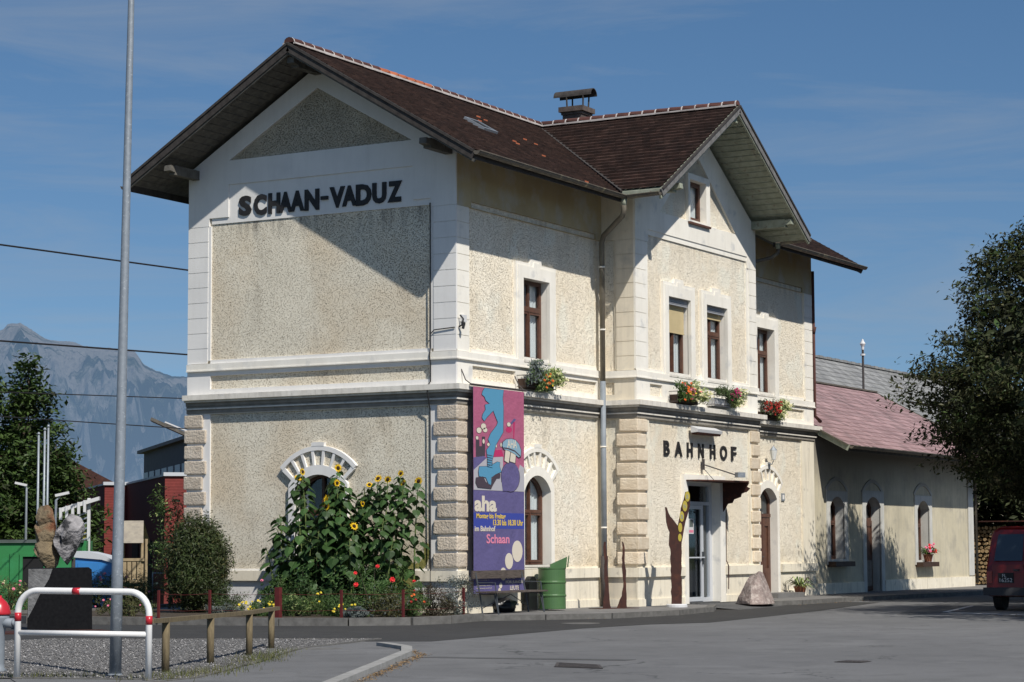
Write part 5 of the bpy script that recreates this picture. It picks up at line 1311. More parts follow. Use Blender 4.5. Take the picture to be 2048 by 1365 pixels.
# ================================================================== MOUNTAIN
MO = Vector((-38.6, -22.94, 1.31)); yaw0 = .511235118
sil = [(-900, 560), (-500, 590), (-250, 610), (-120, 640), (-60, 668), (-20, 660), (0, 654), (10, 643), (35, 640), (60, 655), (85, 672), (105, 677), (140, 678), (165, 688), (230, 693), (265, 697), (285, 725), (310, 738), (345, 750), (376, 750), (450, 765), (560, 800), (700, 850), (900, 900), (1200, 960), (2200, 1040)]
def silh(px):
    for (a, b), (c, d) in zip(sil, sil[1:]):
        if a <= px <= c: return b+(d-b)*(px-a)/(c-a)
    return 1040
m = MB(); NU, NV = 560, 150; D0 = 3200.; D1_ = 7000.; vs = []
for i in range(NU+1):
    px = -420+(1320*i/NU); az = yaw0-math.atan((px-1024)/4490.5)
    y = silh(px)+2.2*noise.noise(Vector((px*.09, 1, 0)))+1.4*noise.noise(Vector((px*.3, 5, 0)))
    hc = cos(math.atan((px-1024)/4490.5))
    top = (1096-y)/4490.5*D1_*hc
    for j in range(NV+1):
        t = j/NV; d = D0+(D1_-D0)*t
        q = Vector((px*.011, t*5, 0)); rg = 0; am = 1; fr = 1
        for o_ in range(6):
            rg += am*(1-abs(noise.noise(Vector((q.x*fr+o_*7, q.y*fr, o_*3.1))))*2); am *= .55; fr *= 2.05
        rg = (rg-1.1)
        env = t**1.15; k = sin(pi*min(1, t))
        z = top*env+k*rg*95+k*35*noise.noise(Vector((px*.05, t*14, 2)))
        if t > .985: z = top*(env if t < 1 else 1)
        z = min(z, top*d/D1_*.995) if t < 1 else top
        vs.append((MO.x+d*cos(az), MO.y+d*sin(az), z-12*(1-t)))
m.add(vs, [(i*(NV+1)+j, (i+1)*(NV+1)+j, (i+1)*(NV+1)+j+1, i*(NV+1)+j+1) for i in range(NU) for j in range(NV)])
px = (38-1024); 
mm = bpy.data.materials.new('hazy_rock'); mm.use_nodes = True; nt = mm.node_tree; N = nt.nodes; Lk = nt.links; bs = N['Principled BSDF']
bs.inputs['Roughness'].default_value = 1; bs.inputs['Specular IOR Level'].default_value = 0
ge = N.new('ShaderNodeNewGeometry'); mpn = N.new('ShaderNodeMapping'); mpn.inputs['Scale'].default_value = (.0042, .0042, .0042); Lk.new(ge.outputs['Position'], mpn.inputs['Vector'])
n1 = N.new('ShaderNodeTexNoise'); n1.inputs['Scale'].default_value = 3.2; n1.inputs['Detail'].default_value = 12; n1.inputs['Roughness'].default_value = .68; Lk.new(mpn.outputs[0], n1.inputs['Vector'])
sp = N.new('ShaderNodeSeparateXYZ'); Lk.new(ge.outputs['Normal'], sp.inputs[0])
n2 = N.new('ShaderNodeTexNoise'); n2.inputs['Scale'].default_value = 1.0; n2.inputs['Detail'].default_value = 10; n2.inputs['Distortion'].default_value = .8; Lk.new(mpn.outputs[0], n2.inputs['Vector'])
sz0 = N.new('ShaderNodeSeparateXYZ'); Lk.new(ge.outputs['Position'], sz0.inputs[0])
el_ = N.new('ShaderNodeMapRange'); el_.inputs['From Min'].default_value = 0; el_.inputs['From Max'].default_value = 700; el_.inputs['To Min'].default_value = -.07; el_.inputs['To Max'].default_value = .05; Lk.new(sz0.outputs[2], el_.inputs['Value'])
ad = N.new('ShaderNodeMath'); ad.operation = 'MULTIPLY_ADD'; ad.inputs[1].default_value = .9; Lk.new(n2.outputs['Fac'], ad.inputs[0])
ad1 = N.new('ShaderNodeMath'); ad1.operation = 'MULTIPLY_ADD'; ad1.inputs[1].default_value = .55; Lk.new(n1.outputs['Fac'], ad1.inputs[0]); Lk.new(el_.outputs[0], ad1.inputs[2]); Lk.new(ad1.outputs[0], ad.inputs[2])
cr = N.new('ShaderNodeValToRGB'); Lk.new(ad.outputs[0], cr.inputs['Fac'])
cr.color_ramp.elements[0].position = .66; cr.color_ramp.elements[0].color = (.02, .04, .035, 1); cr.color_ramp.elements[1].position = .78; cr.color_ramp.elements[1].color = (.46, .43, .40, 1)
e = cr.color_ramp.elements.new(.69); e.color = (.09, .115, .075, 1); e = cr.color_ramp.elements.new(.73); e.color = (.25, .25, .21, 1)
Lk.new(cr.outputs['Color'], bs.inputs['Base Color'])
bp = N.new('ShaderNodeBump'); bp.inputs['Strength'].default_value = 1; bp.inputs['Distance'].default_value = 110; Lk.new(n1.outputs['Fac'], bp.inputs['Height']); Lk.new(bp.outputs[0], bs.inputs['Normal'])
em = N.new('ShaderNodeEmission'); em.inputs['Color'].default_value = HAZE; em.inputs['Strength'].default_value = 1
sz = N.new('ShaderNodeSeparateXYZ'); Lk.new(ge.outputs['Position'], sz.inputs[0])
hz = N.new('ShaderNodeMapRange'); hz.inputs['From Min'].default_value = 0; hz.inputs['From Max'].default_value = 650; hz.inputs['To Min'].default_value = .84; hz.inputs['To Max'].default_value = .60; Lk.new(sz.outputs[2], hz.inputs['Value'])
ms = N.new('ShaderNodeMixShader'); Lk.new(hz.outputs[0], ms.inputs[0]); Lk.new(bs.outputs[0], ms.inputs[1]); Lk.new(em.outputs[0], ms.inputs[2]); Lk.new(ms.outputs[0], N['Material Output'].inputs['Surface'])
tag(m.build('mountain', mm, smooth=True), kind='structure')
# ================================================================== SIGNS AND LETTERING
def glyphs(mb, s, mp, a0, a1, b0, b1, o0, o1, mi=0, bold=.0, sp=1.0, fit=None):
    """text fitted into the rectangle a0..a1, b0..b1 of a surface map"""
    cu = bpy.data.curves.new('lettering', 'FONT'); cu.body = s; cu.offset = bold; cu.resolution_u = 3; cu.space_character = sp
    ob = bpy.data.objects.new('lettering', cu); col.objects.link(ob)
    dg = bpy.context.evaluated_depsgraph_get(); me = bpy.data.meshes.new_from_object(ob.evaluated_get(dg))
    V = [v.co.copy() for v in me.vertices]; F = [tuple(p.vertices) for p in me.polygons]
    x0, x1 = min(v.x for v in V), max(v.x for v in V); y0, y1 = min(v.y for v in V), max(v.y for v in V)
    fx = lambda v: (a0+(a1-a0)*(v.x-x0)/(x1-x0), b0+(b1-b0)*(v.y-y0)/(y1-y0))
    ec = {}
    for f in F:
        for i in range(len(f)):
            k = (f[i], f[(i+1) % len(f)]); kk = tuple(sorted(k)); ec[kk] = ec.get(kk, [])+[k]
    n = len(V); vs = [mp(*fx(v), o1) for v in V]+[mp(*fx(v), o0) for v in V]
    fs = list(F)+[tuple(n+i for i in reversed(f)) for f in F]
    for kk, l in ec.items():
        if len(l) == 1: a, b = l[0]; fs.append((b, a, n+a, n+b))
    mb.add(vs, fs, mi)
    bpy.data.objects.remove(ob); bpy.data.curves.remove(cu)
# SCHAAN-VADUZ, one letter at a time so that the spacing follows the wall
G2 = lambda a, b, o: (-o, -a, b)
SG = thing('station_name_sign', (-.04, 3.35, 8.4), 'black raised capital letters SCHAAN-VADUZ high on the gable wall', 'sign')
cuts = [(477, 503), (508, 534), (538, 562), (560, 586), (583, 611), (612, 641), (645, 659), (662, 692), (687, 715), (714, 744), (746, 773), (776, 803)]
zz = [(432, 392), (432, 390), (431, 389), (428, 387), (426, 384), (419, 378), (405, 398), (416, 373), (413, 371), (411, 368), (408, 364), (402, 359)]
yw = lambda px: 5.402+(px-477)*(1.294-5.402)/(803-477)
bw = {'-': .0}
for ch, (p0, p1) in zip('SCHAAN-VADUZ', cuts):
    u = (p0-477)/326
    m = MB(); zb0, zt0 = (8.385, 8.825) if ch != '-' else (8.575, 8.65)
    if ch == '-': m.slab(rect(-yw(p0), -yw(p1), zb0, zt0), [], G2, -.03, .015)
    else: glyphs(m, ch, G2, -yw(p0), -yw(p1), zb0+random.uniform(-.01, .01), zt0, -.03, .0, bold=.05)
    m.build('letter', M['black'], SG)
BG = lambda a, b, o: (a, BY-o, b)
SG = thing('station_sign', (10, BY-.03, 3.4), 'black raised capital letters BAHNHOF above the glass entrance door', 'sign')
for ch, c_ in zip('BAHNHOF', (8.06, 8.70, 9.32, 9.95, 10.62, 11.26, 11.87)):
    m = MB(); w_ = .15 if ch not in 'AO' else .20
    glyphs(m, ch, BG, c_-w_, c_+w_, 3.40, 3.745, -.05, -.02, bold=.025); m.build('letter', M['black'], SG)
# hanging advertising banner
M['b_pink'] = mat('banner_pink', (.44, .125, .215), (.40, .11, .195), 1.5, .8, trans=.1, bump=.7, bscale=1.6, bdist=.08); M['b_viol'] = mat('banner_violet', (.115, .10, .235), (.10, .088, .205), 1.5, .8, bump=.7, bscale=1.6, bdist=.08)
M['b_blue'] = mat('banner_blue', (.085, .27, .42), rough=.8); M['b_grey'] = mat('banner_grey', (.40, .39, .42), rough=.8); M['b_cream'] = mat('banner_cream', (.62, .56, .46), rough=.8)
M['b_dark'] = mat('banner_dark', (.06, .045, .06), rough=.8); M['b_yel'] = mat('banner_yellow', (.68, .48, .07), rough=.8); M['b_lb'] = mat('banner_light_blue', (.22, .36, .45), rough=.8)
M['b_rose'] = mat('banner_rose', (.66, .22, .33), rough=.8); M['b_dpink'] = mat('banner_deep_pink', (.45, .03, .12), rough=.8); M['b_ultra'] = mat('banner_ultramarine', (.04, .06, .30), rough=.8)
BM = ['b_pink', 'b_viol', 'b_blue', 'b_grey', 'b_cream', 'b_dark', 'b_yel', 'b_lb', 'b_rose', 'b_dpink', 'b_ultra']
BN = lambda a, b, o: (a, -.235-o, b)
BT = thing('advertising_banner', (1.3, -.24, .4), 'tall pink and violet cloth banner with skating cartoon figure and aha lettering', 'banner')
m = MB(); bx0, bx1, bzt, bzm, bzb = .27, 2.36, 4.55, 2.47, .40
m.slab(rect(bx0, bx1, bzb, bzt), [], BN, -.004, 0, 1)
m.slab(rect(bx0, bx1, bzm, bzt), [], BN, 0, .003, 0)
def bp(P, mi, lay):
    q = []
    for X, Y in P:
        u = (X-140)/578; a = bx0+(bx1-bx0)*u; top = 85+40*u; bot = 1255+0*u
        q.append((a, bzt-(Y-top)/(bot-top)*(bzt-bzm)))
    m.slab(q, [], BN, .003+lay*.002, .005+lay*.002, mi)
def el(cx, cy, rx, ry, n=20, rot=0): return [(cx+rx*cos(2*pi*i/n)*cos(rot)-ry*sin(2*pi*i/n)*sin(rot), cy+rx*cos(2*pi*i/n)*sin(rot)+ry*sin(2*pi*i/n)*cos(rot)) for i in range(n)]
bp([(140, 890), (250, 868), (285, 890), (140, 1030)], 1, 0)
bp([(141, 1030), (285, 890), (470, 868), (470, 1254), (141, 1254)], 3, 0)
bp([(590, 1254), (668, 950), (717, 985), (717, 1254)], 3, 0)
for r_ in ((165, 205, 690, 880), (232, 268, 650, 870), (205, 232, 760, 875)): bp([(r_[0], r_[2]), (r_[1], r_[2]), (r_[1], r_[3]), (r_[0], r_[3])], 5, 0)
bp([(360, 800), (455, 790), (480, 868), (360, 870)], 9, 0)
bp(el(555, 1095, 112, 172), 5, 1); bp(el(555, 1095, 106, 166), 1, 2)
bp([(470, 1040), (490, 960), (600, 940), (645, 990), (655, 1120), (600, 1240), (590, 1254), (465, 1254), (450, 1130)], 1, 3)
leg = [(262, 100), (240, 140), (232, 175), (262, 200), (275, 240), (318, 275), (266, 290), (272, 345), (240, 400), (234, 440), (256, 475), (290, 425), (358, 352), (410, 480), (400, 515), (330, 610), (300, 680), (325, 740), (282, 800), (290, 880), (292, 985), (355, 1028), (342, 920), (360, 850), (385, 740), (470, 590), (475, 300), (465, 210), (478, 114)]
cxl = sum(p[0] for p in leg)/len(leg); 
def grow(P, g):
    out = []; n = len(P)
    ar = sum(P[i][0]*P[(i+1) % n][1]-P[(i+1) % n][0]*P[i][1] for i in range(n))
    for i in range(n):
        a, b, c = P[i-1], P[i], P[(i+1) % n]; d1 = Vector((b[0]-a[0], b[1]-a[1])).normalized(); d2 = Vector((c[0]-b[0], c[1]-b[1])).normalized()
        nn = Vector((d1.y+d2.y, -(d1.x+d2.x))); nn = nn.normalized()*(g if ar > 0 else -g); out.append((b[0]+nn.x, max(86+40*(b[0]-140)/578, b[1]+nn.y)))
    return out
bp(grow(leg, 5), 5, 3); bp(leg, 2, 4)
sh_ = [(200, 990), (300, 985), (350, 960), (400, 930), (430, 935), (425, 980), (445, 1040), (380, 1070), (330, 1110), (330, 1195), (300, 1180), (270, 1110), (195, 1100), (190, 1050)]
bp(grow(sh_, 5), 5, 5); bp(sh_, 2, 6)
bp([(160, 1115), (240, 1100), (270, 1160), (310, 1195), (325, 1196), (340, 1110), (350, 1095), (400, 1060), (435, 1060), (430, 1110), (395, 1112), (350, 1190), (330, 1235), (180, 1225), (155, 1170)], 5, 7)
for i in range(6): bp([(285, 850+i*27), (345, 862+i*27), (345, 868+i*27), (285, 857+i*27)], 5, 6)
bp([(490, 780), (560, 788), (535, 945), (478, 915)], 5, 4); bp([(497, 785), (554, 792), (531, 938), (484, 912)], 4, 5)
bp([(556, 800), (622, 830), (612, 942), (540, 922)], 5, 4); bp([(560, 806), (616, 834), (606, 934), (546, 916)], 4, 5)
hat = [(452, 745), (460, 700), (500, 665), (560, 655), (610, 668), (655, 715), (682, 790), (678, 862), (650, 875), (600, 835), (530, 800), (470, 785)]
bp(hat, 5, 6); bp([(X*.94+560*.06, Y*.94+755*.06) for X, Y in hat], 7, 7)
bp([(470, 762), (520, 765), (600, 790), (668, 850), (664, 862), (600, 806), (520, 780), (470, 775)], 5, 8)
for (cx_, cy_, r1, r2) in ((250, 535, 28, 34), (268, 575, 24, 26), (200, 582, 27, 32), (538, 500, 20, 24), (178, 668, 14, 20), (250, 705, 12, 26), (308, 738, 18, 20), (392, 748, 8, 20), (448, 735, 8, 24)):
    bp(el(cx_, cy_, r1+4, r2+4), 5, 1); bp(el(cx_, cy_, r1, r2), 4, 2)
bp([(560, 480), (600, 430), (625, 440), (600, 470), (570, 500)], 1, 1); bp([(590, 470), (612, 470), (600, 660), (592, 660)], 9, 1); bp(el(540, 560, 36, 34), 9, 0)
glyphs(m, 'AHA', BN, 1.62, 2.02, 3.36, 3.53, .02, .023, 4, bold=.01)
m.slab(rect(bx0, bx1, 1.70, 2.02), [], BN, 0, .0015, 10)
T = lambda s, a0, a1, b0, b1, mi, bold=.02: glyphs(m, s, BN, a0, a1, b0, b1, .003, .006, mi, bold=bold)
T('aha', .30, 1.20, 2.04, 2.36, 4, .04); T('Montag bis Freitag', .38, 1.56, 1.875, 2.005, 6); T('13.30 bis 18.30 Uhr', 1.05, 2.30, 1.765, 1.885, 6); T('im Bahnhof', .31, 1.14, 1.645, 1.755, 4); T('Schaan', .78, 1.72, 1.40, 1.59, 8)
for cx_, cz_, r_ in ((2.05, 1.24, .22), (1.70, 1.04, .165), (1.46, .78, .13), (1.35, .55, .06), (1.30, .45, .05)):
    m.slab([(cx_+r_*cos(2*pi*i/22), cz_+r_*sin(2*pi*i/22)) for i in range(22)], [], BN, .003, .006, 4)
T('DAS', 1.62, 1.95, .68, .73, 4); T('FÜR JUNGE', 1.56, 2.27, .57, .655, 4); T('LEUTE', 1.74, 2.12, .45, .535, 4)
for i, w_ in enumerate((.35, .5, .62, .58, .6)): T('Beratung und Infos'[:8+2*i], .38, .38+w_, .71-i*.055, .735-i*.055, 4, .0)
for x in (bx0, bx1-.035): m.slab(rect(x, x+.035, bzb, bzt), [], BN, .0, .0012, 0 if False else 1)
m.build('printed_cloth', [M[k] for k in BM], BT)
r = MB(); r.tube([(.17, -.235, 4.585), (2.46, -.235, 4.585)], .022, 8); r.tube([(.2, -.235, 4.585), (.2, -.10, 4.68), (.2, .0, 4.9)], .012, 6); r.tube([(2.4, -.235, 4.585), (2.4, -.10, 4.7), (2.4, 0, 4.9)], .012, 6)
r.build('hanging_rod', M['iron'], BT)
# ---- bench
BE = thing('park_bench', (1.35, -.4, 0), 'weathered dark wooden bench with steel legs standing before the banner', 'bench')
def board(x0, x1, y0, z0, y1, z1, th=.03):
    m = MB(); m.obox((x0, (y0+y1)/2, (z0+z1)/2), (x1, (y0+y1)/2, (z0+z1)/2), math.hypot(y1-y0, z1-z0) if abs(z1-z0) < .02 else th, th if abs(z1-z0) < .02 else math.hypot(y1-y0, z1-z0)); return m
board(.3, 2.42, -.17, .70, -.15, .86, .032).build('backrest', M['benchw'], BE)
for i, y in enumerate((-.30, -.43, -.56, -.67)): board(.3, 2.42, y-.055, .435, y+.055, .435).build('seat_slat', M['benchw'], BE)
for x in (.42, 2.30):
    m = MB(); m.tube([(x, -.16, .84), (x, -.27, .40), (x, -.33, .0)], .017, 6); m.tube([(x, -.70, .0), (x, -.60, .42)], .017, 6); m.tube([(x, -.60, .40), (x, -.27, .40)], .015, 6)
    m.tube([(x, -.70, .0), (x, -.62, .62), (x, -.24, .62)], .013, 6); m.build('leg_frame', M['steel'], BE)
m = MB(); m.tube([(.42, -.33, .12), (1.35, -.45, .38), (2.3, -.33, .12)], .009, 6); m.build('stretcher', M['steel'], BE)
BE.location = (1.35-.26, -.4-.17, 0)
# ---- bin, bags behind the bench
BI = thing('oil_drum_bin', (3.17, -.445, 0), 'green oil drum litter bin with raised slanting lid beside the bench', 'litter bin')
m = MB(); prof = [(.275, .03), (.285, .03), (.29, .04)]
for z in (.31, .59): prof += [(.288, z-.03), (.300, z-.012), (.300, z+.012), (.288, z+.03)]
prof += [(.288, .86), (.298, .87), (.298, .89), (.28, .89), (.27, .87)]
m.lathe(prof, (3.17, -.445, 0), 36); m.build('drum', M['green_bin'], BI, smooth=False)
m = MB(); cx_, cy_ = 3.17, -.445; vs = []
lid = [(-.04, .93), (.30, 1.16)]
ang = [pi*(-.5+i/12) for i in range(13)]
hv = Vector((.49, -.87, 0)); fv = Vector((.87, .49, 0)); c_ = Vector((cx_, cy_, 0))
pts = [c_+hv*-.04+fv*-.24, c_+hv*.30+fv*-.13, c_+hv*.30+fv*.13, c_+hv*-.04+fv*.24]
vs = [pts[0]+Vector((0, 0, .89)), pts[1]+Vector((0, 0, .89)), pts[2]+Vector((0, 0, .89)), pts[3]+Vector((0, 0, .89)), pts[0]+Vector((0, 0, .96)), pts[1]+hv*.02+Vector((0, 0, 1.12)), pts[2]+hv*.02+Vector((0, 0, 1.12)), pts[3]+Vector((0, 0, .96))]
m.add(vs, [(0, 1, 5, 4), (2, 3, 7, 6), (4, 5, 6, 7), (0, 3, 2, 1), (3, 0, 4, 7)])
m.obox(pts[1]+hv*.03+fv*.13+Vector((0, 0, .9)), pts[1]+hv*.06+fv*.13+Vector((0, 0, 1.14)), .27, .02)
m.build('lid', M['green_bin'], BI)
def blob(mb, c, r, seed, amp=.25, freq=1.6, sub=3, mi=0, flat=None, ridged=False, shf=None, cut=0):
    rs_ = random.Random(seed); planes = []
    for _ in range(cut):
        n_ = Vector((rs_.gauss(0, 1), rs_.gauss(0, 1), rs_.gauss(0, .8))).normalized(); planes.append((n_, rs_.uniform(.62, .86)))
    bm = bmesh.new(); bmesh.ops.create_icosphere(bm, subdivisions=sub, radius=1)
    for v in bm.verts:
        d = v.co.normalized(); k = 1
        s_ = 1; f = freq; a = amp
        for o in range(4):
            nz = noise.noise(d*f+Vector((seed, seed*.7, o))); k += a*((1-abs(nz)*2.2)*.6 if ridged else nz*1.6); a *= .5; f *= 2
        e_ = d*k
        for n_, q_ in planes:
            u_ = e_.dot(n_)-q_
            if u_ > 0: e_ = e_-n_*u_*.92
        p = Vector((e_.x*r[0], e_.y*r[1], e_.z*r[2]))
        if shf: p = shf(p)
        if flat is not None: p.z = max(p.z, flat)
        v.co = p
    bm.verts.ensure_lookup_table()
    mb.add([Vector(c)+v.co for v in bm.verts], [[v.index for v in f.verts] for f in bm.faces], mi); bm.free()
M['bag'] = mat('black_plastic', (.012, .012, .013), rough=.35, spec=.5)
m = MB(); blob(m, (1.75, -.12, .13), (.38, .17, .17), 4, .2, flat=-.13); tag(m.build('rubbish_bag', M['bag'], smooth=True), 'slumped black plastic bag lying under the bench', 'bag')
m = MB(); m.slab(archp(0, .19, 0, .56, .72), [], lambda a, b, o: (2.72+a*.9, -.18+a*-.0-o, b), -.06, .06); tag(m.build('black_board', M['bag']), 'black round topped board leaning on the wall behind the green drum', 'board')
# ---- rusty steel figures
def jag(P, a=.016, st=.07, seed=1):
    rj = random.Random(seed); out = []
    for i, p in enumerate(P):
        q = P[(i+1) % len(P)]; d = math.hypot(q[0]-p[0], q[1]-p[1]); n = max(1, int(d/st))
        for k in range(n):
            t = k/n; e = 0 if k == 0 or (p[1] < .01 and q[1] < .01) else rj.uniform(-a, a)
            nx, ny = (q[1]-p[1])/d, -(q[0]-p[0])/d; out.append((p[0]+(q[0]-p[0])*t+nx*e, p[1]+(q[1]-p[1])*t+ny*e))
    return out
vd = Vector((.84, .54, 0)); va = Vector((.54, -.84, 0))
def figmap(base, tilt=0):
    a_ = (va*cos(tilt)+vd*sin(tilt)); o_ = (-vd*cos(tilt)+va*sin(tilt)); b_ = Vector(base)
    return lambda a, b, o: tuple(b_+a_*a+o_*o+Vector((0, 0, b)))
for base, P, lab in (((4.62, -.93, .012), [(-.03, 0), (.15, 0), (.12, .18), (.105, .45), (.08, .75), (.085, 1.0), (.06, 1.25), (.05, 1.42), (.01, 1.42), (-.005, 1.2), (.02, 1.0), (.005, .7), (.025, .45), (.0, .25)], 'narrow wavy rusty steel figure beside the downpipe'),
                     ((5.16, -1.15, .012), [(-.17, 0), (.05, 0), (.045, .3), (.03, .6), (.04, .8), (.01, 1.1), (.015, 1.25), (-.02, 1.42), (-.045, 1.42), (-.035, 1.15), (-.045, .8), (-.02, .55), (-.06, .25)], 'slim rusty steel figure on the right of the shared base plate')):
    m = MB(); m.slab(jag(P, .013, .08, 3), [], figmap(base, .1), -.012, .012); tag(m.build('steel_figure', M['rust']), lab, 'steel sculpture', 'rusty steel figures by the wall')
m = MB(); m.obox((4.5, -.75, .006), (5.4, -1.25, .006), .42, .012); tag(m.build('base_plate', M['rust']), 'flat rusty plate on the pavement under two steel figures', 'base plate')
FG = thing('steel_signpost_figure', (6.35, -1.83, 0), 'tall rusty steel tree figure with yellow discs at the entrance', 'steel sculpture')
fm0 = figmap((6.35, -1.83, .06)); fm = lambda a, b, o: fm0(a*.88, b, o)
m = MB()
m.slab(jag([(-.13, 0), (.13, 0), (.13, .9), (.14, 1.25), (.17, 1.45), (.22, 1.7), (.30, 1.95), (.36, 2.15), (.37, 2.32), (.33, 2.46), (.25, 2.46), (.21, 2.3), (.13, 2.1), (.08, 1.85), (.05, 1.72), (0, 1.78), (-.06, 1.85), (-.13, 1.92), (-.18, 2.0), (-.22, 2.12), (-.27, 2.13), (-.25, 1.95), (-.24, 1.8), (-.20, 1.66), (-.16, 1.58), (-.17, 1.45), (-.18, 1.3), (-.14, 1.2)], .012, .09, 5), [], fm, -.012, .012)
m.build('steel_plate', M['rust'], FG)
m = MB(); m.lathe([(.24, 0), (.24, .05), (.22, .07)], (6.35, -1.83, 0), 20); m.build('concrete_foot', M['whitebox'], FG)
for (a, b, rx, rz, ch) in ((.30, 2.36, .062, .115, 'a'), (.235, 2.15, .06, .12, 'h'), (.155, 1.92, .055, .115, 'a'), (.11, 1.68, .05, .105, ''), (.10, 1.46, .045, .085, '')):
    m = MB(); m.slab([(a+rx*cos(2*pi*i/18), b+rz*sin(2*pi*i/18)) for i in range(18)], [], fm, .012, .02); d_ = m.build('yellow_disc', M['yellow'], FG)
    if ch: m = MB(); glyphs(m, ch, fm, a-.03, a+.03, b-.045, b+.04, .02, .024, bold=.0); m.build('letter', M['galv'], d_)
# ---- boulder at the entrance
M['pinkrock'] = mat('pinkish_rock', (.33, .265, .24), (.22, .175, .16), 5, .9, bump=1, bscale=14, bdist=.04, c3=(.46, .40, .36), s3=9, cut3=(.5, .7))
m = MB()
def cone(p):
    t = max(0, min(1, (p.z+.2)/.75)); k = 1-.62*t; return Vector((p.x*k-.1*t, p.y*k, p.z))
blob(m, (11.0, -1.78, .19), (.88, .5, .75), 9, .22, 1.5, 4, flat=-.22, ridged=True, shf=cone, cut=16)
tag(m.build('boulder', M['pinkrock']), 'pinkish pyramid shaped boulder between the two entrance doors', 'boulder')
m = MB(); m.obox((10.55, -2.0, -.05), (11.6, -1.6, -.05), .35, .05); tag(m.build('ground_plate', M['rust']), 'rust brown plate under the pinkish boulder', 'base plate')
# ---- sculpture of two boulders on a plinth
M['granite'] = mat('dark_granite', (.006, .006, .007), (.011, .011, .012), 20, .55, spec=.08); M['granite_l'] = mat('rough_granite', (.20, .20, .20), (.10, .10, .10), 7, .9, bump=1, bscale=12, bdist=.03)
M['tanrock'] = mat('tan_rock', (.26, .20, .12), (.11, .085, .055), 2.6, .9, bump=1, bscale=14, bdist=.05, c3=(.17, .07, .035), s3=1.6, cut3=(.52, .62)); M['greyrock'] = mat('grey_white_rock', (.42, .40, .40), (.09, .088, .09), 3.2, .9, bump=1, bscale=12, bdist=.06, c3=(.03, .03, .032), s3=2.6, cut3=(.50, .55))
SCU = thing('boulder_sculpture', (-7.6, 3.7, -.1), 'two rough boulders on short pins above a black granite block', 'sculpture')
sv = Vector((.76, .65, 0)); sa = Vector((.65, -.76, 0)); sb = Vector((-8.2, 3.88, 0))
def ms_(a, b, o): return tuple(sb+sa*a-sv*o+Vector((0, 0, b)))
m = MB(); m.slab([(0, -.1), (1.12, -.1), (1.10, .96), (1.05, 1.0), (.0, .99)], [], ms_, -.6, 0); m.slab([(0.005, .12), (.10, .3), (.22, .56), (.36, .80), (.42, .98), (.005, .98)], [], ms_, 0, .012, 1)
m.build('granite_block', [M['granite'], M['granite_l']], SCU)
m = MB(); blob(m, ms_(.34, 1.27, -.3), (.24, .22, .28), 3, .3, 1.5, 4, ridged=True, cut=12); blob(m, ms_(.30, 1.55, -.3), (.19, .2, .30), 8, .3, 1.6, 4, ridged=True, cut=12); blob(m, ms_(.31, 1.86, -.3), (.19, .18, .24), 14, .25, 1.6, 4, ridged=True, cut=12); m.build('tan_boulder', M['tanrock'], SCU)
m = MB()
def lean(p): return Vector((p.x+.16*p.z*sa.x, p.y+.16*p.z*sa.y, p.z))
blob(m, ms_(.72, 1.56, -.3), (.31, .26, .52), 22, .28, 1.7, 4, ridged=True, shf=lean, cut=16); m.build('grey_boulder', M['greyrock'], SCU)
for a in (.36, .78): m = MB(); m.tube([ms_(a, .95, -.3), ms_(a, 1.15, -.3)], .035, 8); m.build('steel_pin', M['iron'], SCU)
m = MB(); m.obox(tuple(sb+Vector((-.9, -.1, -.085))-sv*.5), tuple(sb+sa*1.35-sv*.9+Vector((0, 0, -.085))), .9, .03); tag(m.build('ground_plate', M['rust']), 'low rusty ground plate in front of the granite block', 'ground plate')
# ---- barrier
BR = thing('tubular_barrier', (-19.36, -6.75, -.1), 'white tubular barrier with red bands in the left foreground', 'barrier')
b0, b1 = Vector((-19.52, -5.97, 0)), Vector((-19.2, -7.54, 0)); bd = (b1-b0).normalized(); zt = .865; R_ = .24
def hoop(n=8):
    P = [b0+Vector((0, 0, -.1)), b0+Vector((0, 0, zt-R_))]
    for i in range(1, n+1): t = pi/2*i/n; P.append(b0+bd*R_*(1-cos(t))+Vector((0, 0, zt-R_+R_*sin(t))))
    for i in range(0, n+1): t = pi/2*(1-i/n); P.append(b1-bd*R_*(1-cos(t))+Vector((0, 0, zt-R_+R_*sin(t)-.012)))
    P.append(b1+Vector((0, 0, -.1))); return P
m = MB(); m.tube(hoop(), .036, 16); m.build('hoop', M['whitegloss'], BR, smooth=True)
m = MB(); m.tube([b0+Vector((0, 0, .405)), b1+Vector((0, 0, .395))], .030, 14); m.build('cross_rail', M['whitegloss'], BR, smooth=True)
for a, b in ((b0+Vector((0, 0, .53)), b0+Vector((0, 0, .625))), (b1+Vector((0, 0, .50)), b1+Vector((0, 0, .595))), (b0+bd*.68+Vector((0, 0, zt-.005)), b0+bd*.77+Vector((0, 0, zt-.006)))):
    m = MB(); m.tube([a, b], .0375, 16); m.build('red_band', M['redgloss'], BR, smooth=True)
for p in (b0, b1): m = MB(); m.lathe([(.065, 0), (.065, .01), (.04, .015)], (p.x, p.y, -.094), 14); m.build('foot_collar', M['kerb'], BR)
# ---- pole
m = MB(); m.tube([(-18.67, -6.65, -.1), (-18.67, -6.665, 1.2), (-18.67, -6.77, 7.6), (-18.67, -6.83, 11.0)], [.069, .063, .036, .028], 20)
PO = m.build('steel_pole', M['galv'], smooth=True); tag(PO, 'tall tapering galvanised steel pole behind the white barrier', 'pole')
m = MB(); m.lathe([(.085, 0), (.085, .02), (.07, .03)], (-18.67, -6.65, -.1), 18); m.build('base_collar', M['galv'], None).name
_bc = [o for o in col.objects if o.name.startswith('base_collar')][0]
_w = Vector(_bc['_o'])-Vector(PO['_o']); _bc.parent = PO; _bc.location = _w
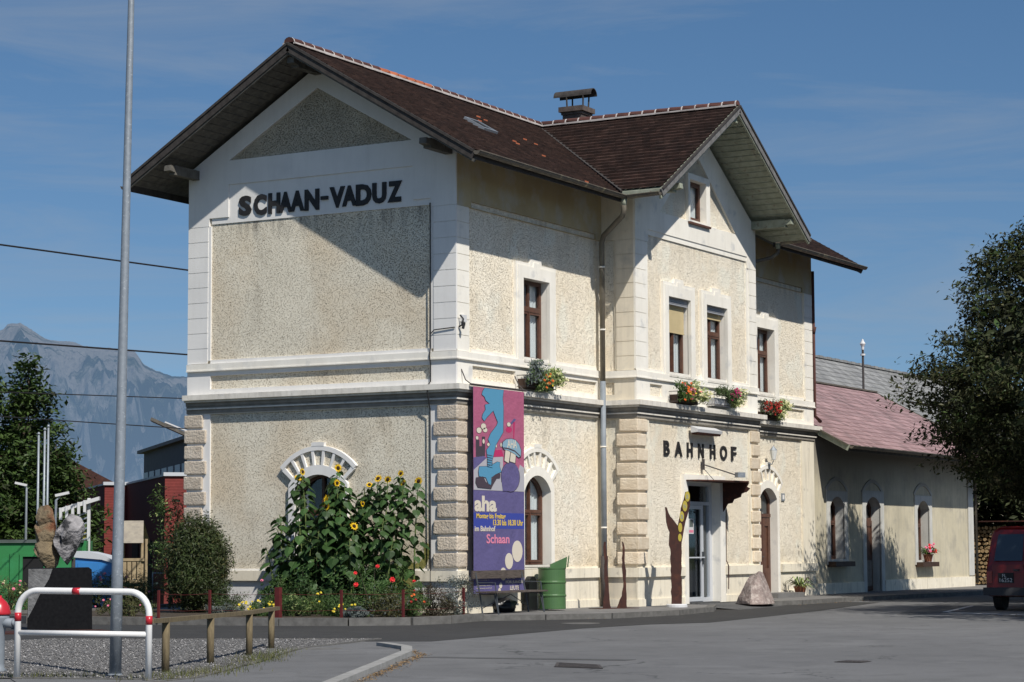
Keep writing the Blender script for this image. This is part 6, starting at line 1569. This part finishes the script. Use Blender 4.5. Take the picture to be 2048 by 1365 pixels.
# ---- hydrant
HY = thing('fire_hydrant', (-18.6, -4.86, -.1), 'fire hydrant with red dome cap cut by the left frame edge', 'hydrant')
hx, hy = -18.6, -4.86
m = MB(); m.lathe([(.10, 0), (.11, .02), (.075, .05), (.07, .10), (.075, .14), (.072, .45), (.10, .56), (.125, .62), (.125, .66)], (hx, hy, -.1), 20); m.build('hydrant_body', M['zinc'], HY, smooth=True)
m = MB(); m.lathe([(.135, .66), (.14, .68), (.135, .70), (.12, .76), (.09, .81), (.05, .845), (.035, .86), (.03, .885)], (hx, hy, -.1), 20); m.build('red_cap', M['redgloss'], HY, smooth=True)
m = MB()
for s_ in (-1, 1): m.tube([(hx, hy, .47), (hx+.03*s_, hy-.19*s_, .47)], .055, 12); m.tube([(hx+.03*s_, hy-.19*s_, .47), (hx+.034*s_, hy-.215*s_, .47)], .04, 8)
m.tube([(hx, hy, .40), (hx-.16, hy-.02, .38)], .05, 12); m.build('hose_outlet', M['zinc'], HY, smooth=True)
# ---- wooden rail
WF = thing('wooden_rail_fence', (-15, -5.5, -.1), 'low wooden handrail on four round posts beside the footpath', 'fence')
pp = [(-17.87, -6.73, .60), (-16.01, -5.97, .585), (-14.11, -5.18, .57), (-12.27, -4.23, .56)]
for x, y, z in pp: m = MB(); m.tube([(x, y, -.14), (x, y, z-.12)], .046, 12); m.build('post', M['postwood'], WF, smooth=True)
m = MB(); a = Vector((-18.5, -7.0, .51)); pts = [a]+[Vector((x, y, z-.10)) for x, y, z in pp]+[Vector((-11.75, -3.96, .455))]
for p, q in zip(pts, pts[1:]): m.obox(p, q+(q-p).normalized()*.01, .085, .05)
m.build('handrail', M['postwood'], WF)
# ---- red garden fence posts with wire
RFp = [(-4.95, 3.55), (-4.5, 2.7), (-4.2, 1.35), (-3.75, .25), (-3.15, -.72), (-.95, -.72)]
for i, ((x, y), lab) in enumerate(zip(RFp, ['red fence post in front of the evergreen bush', 'red fence post right of the evergreen bush', 'thick red fence post by the end of the wooden rail', 'thin red fence post below the middle of the sunflowers', 'red fence post below the coral roses', 'short red fence post at the corner beside the bench'])):
    m = MB(); w_ = .04 if i != 2 else .10; m.box(x-w_/2, x+w_/2, y-w_/2, y+w_/2, 0, .55 if i != 2 else .60)
    tag(m.build('fence_post', M['redpost']), lab, 'fence post', 'red posts of the bed fence')
m = MB()
for z in (.18, .48):
    for a, b in zip(RFp, RFp[1:]): m.tube([(a[0], a[1], z), ((a[0]+b[0])/2, (a[1]+b[1])/2, z-.02), (b[0], b[1], z)], .004, 4)
tag(m.build('fence_wire', M['redpost']), 'thin rusty red wires strung between the bed fence posts', 'wire')
# ---- white rails in the far left
m = MB(); a = Vector((6.3, 12.6, 0)); d_ = Vector((3.4, -.6, 0))
for i in range(6): p = a+Vector((.53, -.85, 0))*i*.42; m.tube([p+Vector((0, 0, -.1)), p+Vector((0, 0, .75))], .018, 6)
m.tube([a+Vector((0, 0, .72)), a+Vector((.53, -.85, 0))*2.1+Vector((0, 0, .72))], .015, 6); m.tube([a+Vector((0, 0, .3)), a+Vector((.53, -.85, 0))*2.1+Vector((0, 0, .3))], .012, 6)
tag(m.build('tube_railing', M['galv']), 'low thin grey tube railing in front of the play tower', 'railing')
# ---- flower boxes
def planter(x0, x1, y, z, label, kinds, boxm='brownbox', empty=None, seed=1):
    t = thing('flower_box', ((x0+x1)/2, y, z), label, 'flower box', 'flower boxes under the upper windows')
    m = MB(); 
    m.slab([(x0, z+.0), (x1, z+.0), (x1+.03, z+.19), (x0-.03, z+.19)], [], lambda a, b, o: (a, y-.11-o, b), -.20, 0); m.build('planter', M[boxm], t)
    k = MB()
    for zz_ in (z+.03, z+.26): k.tube([(x0-.06, y+.12, zz_), (x0-.06, y-.13, zz_), (x1+.06, y-.13, zz_), (x1+.06, y+.12, zz_)], .009, 5)
    for xx in (x0-.06, (x0+x1)/2, x1+.06): k.tube([(xx, y-.13, z+.03), (xx, y-.13, z+.26)], .007, 4)
    k.build('bracket', M['iron'], t)
    random.seed(seed)
    for (u0, u1, hgt, hang, lm, fl, nf, s) in kinds:
        f = MB(); b = MB(); n = int((u1-u0)*1900); cl_ = [(random.uniform(u0, u1), random.uniform(-hang, hgt)) for _ in range(14)]
        for i in range(n):
            cu_ = random.choice(cl_); p = Vector((cu_[0]+random.gauss(0, .07), y-.13-abs(random.gauss(0, .09)), z+.22+cu_[1]+random.gauss(0, .05)))
            leafq(f, p, Vector((-.3, -.6, .5))+rnd(), s*random.uniform(.6, 1.2), .6, random.randrange(len(lm)) if random.random() < .5 else 0)
        f.build('foliage', [M[q] for q in lm], t)
        if fl:
            for i in range(nf):
                cu_ = random.choice(cl_); p = Vector((cu_[0]+random.gauss(0, .06), y-.26-abs(random.gauss(0, .06)), z+.24+cu_[1]+random.gauss(0, .04)))
                blossom(b, p, random.uniform(.022, .04), Vector((-.4, -.7, .4))+rnd()*.4, random.randrange(len(fl)), 6)
            b.build('blossoms', [M[q] for q in fl], t)
    return t
planter(2.55, 3.75, -.09, 4.66, 'flower box with trailing mixed green plants under the left wing window', [(2.55, 2.95, .28, .05, ['leaf_gr', 'leaf_g'], None, 0, .06), (2.95, 3.45, .18, .28, ['leaf_g', 'leaf_p', 'leaf_o'], ['f_orange', 'f_yellow'], 10, .035), (3.3, 3.9, .20, .05, ['leaf_p', 'leaf_g'], ['f_cream'], 20, .045)], seed=2)
planter(8.2, 9.3, BY-.09, 4.62, 'flower box full of orange and pink flowers under the left bay window', [(8.05, 8.75, .24, .12, ['leaf_g', 'leaf_b'], ['f_orange', 'f_pink', 'f_yellow', 'f_orange'], 38, .04), (8.7, 9.5, .26, .08, ['leaf_p', 'leaf_p', 'leaf_g'], ['f_cream'], 60, .04)], seed=3)
planter(10.25, 11.45, BY-.09, 4.66, 'half empty white flower box with magenta blooms under the right bay window', [(10.2, 10.8, .16, -.08, ['leaf_d', 'leaf_g'], None, 0, .03), (10.85, 11.3, .16, .06, ['leaf_g', 'leaf_d'], ['f_magenta'], 26, .035), (11.2, 11.75, .16, .14, ['leaf_p', 'leaf_g'], ['f_cream'], 26, .04)], boxm='whitebox', seed=4)
planter(15.1, 16.3, -.09, 4.60, 'flower box with dark red flowers under the right wing window', [(15.0, 15.85, .2, .06, ['leaf_v', 'leaf_g'], ['f_dred', 'f_dred'], 80, .035), (15.8, 16.6, .26, .12, ['leaf_p', 'leaf_g'], ['f_cream'], 40, .045)], seed=5)
# potted plants
def pot(x, y, z, label, h, r_, ms, fl=None, nf=0, seed=1, s=.22, n=46, up=.8):
    t = thing('potted_plant', (x, y, z), label, 'potted plant'); random.seed(seed)
    m = MB(); m.lathe([(r_*.7, 0), (r_, h), (r_*1.1, h), (r_*1.1, h+.03), (r_*.9, h+.03)], (x, y, z), 16); m.build('pot', M['terra'], t)
    f = MB(); b = MB()
    for i in range(n):
        a = random.random()*6.28; d = Vector((cos(a), sin(a), random.uniform(.2, 1.6)*up)).normalized(); p = Vector((x, y, z+h)); L1 = s*random.uniform(.6, 1.2); q = p+d*L1; e = q+Vector((d.x, d.y, -.5)).normalized()*L1*.7
        w_ = Vector((-d.y, d.x, 0)).normalized()*.018
        f.add([p-w_*.5, p+w_*.5, q+w_, q-w_, e], [(0, 1, 2, 3), (3, 2, 4)], random.randrange(len(ms)))
    f.build('foliage', [M[k] for k in ms], t)
    if fl:
        for i in range(nf): blossom(b, Vector((x+random.gauss(0, .16), y-abs(random.gauss(0, .12)), z+h+random.uniform(.08, .42))), .05, Vector((-.5, -.6, .4))+rnd()*.3, random.randrange(len(fl)))
        b.build('blossoms', [M[k] for k in fl], t)
pot(17.0, -.42, 0, 'spiky variegated plant in a terracotta pot right of the brown door', .24, .16, ['leaf_o', 'leaf_p', 'leaf_g', 'leaf_v'], seed=3, s=.34, n=80)
pot(28.25, -.10, .83, 'red flowering pot plant standing on the annex window sill', .2, .15, ['leaf_g', 'leaf_b'], ['f_red', 'f_pink'], 18, 4, s=.3, n=70)
# ---- canopy with flood lamp, strip light, lantern, small fittings
CN = thing('entrance_canopy', (10, BY-.4, 2.84), 'rust brown steel canopy with ragged side plate above the entrance', 'canopy')
m = MB(); m.slab([(8.96, BY-.03), (8.98, BY-.32), (9.6, BY-.6), (10.9, BY-.78), (11.15, BY-.62), (11.15, BY-.03)], [], PLAN, 2.84, 2.87); m.build('canopy_plate', M['rust'], CN)
m = MB(); m.slab([(BY-.03, 2.84), (BY-.72, 2.84), (BY-.66, 2.74), (BY-.74, 2.70), (BY-.66, 2.62), (BY-.52, 2.58), (BY-.50, 2.50), (BY-.32, 2.44), (BY-.28, 2.36), (BY-.16, 2.34), (BY-.06, 2.18), (BY-.03, 2.15)], [], lambda a, b, o: (11.05+o, a, b), -.01, .012); m.build('side_plate', M['rust'], CN)
FL_ = thing('flood_lamp', (10, BY-.03, 3.2), 'flood lamp on a thin arm above the entrance canopy', 'lamp')
m = MB(); m.slab(rect(9.92, 10.02, 3.13, 3.38), [], BG, 0, .03); m.tube([(9.97, BY-.03, 3.25), (10.25, BY-.78, 2.98)], .015, 6); m.tube([(9.97, BY-.03, 3.15), (10.05, BY-.25, 2.88)], .008, 5); m.build('bracket_arm', M['iron'], FL_)
m = MB(); m.obox((10.2, BY-.76, 3.0), (10.4, BY-.86, 3.0), .12, .12); m.build('lamp_head', M['galv'], FL_)
SLt = thing('strip_light', (9.95, BY-.1, 4.05), 'weathered white strip light fixed above the BAHNHOF letters', 'lamp')
m = MB(); m.slab([(0.03, 3.98), (.20, 3.99), (.22, 4.06), (.03, 4.14)], [], lambda a, b, o: (9.25+o, BY-a, b), 0, 1.4); m.build('housing', M['whitebox'], SLt)
m = MB(); m.slab([(.04, 3.94), (.18, 3.94), (.2, 3.985), (.04, 3.98)], [], lambda a, b, o: (9.3+o, BY-a, b), 0, 1.3); m.build('diffuser', M['rust'], SLt)
LN = thing('wall_lantern', (15.85, -.2, 3.6), 'small glass wall lantern above the brown arched door', 'lantern')
m = MB(); m.tube([(15.85, -.0, 3.5), (15.85, -.16, 3.45), (15.85, -.2, 3.55)], .015, 6); m.lathe([(.05, 0), (.10, .26), (.0, .38)], (15.85, -.2, 3.56), 6, 0); m.build('lantern_frame', M['galv'], LN)
m = MB(); m.lathe([(.055, .0), (.103, .24), (.02, .25)], (15.85, -.2, 3.57), 12); m.build('glass_shade', M['curtain'], LN)
m = MB(); m.slab(rect(16.92, 17.12, 2.52, 2.72), [], SX, -.05, -.02); m.slab(rect(16.96, 17.08, 2.56, 2.68), [], SX, -.02, -.017, 1); tag(m.build('house_number_plate', [M['galv'], M['white']]), 'small grey plate on the wall right of the brown door', 'plate')
SN = thing('wall_sensor', (0, -.05, 5.8), 'small white box with black sensor lamp on the corner pilaster', 'sensor')
m = MB(); m.box(.16, .34, -.05, -.0, 5.86, 6.00); m.build('sensor_box', M['whitebox'], SN)
m = MB(); m.tube([(.08, -.02, 5.75), (.08, -.10, 5.78), (.08, -.12, 5.9), (.08, -.05, 5.98)], .018, 8); m.tube([(.08, -.11, 5.70), (.1, -.13, 5.82)], .03, 8); m.build('lamp_head', M['black'], SN)
# mural figure painted on the plaster behind the roses
m = MB(); M['mural'] = mat('faded_green_mural', (.24, .23, .07), (.19, .18, .06), 8, .95, bump=.8, bscale=14, bdist=.03)
MU = lambda a, b, o: (.05-o, a, b)
m.slab([(1.5, .9), (1.5, 1.35), (1.25, 1.05), (1.0, 1.0), (.86, 1.05), (.78, 1.22), (.80, 1.36), (.74, 1.42), (.68, 1.40), (.62, 1.36), (.60, 1.26), (.66, 1.18), (.72, 1.0), (.80, .90)], [], MU, 0, .006)
m.slab([(1.5, .3), (1.5, .9), (.95, .9), (.98, .6), (.9, .3)], [], lambda a, b, o: (-.056-o, a, b), 0, .006)
tag(m.build('wall_mural', M['mural']), 'faded olive green arm of a figure painted on the plaster by the roses', 'mural')
# ---- firewood stack behind the annex
WS = thing('firewood_stack', (35, 0, 0), 'stack of split firewood beyond the annex corner', 'woodpile')
random.seed(8); m = MB()
M['logend'] = mat('log_end', (.42, .30, .16), (.30, .20, .10), 9, .9, attr=.35)
for i in range(16):
    for j in range(15):
        y = 1.0-i*.14+random.uniform(-.02, .02)+(.07 if j % 2 else 0); z = .08+j*.13+random.uniform(-.015, .015); r_ = random.uniform(.05, .068)
        m.tube([(35+random.uniform(-.04, .04), y, z), (35.6, y, z)], r_, random.choice((5, 6, 7)))
m.build('logs', M['logend'], WS)
m = MB(); m.obox((35.2, 1.2, 2.12), (35.2, -1.5, 2.12), .9, .04); m.build('cover_board', M['rust'], WS)
# ---- van
M['vanred'] = mat('dark_red_car_paint', (.19, .010, .009), (.17, .009, .008), 3, .3, spec=.5); M['vanglass'] = mat('tinted_glass', (.025, .035, .045), rough=.06, spec=.8); M['rubber'] = mat('rubber', (.02, .02, .021), rough=.8); M['grey_plastic'] = mat('dark_bumper', (.045, .045, .048), rough=.6)
M['tail'] = mat('tail_lamp', (.30, .03, .02), rough=.25, spec=.6); M['plateblack'] = mat('plate_black', (.012, .012, .012), rough=.4)
VN = thing('parked_van', (11.5, -8.75, -.1), 'dark red van with black number plate parked under the tree', 'van')
vx, vy0, vz = 9.45, -8.66, -.1; hwv = .84
def prism_loft(mb, secs, mi=0):
    n = len(secs[0]); vs = [p for s in secs for p in s]
    fs = [tuple(range(n-1, -1, -1)), tuple((len(secs)-1)*n+k for k in range(n))]
    for i in range(len(secs)-1):
        for k in range(n): fs.append((i*n+k, i*n+(k+1) % n, (i+1)*n+(k+1) % n, (i+1)*n+k))
    mb.add(vs, fs, mi)
def vsec(x, zlow, belt, top, w, tw):
    P = [(w-.05, zlow), (w, zlow+.12), (w, belt*.75), (w-.015, belt), (tw+.05, top-.16), (tw-.01, top-.06), (tw-.12, top)]
    R2 = [(x, vy0-a, vz+b) for a, b in P]; L2 = [(x, vy0+a, vz+b) for a, b in P]
    return L2+R2[::-1]
m = MB()
sec = [vsec(vx+.12, .32, .95, 1.50, hwv-.02, .66), vsec(vx+.22, .30, .95, 1.80, hwv, .70), vsec(vx+.6, .28, .95, 1.84, hwv, .71), vsec(vx+2.8, .28, .95, 1.84, hwv, .71), vsec(vx+3.5, .28, .95, 1.62, hwv, .66), vsec(vx+4.0, .28, .92, 1.08, hwv-.02, .74), vsec(vx+4.3, .32, .80, .92, hwv-.06, .70)]
# rear slopes: lower edge further back
sec[0] = [(vx+.02+max(0, p[2]-vz-.95)*.28, p[1], p[2]) for p in vsec(vx, .32, .95, 1.76, hwv-.01, .68)]
prism_loft(m, sec); m.build('body', M['vanred'], VN)
rear = lambda a, b, o: (vx+.02+max(0, b-vz-.95)*.28-o, vy0+a, b)
for s_ in (-1, 1):
    m = MB(); m.slab([(s_*.03, vz+1.08), (s_*.66, vz+1.08), (s_*.60, vz+1.62), (s_*.58, vz+1.66), (s_*.03, vz+1.66)], [], rear, -.01, .012); m.build('rear_window', M['vanglass'], VN)
    m = MB(); m.slab([(s_*.01, vz+.50), (s_*.70, vz+.50), (s_*.70, vz+1.0), (s_*.015, vz+1.0)], [], rear, -.01, .006); d_ = m.build('rear_door', M['vanred'], VN)
    m = MB(); m.slab(rect(min(s_*.10, s_*.22), max(s_*.10, s_*.22), vz+.86, vz+.90), [], rear, .006, .03); m.build('handle', M['grey_plastic'], d_)
    m = MB(); m.slab(rect(min(s_*.70, s_*.82), max(s_*.70, s_*.82), vz+.60, vz+.86), [], rear, -.02, .02); m.build('tail_lamp', M['tail'], VN)
m = MB(); m.slab([(-.006, vz+.48), (.006, vz+.48), (.006, vz+1.7), (-.006, vz+1.7)], [], rear, -.01, .012); m.build('door_gap', M['grey_plastic'], VN)
m = MB(); m.obox((vx-.10, vy0-hwv+.0, vz+.42), (vx-.10, vy0+hwv-.0, vz+.42), .2, .17); m.obox((vx+.05, vy0+hwv-.01, vz+.42), (vx+.5, vy0+hwv+.01, vz+.42), .06, .16); m.build('bumper', M['grey_plastic'], VN)
m = MB(); m.slab(rect(.22, .56, vz+.60, vz+.82), [], rear, .006, .018); pl_ = m.build('number_plate', M['plateblack'], VN)
REARM = lambda a, b, o: rear(-a, b, o)
m = MB(); glyphs(m, 'FL', REARM, -.47, -.38, vz+.725, vz+.795, .018, .021, bold=.0); glyphs(m, '16252', REARM, -.53, -.25, vz+.62, vz+.705, .018, .021, bold=.0); m.build('plate_lettering', M['whitebox'], pl_)
for wx in (vx+.75, vx+3.3):
    for s_ in (-1, 1):
        m = MB(); m.tube([(wx, vy0+s_*(hwv-.20), vz+.30), (wx, vy0+s_*(hwv-.01), vz+.30)], .30, 24); w_ = m.build('wheel', M['rubber'], VN)
        m = MB(); m.tube([(wx, vy0+s_*(hwv-.03), vz+.30), (wx, vy0+s_*(hwv), vz+.30)], .18, 16); m.build('rim', M['galv'], w_)
for s_ in (-1, 1):
    m = MB(); m.add([(vx+.45, vy0+s_*(hwv+.004), vz+1.02), (vx+2.7, vy0+s_*(hwv+.004), vz+1.02), (vx+2.7, vy0+s_*(hwv-.11), vz+1.64), (vx+.52, vy0+s_*(hwv-.11), vz+1.64)], [(0, 1, 2, 3)]); m.build('side_window', M['vanglass'], VN)
m = MB(); m.add([(vx+2.86, vy0-.66, vz+1.80), (vx+2.86, vy0+.66, vz+1.80), (vx+3.98, vy0+.72, vz+1.10), (vx+3.98, vy0-.72, vz+1.10)], [(0, 1, 2, 3)]); m.build('windscreen', M['vanglass'], VN)
# ================================================================== CAMERA, LIGHT, WORLD
yaw, pitch, roll = 0.511235118, 0.0918726363, -0.00450852254
fw = Vector((cos(pitch)*cos(yaw), cos(pitch)*sin(yaw), sin(pitch)))
r0 = Vector((sin(yaw), -cos(yaw), 0)); u0 = r0.cross(fw)
rr = r0*cos(roll)+u0*sin(roll); uu = -r0*sin(roll)+u0*cos(roll)
cam = bpy.data.cameras.new('camera'); co = bpy.data.objects.new('camera', cam); col.objects.link(co)
mw = Matrix(((rr.x, uu.x, -fw.x, -38.6024), (rr.y, uu.y, -fw.y, -22.9412), (rr.z, uu.z, -fw.z, 1.31), (0, 0, 0, 1)))
co.matrix_world = mw
cam.sensor_width = 36; cam.lens = 4490.485/2048*36; cam.clip_end = 30000; cam.clip_start = .5
scene.camera = co
sl = bpy.data.lights.new('sun', 'SUN'); sl.energy = SUN_E; sl.angle = radians(.53); sl.color = (1, .955, .88)
so = bpy.data.objects.new('sun', sl); col.objects.link(so); so.rotation_euler = SUN.to_track_quat('-Z', 'Y').to_euler()
wd = bpy.data.worlds.new('World'); scene.world = wd; wd.use_nodes = True
nt = wd.node_tree; N = nt.nodes; Lk = nt.links; bg = N['Background']
sky = N.new('ShaderNodeTexSky'); sky.sky_type = 'NISHITA'; sky.sun_disc = False
sd = -SUN
sky.sun_elevation = asin(sd.z); sky.sun_rotation = atan2(sd.x, sd.y)
sky.air_density = 1.0; sky.dust_density = .6; sky.ozone_density = 1.6; sky.altitude = 450
# thin high cirrus mixed into the sky
tc = N.new('ShaderNodeTexCoord'); mp = N.new('ShaderNodeMapping'); mp.inputs['Scale'].default_value = (1.3, 1.3, 9.0)
mp.inputs['Rotation'].default_value = (.12, -.10, .3)
Lk.new(tc.outputs['Generated'], mp.inputs['Vector'])
nz = N.new('ShaderNodeTexNoise'); nz.inputs['Scale'].default_value = 4.2; nz.inputs['Detail'].default_value = 9; nz.inputs['Roughness'].default_value = .62; nz.inputs['Distortion'].default_value = .5
Lk.new(mp.outputs[0], nz.inputs['Vector'])
mr = N.new('ShaderNodeMapRange'); mr.inputs['From Min'].default_value = .47; mr.inputs['From Max'].default_value = .74; mr.inputs['To Max'].default_value = .34
Lk.new(nz.outputs['Fac'], mr.inputs['Value'])
mx = N.new('ShaderNodeMix'); mx.data_type = 'RGBA'; Lk.new(mr.outputs[0], mx.inputs[0])
ca = [i for i in mx.inputs if i.type == 'RGBA']; hs = N.new('ShaderNodeHueSaturation')
tv = N.new('ShaderNodeVectorMath'); tv.operation = 'ADD'; tv.inputs[1].default_value = (0, 0, SKY_UP); Lk.new(tc.outputs['Generated'], tv.inputs[0])
tn = N.new('ShaderNodeVectorMath'); tn.operation = 'NORMALIZE'; Lk.new(tv.outputs[0], tn.inputs[0]); Lk.new(tn.outputs[0], sky.inputs['Vector'])
hs.inputs['Saturation'].default_value = SKY_SAT; hs.inputs['Value'].default_value = SKY_VAL
Lk.new(sky.outputs[0], hs.inputs['Color']); Lk.new(hs.outputs[0], ca[0]); ca[1].default_value = (3.6, 4.0, 4.5, 1)
Lk.new([o for o in mx.outputs if o.type == 'RGBA'][0], bg.inputs['Color']); bg.inputs['Strength'].default_value = SKY_S
for o in list(bpy.data.objects):
    if '_o' in o: del o['_o']
scene.view_settings.view_transform = 'Standard'; scene.view_settings.look = 'None'
scene.view_settings.exposure = 0; scene.view_settings.gamma = 1
scene.cycles.max_bounces = 6; scene.cycles.transparent_max_bounces = 12
